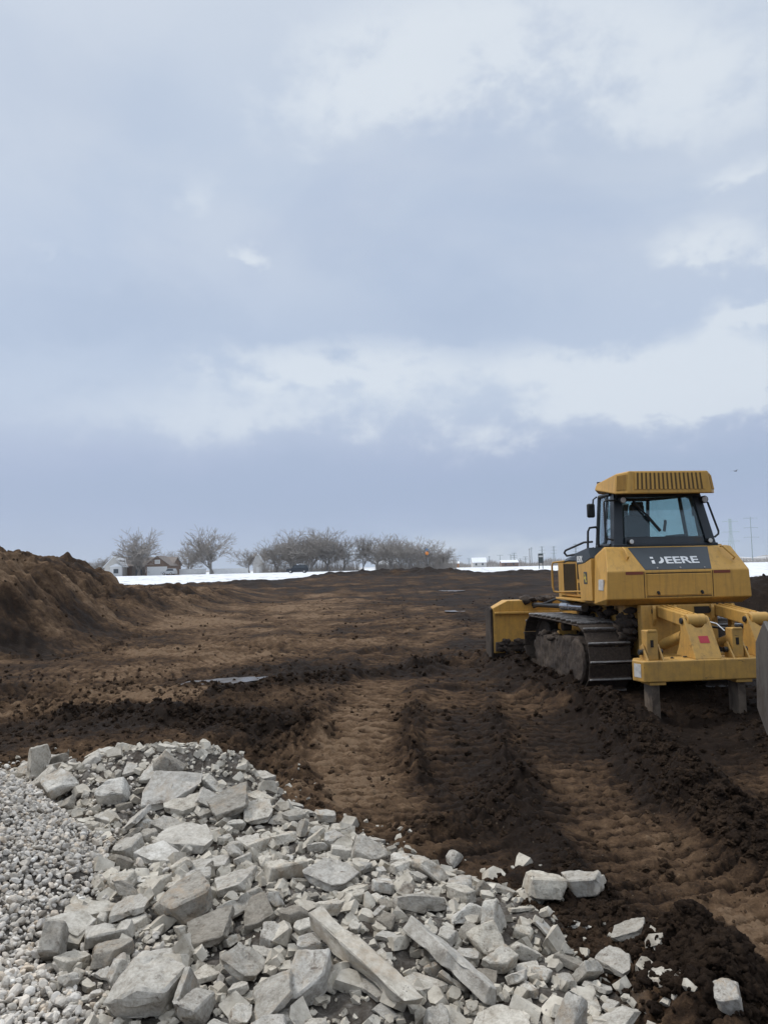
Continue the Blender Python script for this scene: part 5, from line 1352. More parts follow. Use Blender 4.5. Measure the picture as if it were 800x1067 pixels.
    (0,7,0.154,2.873,0.086,-0.215,0.205,-1.53,0.138,0.125,0.117,'small flat lying concrete block beside the large thick pale slab'),
    (0,11,-0.274,4.51,0.09,-0.108,0.144,0.01,0.165,0.16,0.14,'middling flat lying concrete block beside the square grey rim block'),
    (0,7,0.351,3.966,0.121,0.012,3.055,-1.641,0.174,0.165,0.148,'middling flat lying concrete block beside the mud spotted rim lump'),
    (0,1,-0.2,3.912,0.126,0.265,-3.069,0.933,0.185,0.168,0.157,'middling flat lying concrete plate touching the big pitted leaning slab'),
    (0,6,-0.485,4.935,0.065,0.193,-0.093,1.471,0.121,0.099,0.103,'small flat lying concrete block touching the bluish grey block'),
    (0,16,-0.448,3.541,0.172,0.186,-0.011,-2.423,0.121,0.115,0.103,'small flat lying concrete lump beside the straight fronted light slab'),
    (0,17,-3.094,6.36,0.082,-1.383,0.693,1.839,0.101,0.084,0.086,'tiny tipped up concrete lump touching the pointed crest chunk'),
    (0,2,-2.9,5.799,0.209,-0.193,0.478,0.236,0.276,0.254,0.235,'sizeable tipped up concrete plate before the pointed crest chunk'),
    (0,17,-2.757,6.285,0.195,-0.338,-0.227,0.301,0.254,0.252,0.216,'sizeable tipped up concrete lump before the pale flat chunk on the back crest'),
    (0,6,0.159,4.406,0.082,-0.143,-0.139,-2.93,0.084,0.071,0.071,'tiny flat lying concrete block beside the big pitted leaning slab'),
    (0,11,0.383,2.481,0.075,0.145,0.016,-1.757,0.093,0.092,0.079,'tiny flat lying concrete block before the large thick pale slab'),
    (0,3,-1.026,4.324,0.06,-0.515,-2.225,-1.037,0.125,0.125,0.107,'small flat lying concrete plate beyond the blunt broad grey slab'),
    (0,16,-0.955,4.709,0.069,-3.016,-0.136,-0.91,0.108,0.089,0.091,'tiny flat lying concrete lump touching the dusty leaning slab'),
    (0,8,-1.045,4.843,0.063,-0.064,-0.023,-2.095,0.106,0.085,0.09,'tiny flat lying concrete block touching the dusty leaning slab'),
    (0,13,-1.944,5.207,0.097,-0.286,-0.143,2.818,0.181,0.18,0.154,'middling flat lying concrete stick beside the flat slab between pebbles and heap'),
    (0,17,-2.03,5.71,0.253,-0.027,2.953,1.071,0.11,0.094,0.093,'tiny flat lying concrete lump beyond the pale block behind the pebbles'),
    (0,18,-1.329,3.17,0.102,-2.056,-0.142,-0.392,0.104,0.095,0.089,'tiny tipped up concrete lump before the chunky angular pebble edge block'),
    (0,10,-1.003,4.096,0.054,0.017,-0.107,2.102,0.087,0.087,0.074,'tiny flat lying concrete block beyond the large rough white lump'),
    (0,1,-0.578,5.362,0.054,-0.087,-0.251,-2.316,0.175,0.146,0.148,'middling flat lying concrete plate touching the stacked upright plates'),
    (0,15,0.752,2.456,0.082,-0.07,0.092,1.856,0.092,0.082,0.079,'tiny flat lying concrete stick before the broad muddy slab'),
    (0,2,-2.747,5.895,0.11,-0.041,0.09,1.705,0.099,0.098,0.084,'tiny flat lying concrete plate before the pointed crest chunk'),
    (0,18,-1.589,5.203,0.078,0.023,3.005,1.545,0.09,0.074,0.077,'tiny flat lying concrete lump touching the flat slab between pebbles and heap'),
    (1,4,1.279,2.547,0.142,-0.094,-3.006,-1.052,0.158,0.148,0.114,'pale slab lying by itself at the lower corner of the dirt'),
    (1,0,0.814,2.821,0.097,3.091,-0.18,0.639,0.215,0.158,0.155,'broad pale slab at the foot of the muddy mound, muddy on top'),
    (1,10,-0.402,2.898,0.091,0.016,0.12,-0.131,0.127,0.118,0.104,'pale chipped block before the curb beam, below the rough dark slab'),
    (1,5,0.397,2.843,0.088,0.036,-0.125,-0.295,0.225,0.281,0.162,'large thick pale slab at the lower end of the long straight bar'),
    (1,17,-0.73,2.904,0.134,-1.447,-1.907,1.269,0.185,0.209,0.152,'big rough white lump with a crumbly surface, near the smooth stained slab'),
    (1,1,-0.036,2.933,0.095,-0.071,0.319,-0.656,0.106,0.106,0.076,'pale piece lying on the near flank of the curb beam'),
    (1,2,-0.799,3.001,0.13,1.296,1.226,1.208,0.182,0.18,0.131,'smooth white slab with a tan stain along its lower edge'),
    (1,5,0.733,2.993,0.076,0.189,0.131,-0.68,0.146,0.117,0.105,'weathered slab below the cube shaped pale block'),
    (1,5,-0.457,2.94,0.147,0.48,0.249,-1.329,0.184,0.23,0.133,'rough dark pitted slab just before the long curb beam'),
    (1,8,-1.118,3.192,0.101,-2.035,1.057,0.285,0.12,0.112,0.098,'rounded pale block among pebbles, below the chunky angular block'),
    (1,11,-0.597,3.059,0.117,-0.167,-0.304,-0.11,0.095,0.127,0.078,'tall narrow chunk between the rough white lump and the dark pitted slab'),
    (1,16,1.156,2.708,0.248,0.281,0.186,-1.922,0.133,0.089,0.109,'grey stone bedded in the dirt on its own, rounded and muddy'),
    (1,5,0.821,3.1,0.071,-0.278,-0.036,-0.789,0.119,0.127,0.086,'light slab tipped against the foot of the muddy mound'),
    (1,2,0.109,3.077,0.105,-0.15,0.065,-0.691,0.185,0.146,0.134,'thick slab wedged between the long bar and the curb beam'),
    (1,19,-0.089,3.072,0.179,-1.394,0.175,-0.871,0.72,0.5,0.46,'long concrete curb beam lying slantwise, the longest piece of the rubble'),
    (1,10,0.688,3.149,0.074,-0.065,0.141,0.078,0.098,0.118,0.081,'cube shaped pale block in the hollow before the dirt'),
    (1,4,0.37,3.151,0.081,0.142,-0.05,-0.238,0.145,0.136,0.104,'pale thick slab near the lower end of the long straight bar'),
    (1,15,0.219,3.187,0.158,-0.537,0.135,-1.004,0.52,0.28,0.4,'long straight concrete bar lying parallel to the curb beam'),
    (1,3,-0.794,3.214,0.093,0.094,0.016,-0.699,0.155,0.145,0.112,'slab tipped on edge beside the big square grey slab'),
    (1,8,0.908,3.28,0.064,-0.22,-0.237,1.225,0.086,0.071,0.07,'upright small slab standing in front of the muddy mound'),
    (1,4,-0.597,3.196,0.133,-0.092,0.46,-0.334,0.186,0.233,0.134,'light square slab leaning back between two tipped slabs'),
    (1,9,0.787,3.179,0.08,0.2,2.274,-1.022,0.156,0.144,0.128,'muddy block in the hollow before the dirt'),
    (1,1,-0.99,3.31,0.097,0.076,-0.035,0.354,0.248,0.352,0.179,'big square grey slab lying nearly flat, white tan-stained slab before it'),
    (1,1,0.547,3.254,0.071,0.108,-0.117,0.211,0.134,0.111,0.096,'white chipped slab in front of the mud stained block'),
    (1,7,-1.227,3.386,0.101,-0.146,-0.146,-0.031,0.186,0.24,0.153,'chunky angular block bordering the pebbles, next to the big square slab'),
    (1,6,0.314,3.299,0.103,0.202,0.014,-0.232,0.108,0.081,0.089,'small light brick shaped block touching the long straight bar'),
    (1,5,0.928,3.235,0.101,0.375,-0.008,-0.987,0.173,0.154,0.124,'grey slab half buried in mud beside the muddy mound'),
    (1,2,1.05,3.026,0.151,0.162,2.808,-0.227,0.187,0.148,0.135,'mud covered flat slab lying alone on the dirt'),
    (1,1,-0.054,3.223,0.134,0.34,0.128,-1.058,0.144,0.144,0.104,'flat pale slab just above the upper end of the long bar'),
    (1,14,-1.327,3.575,0.09,0.125,-0.13,0.109,0.251,0.386,0.387,'flat grey bar lying above the chunky angular block at the pebble edge'),
    (1,16,0.397,3.354,0.133,0.692,-0.031,0.335,0.139,0.139,0.114,'rough rounded lump beyond the long straight bar'),
    (1,2,-0.821,3.501,0.142,0.186,-0.146,0.222,0.263,0.208,0.189,'large light slab with a straight front edge, between two rough lumps'),
    (1,7,-0.521,3.388,0.157,0.407,0.045,-0.649,0.156,0.133,0.128,'tapered block resting at the upper end of the long curb beam'),
    (1,9,-1.501,3.725,0.059,-0.304,3.042,0.495,0.134,0.124,0.11,'squarish grey stone lying on the pebbles beside a slim upright piece'),
    (1,19,-1.573,3.677,0.06,-0.652,0.645,0.269,0.126,0.193,0.193,'slim upright piece of concrete standing in the pebbles'),
    (1,0,1.101,3.19,0.171,2.464,-0.08,2.152,0.092,0.081,0.066,'dark muddy broken plate on the dirt beside the lone white slab'),
    (1,4,1.068,3.451,0.127,-0.004,-0.39,-0.372,0.175,0.178,0.126,'white slab with dark holes lying alone on the dirt'),
    (1,1,0.705,3.58,0.078,-0.255,0.467,-0.92,0.147,0.11,0.106,'thin plate leaning away from the mud stained block'),
    (1,6,-1.243,3.758,0.066,0.143,-0.118,-0.622,0.135,0.152,0.111,'chipped pale wedge close to the pebble edge'),
    (1,0,0.888,3.7,0.032,-0.035,0.109,-0.404,0.115,0.085,0.083,'small white broken piece in the mud beside the holed white slab'),
    (1,7,0.349,3.453,0.12,-0.079,0.13,-0.921,0.129,0.129,0.106,'square edged light block behind the big mud stained boulder'),
    (1,0,-0.61,3.652,0.165,-0.122,-2.859,-1.309,0.24,0.212,0.173,'dark grey slab lying behind the long curb beam'),
    (1,16,-1.02,3.77,0.138,0.052,-0.227,0.44,0.274,0.274,0.224,'large rough white lump in the middle of the rubble'),
    (1,18,-1.374,4.041,0.082,-0.899,-0.373,2.944,0.197,0.112,0.161,'brownish flat lump sunk into the pebble slope'),
    (1,1,-1.341,3.828,0.059,0.229,-0.067,-0.544,0.12,0.1,0.086,'narrow white sliver beside the pebble slope'),
    (1,18,-0.289,3.562,0.193,-0.213,0.005,0.243,0.146,0.166,0.119,'smooth grey boulder just below the big pitted leaning slab'),
    (1,14,-0.763,3.695,0.14,0.783,-0.242,0.571,0.198,0.306,0.306,'pale elongated piece lying against the large rough white lump'),
    (1,5,-1.292,3.835,0.107,0.09,-0.227,0.14,0.196,0.245,0.141,'light angular slab close to the pebble edge, behind a chipped wedge'),
    (1,8,0.8,4.024,0.081,-0.136,-0.171,-1.505,0.245,0.245,0.201,'big block with mud stains standing at the dirt edge'),
    (1,0,0.32,3.678,0.129,0.116,0.126,0.042,0.143,0.105,0.103,'wedge ended slab next to the thin level slab below the rim'),
    (1,15,0.124,3.652,0.167,1.425,0.231,0.351,0.26,0.191,0.341,'thin flat slab lying level below the square grey block of the rim'),
    (1,13,1,4.064,0.072,0.049,-0.194,-0.442,0.293,0.322,0.379,'long pale slab lying apart on the brown dirt, beyond the main rubble'),
    (1,8,-0.033,3.888,0.153,-0.147,0.158,-0.041,0.131,0.108,0.107,'weathered block below the square grey block of the rim'),
    (1,3,-0.862,4.079,0.098,-0.088,-0.188,0.257,0.335,0.384,0.241,'broad grey slab with a blunt face in the middle of the rubble'),
    (1,4,-0.293,4.063,0.134,-0.041,0.234,-0.436,0.263,0.349,0.189,'big pitted slab leaning steeply with its broad face up, mid rubble'),
    (1,0,-1.399,4.289,0.063,-0.145,0.071,-0.915,0.175,0.231,0.126,'white slab lying tilted along the edge of the pebble pile'),
    (1,14,-0.571,4.096,0.162,-0.06,-0.047,0.287,0.266,0.467,0.469,'crisp rectangular block lying level in the middle of the rubble'),
    (1,0,0.399,4.158,0.077,-0.243,-0.017,-0.228,0.12,0.106,0.087,'flat broken piece lying on the rim past the mud spotted lump'),
    (1,17,0.194,4.122,0.141,-0.557,0.853,0.059,0.172,0.194,0.141,'upright lump with a round spot of mud on the far rim'),
    (1,1,-1.077,4.445,0.067,0.074,-0.11,0.162,0.311,0.233,0.224,'long brownish layered slab lying across the middle of the rubble'),
    (1,9,0.073,4.381,0.094,-0.108,-0.002,-0.032,0.168,0.233,0.138,'square grey block sitting on the far rim beside a mud spotted one'),
    (1,0,-1.335,4.556,0.093,0.191,0.125,-0.598,0.311,0.275,0.224,'pale flat slab lying beside the edge of the pebble pile, a dark spot on it'),
    (1,10,-0.672,4.76,0.088,2.86,0.001,0.694,0.19,0.152,0.156,'brown stained block beside a pale leaning slab on the heap slope'),
    (1,8,-0.348,4.762,0.084,0.202,-0.077,0.643,0.155,0.128,0.127,'wedge of concrete lying directly before the bluish block on the rubble rim'),
    (1,5,-1.255,4.775,0.106,0.155,0.015,-0.124,0.381,0.408,0.274,'wide flat slab with tan stains lying below the heap peak'),
    (1,3,-0.888,4.782,0.062,-0.058,-0.004,0.504,0.221,0.369,0.159,'pale leaning slab with a dusty face in the middle of the heap slope'),
    (1,7,-0.325,4.915,0.083,-0.015,-0.049,-0.467,0.154,0.154,0.126,'bluish grey block on the far rim of the rubble, against the brown dirt'),
    (1,3,-1.721,5.133,0.092,0.25,-0.622,-0.245,0.262,0.245,0.189,'flat pale slab between the pebble pile and the heap peak'),
    (1,5,-0.692,5.201,0.072,0.045,0.042,-0.418,0.187,0.301,0.135,'steeply standing grey plate among stacked plates beyond the heap peak'),
    (1,6,-0.451,5.223,0.077,0.062,0.062,0.136,0.163,0.163,0.134,'upright grey block standing on the far rim of the rubble, beside a bluish one'),
    (1,4,-0.878,5.229,0.116,0.305,-0.091,0.255,0.229,0.286,0.165,'steep grey slab leaning beside the long thin flat slab of the heap peak'),
    (1,9,-1.293,5.22,0.106,-0.091,2.987,0.685,0.126,0.194,0.103,'small upright block under the edge of the largest tilted slab'),
    (1,2,-1.087,5.233,0.177,0.416,-0.215,0.442,0.375,0.222,0.27,'long thin flat slab jutting out below the peak of the rubble heap'),
    (1,1,-1.276,5.385,0.168,0.221,0.496,0.076,0.222,0.297,0.16,'pale slab leaning just below the largest tilted slab at the heap peak'),
    (1,8,-1.951,5.453,0.204,0.52,-0.109,-0.045,0.252,0.208,0.207,'pale block on the back of the rubble behind the pebble pile'),
    (1,0,-1.564,5.505,0.237,0.545,-0.037,0.169,0.419,0.493,0.302,'largest tilted grey slab leaning at the peak of the rubble heap'),
    (1,6,-2.983,6.316,0.139,-0.335,-2.792,-0.951,0.163,0.183,0.133,'pale pointed chunk peeping over the crest of the pebble pile'),
    (1,3,-1.94,5.731,0.275,-0.287,-0.524,1.563,0.196,0.184,0.141,'light flat piece lying alone in dark mud behind the rubble'),
    (1,10,-2.324,5.95,0.3,0.121,-0.487,0.27,0.158,0.211,0.13,'pointed pale chunk on the back edge of the rubble, mud behind it'),
    (1,5,-3.016,6.82,0.105,0.08,-0.036,0.238,0.264,0.283,0.19,'pale flat chunk on the back crest beyond the pebble pile'),
]


# ------------------------------------------------------------------ pebbles and mud clods (nobody could count them)
def ico(sub):
    bm = bmesh.new(); bmesh.ops.create_icosphere(bm, subdivisions=sub, radius=1.0)
    v = np.array([p.co[:] for p in bm.verts]); bm.verts.index_update()
    f = np.array([[q.index for q in p.verts] for p in bm.faces]); bm.free()
    return v, f


def shard(seed):
    """a small angular convex fragment as plain arrays of triangles"""
    rng = random.Random(seed); bm = bmesh.new(); bmesh.ops.create_cube(bm, size=2.0)
    for v in bm.verts: v.co = Vector((v.co.x * rng.uniform(.8, 1.1), v.co.y * rng.uniform(.55, 1), v.co.z * rng.uniform(.25, .7)))
    for k in range(5):
        n = Vector((rng.gauss(0, 1), rng.gauss(0, 1), rng.gauss(0, .5))).normalized()
        p = n * max(v.co.dot(n) for v in bm.verts) * rng.uniform(.5, .85)
        r = bmesh.ops.bisect_plane(bm, geom=bm.verts[:] + bm.edges[:] + bm.faces[:], plane_co=p, plane_no=n, clear_outer=True)
        bmesh.ops.holes_fill(bm, edges=[e for e in r['geom_cut'] if isinstance(e, bmesh.types.BMEdge)])
    bmesh.ops.triangulate(bm, faces=bm.faces[:]); bm.verts.index_update()
    v = np.array([p.co[:] for p in bm.verts]); f = np.array([[q.index for q in p.verts] for p in bm.faces]); bm.free()
    return v, f


def turned(n, rs, ang):
    a, b_, c = rs.uniform(0, 6.283, n), rs.uniform(-ang, ang, n), rs.uniform(-ang, ang, n)
    ca, sa, cb, sb, cc, sc_ = np.cos(a), np.sin(a), np.cos(b_), np.sin(b_), np.cos(c), np.sin(c)
    Rz = np.zeros((n, 3, 3)); Rz[:, 0, 0] = ca; Rz[:, 0, 1] = -sa; Rz[:, 1, 0] = sa; Rz[:, 1, 1] = ca; Rz[:, 2, 2] = 1
    Rx = np.zeros((n, 3, 3)); Rx[:, 0, 0] = 1; Rx[:, 1, 1] = cb; Rx[:, 1, 2] = -sb; Rx[:, 2, 1] = sb; Rx[:, 2, 2] = cb
    Ry = np.zeros((n, 3, 3)); Ry[:, 1, 1] = 1; Ry[:, 0, 0] = cc; Ry[:, 0, 2] = sc_; Ry[:, 2, 0] = -sc_; Ry[:, 2, 2] = cc
    return Rx @ Ry @ Rz


def scatter_bases(name, mat, pos, size, bases, rs, ang, smooth, soil_tone=None):
    """many copies of a few shapes in one mesh"""
    n = len(pos); Rm = turned(n, rs, ang); pick = rs.randint(0, len(bases), n)
    vs, fs, ds, b0 = [], [], [], 0
    for k, (bv, bf) in enumerate(bases):
        i = np.where(pick == k)[0]
        if not len(i): continue
        V = np.einsum('nij,kj->nki', Rm[i], bv) * (size[i] * .5)[:, None, None] + pos[i][:, None, :]
        fs.append((bf[None] + (b0 + np.arange(len(i)) * len(bv))[:, None, None]).reshape(-1, 3)); vs.append(V.reshape(-1, 3)); b0 += len(i) * len(bv)
        if soil_tone is not None: ds.append(np.repeat(soil_tone[i], len(bv)))
    o = link(name, np_mesh(name, np.concatenate(vs), np.concatenate(fs), mat, smooth)); o['kind'] = 'stuff'
    if soil_tone is not None:
        at = o.data.attributes.new('soil_tone', 'FLOAT', 'POINT'); at.data.foreach_set('value', np.concatenate(ds).astype(np.float32))
    return o


def pebble(seed):
    """a worn crushed stone: rounded, with a few flat facets"""
    rs = np.random.RandomState(seed); v, f = ico(3 if seed % 5 == 0 else 2)
    v = v * np.array([1.08, rs.uniform(.65, .95), rs.uniform(.45, .75)])
    for k in range(8):
        n = rs.normal(0, 1, 3); n /= np.linalg.norm(n)
        d = v @ n; lim = d.max() * rs.uniform(.62, .85)
        v = v - np.maximum(d - lim, 0)[:, None] * n
    return v, f


def lump(seed, sub):
    """a rough crumb of soil"""
    v, f = ico(sub); off = Vector((seed * 3.3, seed * 7.1, 1.7)); out = []
    sq = Vector((1, .6 + .35 * ((seed * .37) % 1), .5 + .35 * ((seed * .61) % 1)))
    for p in v:
        p = Vector(p)
        d = mnoise.noise(p * .9 + off) * .55 + mnoise.noise(p * 2.1 + off) * .45 + mnoise.noise(p * 4.6 + off) * .30
        q = p * (1 + d); out.append((q.x * sq.x, q.y * sq.y, q.z * sq.z))
    return np.array(out), f


def scatter(name, mat, pos, size, sub, rs, flat=(.55, .9), lumpy=.16, ang=.6, smooth=True):
    bv, bf = ico(sub); nb = len(bv); n = len(pos)
    V = np.repeat(bv[None], n, 0)
    off = rs.rand(n, 1, 3) * 50
    q = V * 1.5 + off
    d = (np.sin(q[..., 0] * 1.9 + np.cos(q[..., 1] * 2.3)) + np.sin(q[..., 1] * 2.1 + np.cos(q[..., 2] * 1.7)) + np.sin(q[..., 2] * 2.6 + np.cos(q[..., 0] * 2.1)))
    d += .6 * (np.sin(q[..., 0] * 5.1) * np.sin(q[..., 1] * 4.7) + np.sin(q[..., 2] * 5.5))
    V = V * (1 + lumpy * d[..., None] * .6)
    sc = np.stack([np.ones(n), rs.uniform(.62, .95, n), rs.uniform(*flat, n)], 1) * size[:, None] * .5
    V = V * sc[:, None, :]
    a, b_, c = rs.uniform(0, 6.283, n), rs.uniform(-ang, ang, n), rs.uniform(-ang, ang, n)
    ca, sa, cb, sb, cc, sc_ = np.cos(a), np.sin(a), np.cos(b_), np.sin(b_), np.cos(c), np.sin(c)
    Rz = np.zeros((n, 3, 3)); Rz[:, 0, 0] = ca; Rz[:, 0, 1] = -sa; Rz[:, 1, 0] = sa; Rz[:, 1, 1] = ca; Rz[:, 2, 2] = 1
    Rx = np.zeros((n, 3, 3)); Rx[:, 0, 0] = 1; Rx[:, 1, 1] = cb; Rx[:, 1, 2] = -sb; Rx[:, 2, 1] = sb; Rx[:, 2, 2] = cb
    Ry = np.zeros((n, 3, 3)); Ry[:, 1, 1] = 1; Ry[:, 0, 0] = cc; Ry[:, 0, 2] = sc_; Ry[:, 2, 0] = -sc_; Ry[:, 2, 2] = cc
    V = np.einsum('nij,nkj->nki', Rx @ Ry @ Rz, V) + pos[:, None, :]
    Fc = (bf[None] + (np.arange(n) * nb)[:, None, None]).reshape(-1, 3)
    o = link(name, np_mesh(name, V.reshape(-1, 3), Fc, mat, smooth)); o['kind'] = 'stuff'
    return o


def build_stuff():
    rs = np.random.RandomState(3)
    # pebble pile
    n = 70000
    x = rs.uniform(-6.0, -.9, n); y = rs.uniform(1.9, 6.9, n)
    gd = inpoly(x, y, GRAVEL_POLY)
    keep = (gd > .22 * rs.rand(n) - .12 + .15 * pnoise(x / .5, y / .5)) | ((gd > -.45) & (rs.rand(n) < .18))
    keep &= (x > -.78 * y - .6)
    x, y = x[keep], y[keep]; n = len(x)
    z = terrain(x, y)[0]
    size = rs.choice([.020, .026, .032, .039, .048, .060], n, p=[.14, .25, .27, .2, .10, .04]) * rs.uniform(.85, 1.15, n)
    pos = np.stack([x, y, z + rs.uniform(-.25, .55, n) * size], 1)
    scatter_bases('pebble_gravel', MP, pos, size, [pebble(k) for k in range(15)], rs, 1.0, False)
    # crushed concrete bits between the chunks
    n = 18000
    x = rs.uniform(-3.8, 1.8, n); y = 2.2 + 5.6 * rs.rand(n) ** 1.1
    d = inpoly(x, y, RUBBLE_POLY)
    keep = (d > -.05 + .1 * rs.rand(n)) | ((d > -.6) & (rs.rand(n) < .16 * np.exp(-np.maximum(0, -d) * 4)))
    keep &= inpoly(x, y, GRAVEL_POLY) < .05
    x, y = x[keep], y[keep]; n = len(x); z = terrain(x, y)[0]
    size = rs.choice([.015, .024, .036, .052, .075, .11], n, p=[.24, .28, .24, .15, .07, .02]) * rs.uniform(.8, 1.2, n)
    pos = np.stack([x, y, z + size * rs.uniform(.0, .35, n)], 1)
    scatter_bases('concrete_rubble', MC, pos, size, [shard(k) for k in range(16)], rs, .8, False)
    # clods of wet earth over the whole dug area
    n = 230000
    u = rs.rand(n) ** 1.25; y = 3.0 * (14.0 ** u); x = (rs.rand(n) * 1.5 - .78) * y
    z, soil_tone, rub, snow = terrain(x, y)
    lnm = np.zeros(n)
    for pts, wd, k in LANES:
        dd, _ = segdist(x, y, pts); lnm = np.maximum(lnm, (dd < wd * 1.05) * k)
    rm = np.zeros(n)
    for pts, wd, hh in RIDGES:
        dd, _ = segdist(x, y, pts); rm = np.maximum(rm, np.exp(-(dd / wd) ** 2 * 1.2))
    pr = (1 - .78 * lnm) * (1 - .7 * sstep(9, 16, y)) * (np.clip(.10 + .8 * pnoise(x / 1.2 + 7, y / 1.2), 0, 1) + .35 * rm + .20)
    gd = -inpoly(x, y, GRAVEL_POLY)
    pr = pr * (1 - .85 * np.exp(-((x - 1.5) / .45) ** 2 - ((y - 3.5) / .5) ** 2))
    keep = (rs.rand(n) < pr) & (rub < .35) & (gd > .3) & (snow < .3)
    x, y, z, rm, soil_tone = x[keep], y[keep], z[keep], rm[keep], soil_tone[keep]; n = len(x)
    soil_tone = np.clip(soil_tone + .12, 0, 1)
    size = (.009 + .055 * rs.rand(n) ** 5.0 + .055 * rm * rs.rand(n) ** 3) * (1 + .015 * y)
    pos = np.stack([x, y, z - size * .02], 1)
    big = size > .055; tiny = size < .026; mid = ~big & ~tiny
    scatter_bases('mud_clods', MCL, pos[big], size[big], [lump(k, 4) for k in range(9)], rs, 1.2, True, soil_tone[big])
    scatter_bases('mud_crumbs', MCL, pos[mid], size[mid], [lump(k + 20, 3) for k in range(9)], rs, 1.2, True, soil_tone[mid])
    scatter_bases('soil_grains', MCL, pos[tiny], size[tiny], [lump(k + 60, 1) for k in range(9)], rs, 1.2, False, soil_tone[tiny])
    print('clods', big.sum(), mid.sum(), tiny.sum())
    # the little muddy mound at the edge of the concrete
    n = 3000
    a = rs.uniform(0, 6.283, n); r = np.abs(rs.normal(0, .15, n))
    x = 1.23 + r * np.cos(a) * 1.0; y = 3.02 + r * np.sin(a) * 1.4
    z = terrain(x, y)[0] + .05 * np.exp(-(r / .28) ** 2)
    size = .014 + .060 * rs.rand(n) ** 4
    scatter_bases('mound_mud', MCL, np.stack([x, y, z], 1), size, [lump(k + 40, 3) for k in range(9)], rs, 1.2, True)


build_stuff()

# ------------------------------------------------------------------ the pieces of broken concrete
def build_chunks():
    base = [chunk_mesh(i + 1, *s) for i, s in enumerate(CHUNK_SPECS)]
    for me in base:
        me.materials.append(MC)
        me.polygons.foreach_set('use_smooth', [True] * len(me.polygons)); me.set_sharp_from_angle(angle=R(24))
    protos = {}
    for feat, k, x, y, z, rx, ry, rz, sx, sy, sz, lab in CHUNKS:
        nm = 'concrete_slab' if k < 6 else 'concrete_block' if k < 12 else 'concrete_bar' if k in (12, 13, 14, 15, 19) else 'concrete_lump'
        o = bpy.data.objects.new(nm, base[k]); COL.objects.link(o)
        o.location = (x, y, z); o.rotation_euler = (rx, ry, rz); o.scale = (sx, sy, sz)
        tag(o, lab, 'concrete chunk', 'pieces of broken concrete in the rubble heap', 'thing')


build_chunks()


# ------------------------------------------------------------------ far things: trees, house, fences, cars, poles
BARK = simple('frosty_bark', (.31, .283, .256), .95, 0, .3, .6)
BARKD = simple('grey_bark', (.24, .222, .205), .95, 0, .3, .6)
SNOWR = simple('roof_snow', (.78, .80, .83), .8, 0, .06, .8)
WALLW = simple('pale_siding', (.56, .54, .50), .8, 0, .08, .5)
BRICK = simple('brown_brick', (.17, .115, .085), .9, 0, .3, 3)
SHING = simple('brown_shingle', (.20, .17, .15), .9, 0, .25, 2)
GARW = simple('garage_white', (.62, .62, .61), .6, 0, .05, 2)
WIND = simple('window_dark', (.05, .06, .07), .15, 0, .1)
FENW = simple('white_vinyl', (.66, .66, .65), .6, 0, .08, 1.5)
FENT = simple('tan_fence', (.42, .36, .28), .8, 0, .1, 1.5)
CARW = simple('silver_paint', (.42, .43, .44), .3, .3, .05)
CARD = simple('dark_blue_paint', (.014, .019, .028), .3, 0, .1)
POLE = simple('galvanised_pole', (.30, .35, .36), .6, .2, .1, .3)
POLEG = simple('pale_green_pole', (.34, .42, .39), .7, 0, .1, .3)
WOODP = simple('weathered_wood_pole', (.17, .15, .135), .9, 0, .2, .3)
ORANGE = simple('orange_ball', (.62, .20, .03), .5, 0, .08)
BLUEB = simple('blue_plate', (.10, .20, .34), .5, 0, .1)
SIGND = simple('dark_sign_board', (.035, .045, .045), .6, 0, .2)
BIRDM = simple('bird_feathers', (.10, .10, .105), .9, 0, .2, 9)


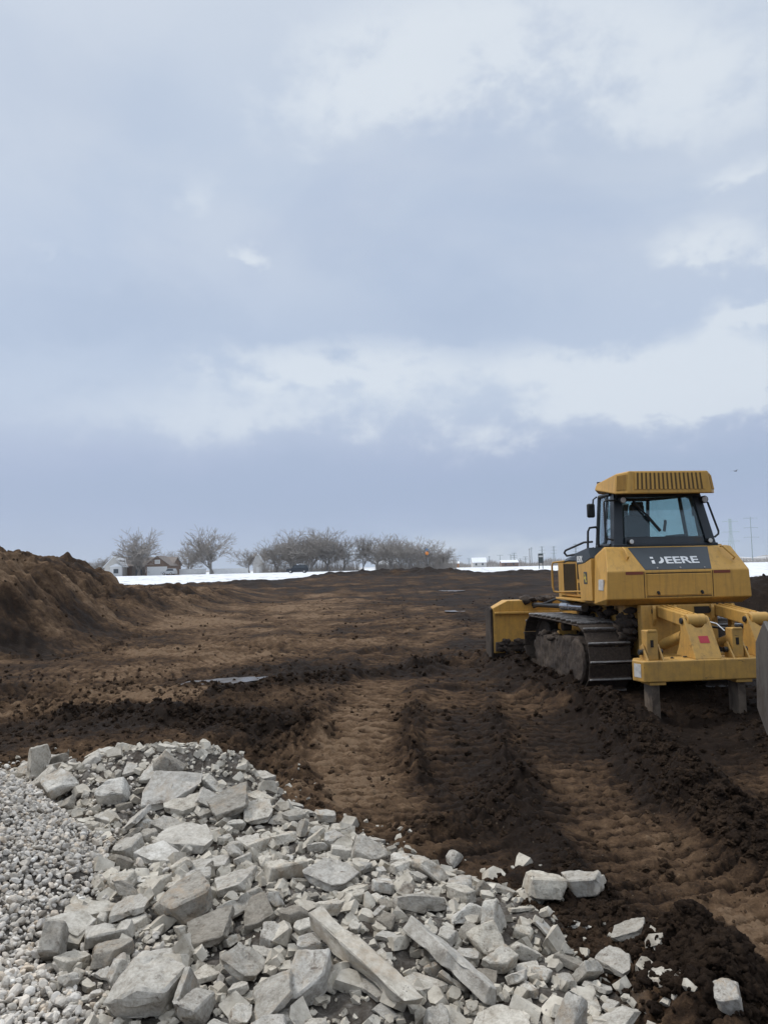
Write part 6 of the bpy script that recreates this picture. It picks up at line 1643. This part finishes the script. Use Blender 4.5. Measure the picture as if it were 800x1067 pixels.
def tree_meshes(seed, spread=.85, stems=5):
    """a bare winter tree 1 m tall: trunk with its limbs, and the crown of branches and twigs"""
    rng = random.Random(seed)
    trunk, crown = [], []

    def grow(p, d, L, r, lev, out):
        n = 3 if lev < 3 else 2
        for i in range(n):
            nd = (d + Vector((rng.gauss(0, 1), rng.gauss(0, 1), rng.gauss(0, .6) + (.12 if lev < 3 else .02))) * (.10 + .035 * lev)).normalized()
            q = p + nd * (L / n); r2 = r * (.86 if i < n - 1 else .74)
            out.append((p, q, r, r2))
            if lev >= 1 and lev < 5:
                sd = (nd + Vector((rng.gauss(0, 1), rng.gauss(0, 1), rng.gauss(.1, .6))) * .65).normalized()
                grow(q, sd, L * rng.uniform(.45, .7), r2 * .6, lev + 1 if lev < 3 else lev + 2, crown)
            p, d, r = q, nd, r2
        if lev < 5:
            k = rng.choice((2, 3)) if lev else stems
            for j in range(k):
                a = 2 * math.pi * (j + rng.random() * .6) / k
                t = rng.uniform(.25, .62) * spread if lev < 2 else rng.uniform(.25, .7)
                u = d.orthogonal().normalized(); w = d.cross(u)
                nd = (d + (u * math.cos(a) + w * math.sin(a)) * t).normalized()
                grow(p, nd, L * rng.uniform(.72, .95) * (2.5 if lev == 0 else 1), r * .68, lev + 1, trunk if lev == 0 else crown)
    grow(Vector((0, 0, -.02)), Vector((0, 0, 1)), .085, .026, 0, trunk)
    zs = max(q.z for _, q, _, _ in trunk + crown)

    def tubes(segs, n, rmin):
        v, f = [], []
        for p, q, r0, r1 in segs:
            d = (q - p).normalized(); u = d.orthogonal().normalized(); w = d.cross(u); b = len(v)
            for c, r in ((p, r0), (q, r1)):
                r = max(r, rmin)
                for i in range(n):
                    a = 2 * math.pi * i / n; o = c + u * (r * math.cos(a)) + w * (r * math.sin(a)); v.append((o.x / zs, o.y / zs, o.z / zs))
            f += [(b + i, b + (i + 1) % n, b + n + (i + 1) % n, b + n + i) for i in range(n)]
        return v, f
    vt, ft = tubes(trunk, 6, .004); vc, fc = tubes(crown, 3, .0022)
    return np_mesh('trunk', vt, ft, BARKD), np_mesh('crown', vc, fc, BARK)


def build_trees():
    var = [tree_meshes(11, .95, 6), tree_meshes(12, .8, 5), tree_meshes(13, .62, 4), tree_meshes(14, .75, 5), tree_meshes(15, .55, 4)]
    T = [  # x, y, height, width factor, variant, label
        (-66.6, 203, 12.6, 1.02, 0, 'broad bare tree standing directly before the brown brick house'),
        (-49.5, 215, 13.4, .92, 1, 'tall vase shaped bare tree standing alone by the white fence'),
        (-60.5, 232, 9.6, .9, 3, 'middle sized bare tree showing behind the lone vase shaped tree'),
        (-67.0, 238, 7.6, 1.0, 1, 'low bare tree rising behind the garage roof'),
        (-43.5, 240, 7.6, .9, 2, 'low thin tree between the vase shaped tree and the grey shed'),
        (-40.2, 243, 8.2, .8, 4, 'slim bare tree standing directly behind the grey shed'),
        (-32.6, 225, 10.6, 1.0, 3, 'rounded tree at the house end of the dense tree clump, beyond the shed'),
        (-27.6, 222, 12.4, 1.0, 0, 'wide tree in the dense clump above the parked dark vehicle'),
        (-22.0, 220, 13.0, 1.0, 1, 'tallest tree in the middle of the dense clump'),
        (-17.0, 222, 12.2, .95, 3, 'upright tree just past the tallest one of the dense clump'),
        (-12.6, 226, 10.2, .9, 2, 'last lower tree of the dense clump, before the gap'),
        (-6.6, 225, 10.8, .75, 4, 'narrow upright tree alone in the gap between the two clumps'),
        (-2.0, 230, 7.4, .9, 2, 'small slender tree in the gap beside the narrow upright tree'),
        (2.6, 222, 10.6, 1.0, 1, 'tall tree at the start of the second clump, above the dirt crest'),
        (7.2, 220, 10.2, 1.0, 3, 'tree in the second clump right before the orange ball sign'),
        (12.8, 223, 8.6, 1.2, 0, 'spreading tree behind the orange ball sign'),
        (16.8, 228, 6.8, 1.0, 1, 'small spreading tree at the far end of the second clump'),
        (23.2, 300, 5.0, 1.3, 0, 'little round tree by itself beyond the second clump'),
        (-95.0, 242, 5.6, 1.2, 3, 'low tree peeping out beside the big dirt mound'),
        (-90.0, 246, 6.4, 1.1, 1, 'thin tree between the dirt mound and the house gable'),
        (-24.8, 236, 11.4, 1.0, 4, 'back row tree half hidden in the dense clump'),
        (-30.0, 238, 9.8, .9, 2, 'back row slender tree at the shed side of the dense clump'),
        (5.0, 232, 9.0, 1.0, 4, 'back row tree half hidden in the second clump'),
    ]
    rng = random.Random(4)
    for x, y, h, w, k, lab in T:
        r = empty('bare_tree', (x, y, terrain_z(x, y)), rng.uniform(0, 6.28))
        r.scale = (h * w * 1.28, h * w * 1.28, h * 1.06)
        tag(r, lab, 'tree', 'bare winter trees along the far edge of the snow', 'thing')
        for me in var[k]:
            link('trunk' if me is var[k][0] else 'crown', me, r)


build_trees()


def gable(mbw, mbr, x0, x1, y0, y1, z0, ze, zr, along='y', over=.35, th=.18):
    """walls with a gable, and its two roof slopes"""
    if along == 'y':
        xm = (x0 + x1) / 2
        mbw.prism([(x0, z0), (x1, z0), (x1, ze), (xm, zr), (x0, ze)], 'y', y0, y1)
        k = (zr - ze) / (xm - x0)
        mbr.prism([(x0 - over, ze - k * over + .02), (xm, zr + .02), (x1 + over, ze - k * over + .02), (x1 + over, ze - k * over + th), (xm, zr + th + .04), (x0 - over, ze - k * over + th)], 'y', y0 - over, y1 + over)
    else:
        ym = (y0 + y1) / 2
        mbw.prism([(y0, z0), (y1, z0), (y1, ze), (ym, zr), (y0, ze)], 'x', x0, x1)
        k = (zr - ze) / (ym - y0)
        mbr.prism([(y0 - over, ze - k * over + .02), (ym, zr + .02), (y1 + over, ze - k * over + .02), (y1 + over, ze - k * over + th), (ym, zr + th + .04), (y0 - over, ze - k * over + th)], 'x', x0 - over, x1 + over)


def build_house():
    z = terrain_z(-67, 206) - .1
    H = empty('brick_house', (-67, 206, z)); tag(H, 'low brown brick house with snowy roof, pale bay wing and white garage door', 'house', None, 'thing')
    w, r = MB(), MB(); gable(w, r, -8.6, 8.4, 0, 9, -.4, 2.8, 5.0, 'x'); w.build('wall', BRICK, H); r.build('roof', SHING, H)
    w, r = MB(), MB(); gable(w, r, -9.0, -3.9, -3.2, 4, -.4, 2.8, 5.4, 'y'); w.build('wall', WALLW, H); r.build('roof', SNOWR, H)
    b = MB().box(-7.2, -4.0, -4.0, -3.1, -.4, 2.75).build('bay', GARW, H)
    MB().prism([(-7.4, 2.7), (-3.8, 2.7), (-5.6, 3.5)], 'y', -4.2, -3.1).build('roof', SNOWR, b)
    f = MB().box(-6.4, -4.8, -4.06, -4.0, .7, 2.2).build('window', GARW, b); MB().box(-6.25, -4.95, -4.09, -4.05, .85, 2.05).build('pane', WIND, f)
    g = MB(); r = MB(); gable(g, r, 2.4, 8.9, -4.4, 3, -.4, 2.8, 5.2, 'y'); g.build('wall', BRICK, H); r.build('roof', SHING, H)
    MB().box(2.9, 8.3, -4.46, -4.38, -.3, 2.45).build('garage_door', GARW, H)
    f = MB().box(5.0, 6.4, -4.46, -4.38, 3.2, 4.3).build('window', GARW, H); MB().box(5.2, 6.2, -4.49, -4.45, 3.4, 4.1).build('pane', DECAL, f)
    d = MB().prism([(-1.6, -.3), (.2, -.3), (.2, 1.6), (-.1, 2.15), (-.7, 2.4), (-1.3, 2.15), (-1.6, 1.6)], 'y', -.25, .02).build('entrance_arch', WIND, H)
    MB().prism([(-2.6, -.3), (1.0, -.3), (1.0, 2.7), (-2.6, 2.7)], 'y', -.2, .02).build('porch', SHING, H)


build_house()


def far_house(x, y, w, d, ze, zr, mw, mr, lab, along='x', cat='house'):
    z = terrain_z(x, y) - .1
    H = empty('far_house', (x, y, z)); tag(H, lab, cat, None, 'thing')
    a, r = MB(), MB(); gable(a, r, -w / 2, w / 2, 0, d, -.3, ze, zr, along); a.build('wall', mw, H); r.build('roof', mr, H)
    for k in (-.25, .22):
        MB().box(k * w - .5, k * w + .5, -.05, .02, ze * .4, ze * .8).build('window', WIND, H)


far_house(33.5, 430, 9, 8, 2.9, 5.0, SHING, SNOWR, 'small far house with long white roof just past the second tree clump')
far_house(40.5, 440, 6, 6, 2.6, 3.6, simple('rusty_siding', (.40, .19, .08), .8, 0, .2), SNOWR, 'tiny rust coloured far shed beside the long white roof')
far_house(55.5, 440, 8, 8, 3.0, 5.6, WALLW, SNOWR, 'pale far house with steep white roof standing before the pole line')
far_house(75.0, 450, 10, 8, 2.6, 3.9, BRICK, SNOWR, 'low dark far house with white roof among far shrubs')
far_house(0.2, 246, 7, 5, 2.0, 3.2, GARW, SNOWR, 'white low house glimpsed between trunks of the second clump')

sh = empty('garden_shed', (-38.4, 226, terrain_z(-38.4, 226)), 0); tag(sh, 'tall narrow pale grey shed with steep pointed roof beside the white fence', 'shed', None, 'thing')
a, r = MB(), MB(); gable(a, r, -1.45, 1.45, 0, 3, -.2, 3.3, 5.6, 'y', .15, .12)
a.build('wall', DECAL, sh); r.build('roof', SNOWR, sh); MB().box(-.5, .5, -.04, .02, 0, 2.0).build('door', GARW, sh)


def fence(x0, y0, x1, y1, h, mat, lab):
    z = terrain_z((x0 + x1) / 2, (y0 + y1) / 2) - .1
    F = empty('panel_fence', (x0, y0, z), math.atan2(y1 - y0, x1 - x0)); tag(F, lab, 'fence', None, 'thing')
    L = math.hypot(x1 - x0, y1 - y0); n = max(1, round(L / 2.4))
    for i in range(n + 1): MB().box(i * L / n - .07, i * L / n + .07, -.07, .07, -.3, h + .1).build('fence_post', mat, F)
    for i in range(n):
        MB().box(i * L / n + .07, (i + 1) * L / n - .07, -.025, .025, .05, h).build('fence_panel', mat, F)


fence(-58.5, 213, -51.5, 215, 1.7, FENW, 'white panel fence running from the garage to the lone vase shaped tree')
fence(-50.4, 215, -40.5, 221, 1.6, FENW, 'white panel fence running from the lone vase shaped tree to the shed')
fence(-84.5, 214, -77.5, 213, 1.9, FENT, 'tan panel fence between the dirt mound and the house')


def car(x, y, rz, L, Hh, mat, lab, cat, pick=False):
    r = empty('parked_car', (x, y, terrain_z(x, y) + .02), rz); tag(r, lab, cat, None, 'thing')
    h = L / 2
    low = [(-h, .35), (h, .35), (h, .85), (h - .1, 1.0), (h - 1.25, 1.08), (-h + .02, 1.08)]
    top = [(-h + .05, 1.07), (h - 1.2, 1.07), (h - 1.85, Hh), (-h + .35, Hh)]
    b = MB().prism(low, 'y', -.92, .92).build('body', mat, r, .05)
    MB().prism(top, 'y', -.80, .80).build('cabin', mat, r, .05)
    for s in (-1, 1):
        MB().prism([(-h + .35, 1.14), (h - 1.45, 1.14), (h - 1.95, Hh - .12), (-h + .50, Hh - .12)], 'y', s * .80, s * .815).build('side_window', WIND, r)
        MB().box(h - .05, h + .01, s * .7 - .15, s * .7 + .15, .72, .88).build('headlight', LENS, r)
        for k in (-h + .95, h - .95):
            wl = MB().cyl((k, s * .74, .36), (k, s * .94, .36), .36, n=18).build('wheel', BLK, r); MB().cyl((k, s * .90, .36), (k, s * .95, .36), .20, n=14).build('rim', DECAL, wl)
    MB().prism([(-.7, 1.14), (.7, 1.14), (.6, Hh - .1), (-.6, Hh - .1)], 'x', h - 1.62, h - 1.60).build('windscreen', WIND, r)


car(-57.0, 197.5, R(170), 3.9, 1.72, CARW, 'silver estate car parked before the white garage door of the house', 'car')
car(-19.6, 168, R(178), 5.0, 1.80, CARD, 'dark blue off-road vehicle parked on the snow before the dense tree clump', 'car')

# signs
sg = empty('post_sign', (31.2, 150, terrain_z(31.2, 150))); tag(sg, 'dark upright sign box on two legs standing alone in the snow field', 'sign', None, 'thing')
MB().box(-.50, .50, -.12, .12, 1.15, 3.05).build('sign_board', SIGND, sg, .03)
MB().box(-.42, .42, -.135, -.121, 2.35, 2.65).build('sign_plate', DECAL, sg)
for s in (-1, 1): MB().cyl((s * .36, 0, -.2), (s * .36, 0, 1.2), .07, n=8).build('leg', SIGND, sg)
ob = empty('ball_sign', (12.15, 216, terrain_z(12.15, 216))); tag(ob, 'orange ball sign on a tall pole among the bare trees', 'sign', None, 'thing')
MB().cyl((0, 0, 0), (0, 0, 4.2), .06, n=8).build('pole', WOODP, ob)
_v, _f = ico(3); link('ball', np_mesh('ball', _v * .52 + np.array([0, 0, 4.6]), _f, ORANGE), ob)
MB().box(-.35, .35, -.05, .05, 5.4, 6.0).build('sign_plate', BLUEB, ob); MB().cyl((0, 0, 5.0), (0, 0, 5.5), .05, n=6).build('bracket', WOODP, ob)


def pylon(x, y, h, mat, arms, lab, kind='pole', rz=0.):
    r = empty('power_pylon', (x, y, terrain_z(x, y) - .3), rz); tag(r, lab, 'power pylon', 'power line pylons along the horizon', 'thing')
    s = y / 1000.0
    if kind == 'lattice':
        m = MB(); b = .075 * h; t = .02 * h
        lv = [0, .22, .4, .55, .68, .8, .9, 1.0]
        hw = lambda q: b + (t - b) * min(1, q / .7) if q < .7 else t
        for sx in (-1, 1):
            for sy in (-1, 1):
                for q0, q1 in zip(lv[:-1], lv[1:]): m.cyl((sx * hw(q0), sy * hw(q0), q0 * h), (sx * hw(q1), sy * hw(q1), q1 * h), .16, n=4)
        for q0, q1 in zip(lv[:-1], lv[1:]):
            for sy in (-1, 1):
                m.cyl((-hw(q0), sy * hw(q0), q0 * h), (hw(q1), sy * hw(q1), q1 * h), .09, n=4); m.cyl((hw(q0), sy * hw(q0), q0 * h), (-hw(q1), sy * hw(q1), q1 * h), .09, n=4)
        m.build('tower', mat, r)
    else:
        MB().cyl((0, 0, 0), (0, 0, h), .55 * s + .12, .28 * s + .08, n=8).build('pole', mat, r)
    for q, w in arms:
        m = MB(); m.cyl((-w, 0, q * h), (w, 0, q * h), .16 * s + .06, n=5)
        for sx in (-1, 1): m.cyl((sx * w, 0, q * h), (sx * w, 0, q * h - .9), .10, n=5)
        m.build('crossarm', mat, r)


pylon(322, 695, 41, POLEG, [(.94, 7), (.70, 8), (.49, 8)], 'pale green tall power pylon showing just past the tank shoulder of the bulldozer', 'lattice')
pylon(346, 705, 43, POLE, [(.97, 6.5), (.76, 6.5), (.55, 7)], 'grey single pole power pylon farthest along beyond the bulldozer, over snowy hills')
_P = [(115, 'h', .72, 'short double arm pole, first of the far pole line beyond the small tree'), (128, 'p', .70, 'short far pole over the steep white roof'),
      (138.5, 'p', .80, 'far pole at the middle of the first close pair'), (142.5, 'p', .86, 'far pole touching the first close pair, slightly taller'),
      (155, 't', .95, 'far T-shaped pole standing alone past the first close pair'), (168, 't', .95, 'far T-shaped pole nearer to the lattice towers'),
      (179.5, 'l', 1.12, 'small lattice tower beyond the lone T-shaped poles'), (184, 'p', .62, 'lowest far pole beside the small lattice tower'),
      (191, 'l', .78, 'short lattice tower before the tall pole pair'), (196, 'p', 1.5, 'thinner pole of the tall far pole pair'),
      (199.5, 'w', 1.45, 'darker pole of the tall far pole pair'), (210, 'l', 1.55, 'tall lattice tower directly behind the dark sign box'),
      (236, 'l', 1.6, 'tall lattice tower nearest to the bulldozer hood handrail'), (262, 'l', 1.75, 'lattice tower peeping over the bulldozer hood')]
for x, k, q, lab in _P:
    hh = 16.5 * q
    pylon(x, 1000 + (x % 7) * 9, hh, WOODP if k == 'w' else POLE, {'h': [(.95, 2.6)], 'p': [(.95, 1.6)], 't': [(.96, 4.2)], 'l': [(.97, 3.2), (.8, 4.2), (.64, 4.2)], 'w': [(.95, 1.4)]}[k], lab, 'lattice' if k == 'l' else 'pole')

# a bird far off
bd = empty('flying_bird', (31.3, 66, 9.7), R(20)); tag(bd, 'small grey bird gliding in the sky above the distant pylons', 'bird', None, 'thing')
m = MB().add([(-.22, 0, 0), (-.08, .05, .02), (.12, .035, .02), (.26, 0, 0), (.12, -.035, .02), (-.08, -.05, .02), (0, 0, .06), (0, 0, -.04)],
             [(0, 1, 6), (1, 2, 6), (2, 3, 6), (3, 4, 6), (4, 5, 6), (5, 0, 6), (1, 0, 7), (2, 1, 7), (3, 2, 7), (4, 3, 7), (5, 4, 7), (0, 5, 7)])
for s in (-1, 1):
    m.add([(.10, s * .03, .02), (-.06, s * .03, .02), (-.10, s * .26, .09), (.02, s * .28, .10), (-.16, s * .50, .05), (-.10, s * .50, .055), (.0, s * .1, .05)],
          [(0, 1, 2, 3), (3, 2, 4, 5), (0, 3, 6)])
m.build('body', BIRDM, bd)


def build_far():
    """scrub on the skyline, and low snow-dusted hills behind it"""
    rs = np.random.RandomState(9)
    n = 15000
    a = np.concatenate([rs.uniform(.085, .33, 9000), rs.uniform(.42, .75, 3000), rs.uniform(-.75, -.34, 3000)])
    y = np.where(a > .4, rs.uniform(560, 720, n), rs.uniform(470, 640, n)); y = np.where(a < 0, rs.uniform(260, 420, n), y); x = a * y
    z = terrain(x, y, np.full(n, 5.))[0]
    m_ = 3600; q = rs.randint(0, 2, m_)
    a2 = np.where(q == 0, rs.uniform(-.165, -.035, m_), rs.uniform(-.012, .095, m_)); y2 = rs.uniform(222, 244, m_)
    a = np.concatenate([a, a2]); y = np.concatenate([y, y2]); x = a * y; z = terrain(x, y, np.full(len(x), 3.))[0]; n = len(x)
    near = np.arange(n) >= 15000
    hgt = (1.0 + 3.4 * rs.rand(n) ** 1.6) * (.55 + .9 * np.clip(.5 + pnoise(a * 40, a * 7 + 3), 0, 1.2)); w = rs.uniform(.10, .35, n)
    hgt = np.where(near, 1.0 + 4.6 * rs.rand(n) ** 1.5, hgt); w = np.where(near, rs.uniform(.03, .07, n), w)
    lx, ly = rs.normal(0, .6, n), rs.normal(0, .6, n)
    b = np.stack([x, y, z - .2], 1); t = np.stack([x + lx, y + ly, z + hgt], 1)
    an = rs.uniform(0, 3.14, n); d = np.stack([np.cos(an), np.sin(an), np.zeros(n)], 1) * w[:, None]
    d2 = np.stack([-np.sin(an), np.cos(an), np.zeros(n)], 1) * w[:, None]
    v = np.stack([b - d, b + d * .5 + d2, b + d * .5 - d2, t], 1).reshape(-1, 3)
    k = np.arange(n)[:, None] * 4
    f = np.concatenate([k + np.array([[0, 1, 3]]), k + np.array([[1, 2, 3]]), k + np.array([[2, 0, 3]])]).reshape(-1, 3)
    o = link('far_undergrowth', np_mesh('far_undergrowth', v, f, BARK, False)); o['kind'] = 'stuff'
    m_, t_, b_ = new_mat('hill_snow_scrub')
    r_ = ramp(t_, [(.40, (.16, .135, .115)), (.52, (.45, .44, .43)), (.60, (.74, .76, .79))]); t_.links.new(noise_(t_, coords(t_, 'Object', (1, 1, 6)), .03, 8, .7), r_.inputs[0])
    t_.links.new(r_.outputs[0], b_.inputs['Base Color']); b_.inputs['Roughness'].default_value = 1
    aa = np.linspace(-.9, 1.0, 400); rows = []
    for q, yy in ((0, 900), (.55, 960), (1, 1040), (.8, 1150), (0, 1300)):
        hh = q * (5.5 + 4.5 * pnoise(aa * 9, aa * 0 + yy * .01) + 2.5 * pnoise(aa * 37, aa * 0 + yy * .02)) * np.interp(aa, [-.9, 0, .3, .42, .6, 1], [.5, .4, .35, 1.0, 1.35, 1.4])
        rows.append(np.stack([aa * yy, np.full(400, yy), .6 + np.maximum(hh, -.2)], 1))
    V = np.concatenate(rows); ids = np.arange(len(V)).reshape(len(rows), 400)
    F = np.stack([ids[:-1, :-1], ids[:-1, 1:], ids[1:, 1:], ids[1:, :-1]], -1).reshape(-1, 4)
    o = link('hills', np_mesh('hills', V, F, m_)); o['kind'] = 'structure'


build_far()


# ------------------------------------------------------------------ the air: thin even haze that pales the far things
HM = bpy.data.materials.new('haze_air'); HM.use_nodes = True; HM.node_tree.nodes.clear()
_pv = mk(HM.node_tree, 'ShaderNodeVolumePrincipled'); _pv.inputs['Color'].default_value = (.86, .90, .96, 1)
_pv.inputs['Density'].default_value = .00016; _pv.inputs['Anisotropy'].default_value = .2
_po = mk(HM.node_tree, 'ShaderNodeOutputMaterial'); HM.node_tree.links.new(_pv.outputs[0], _po.inputs['Volume'])
hz = MB().box(-3050, 3050, -3050, 3050, -3, 62).build('haze', HM); hz['kind'] = 'stuff'
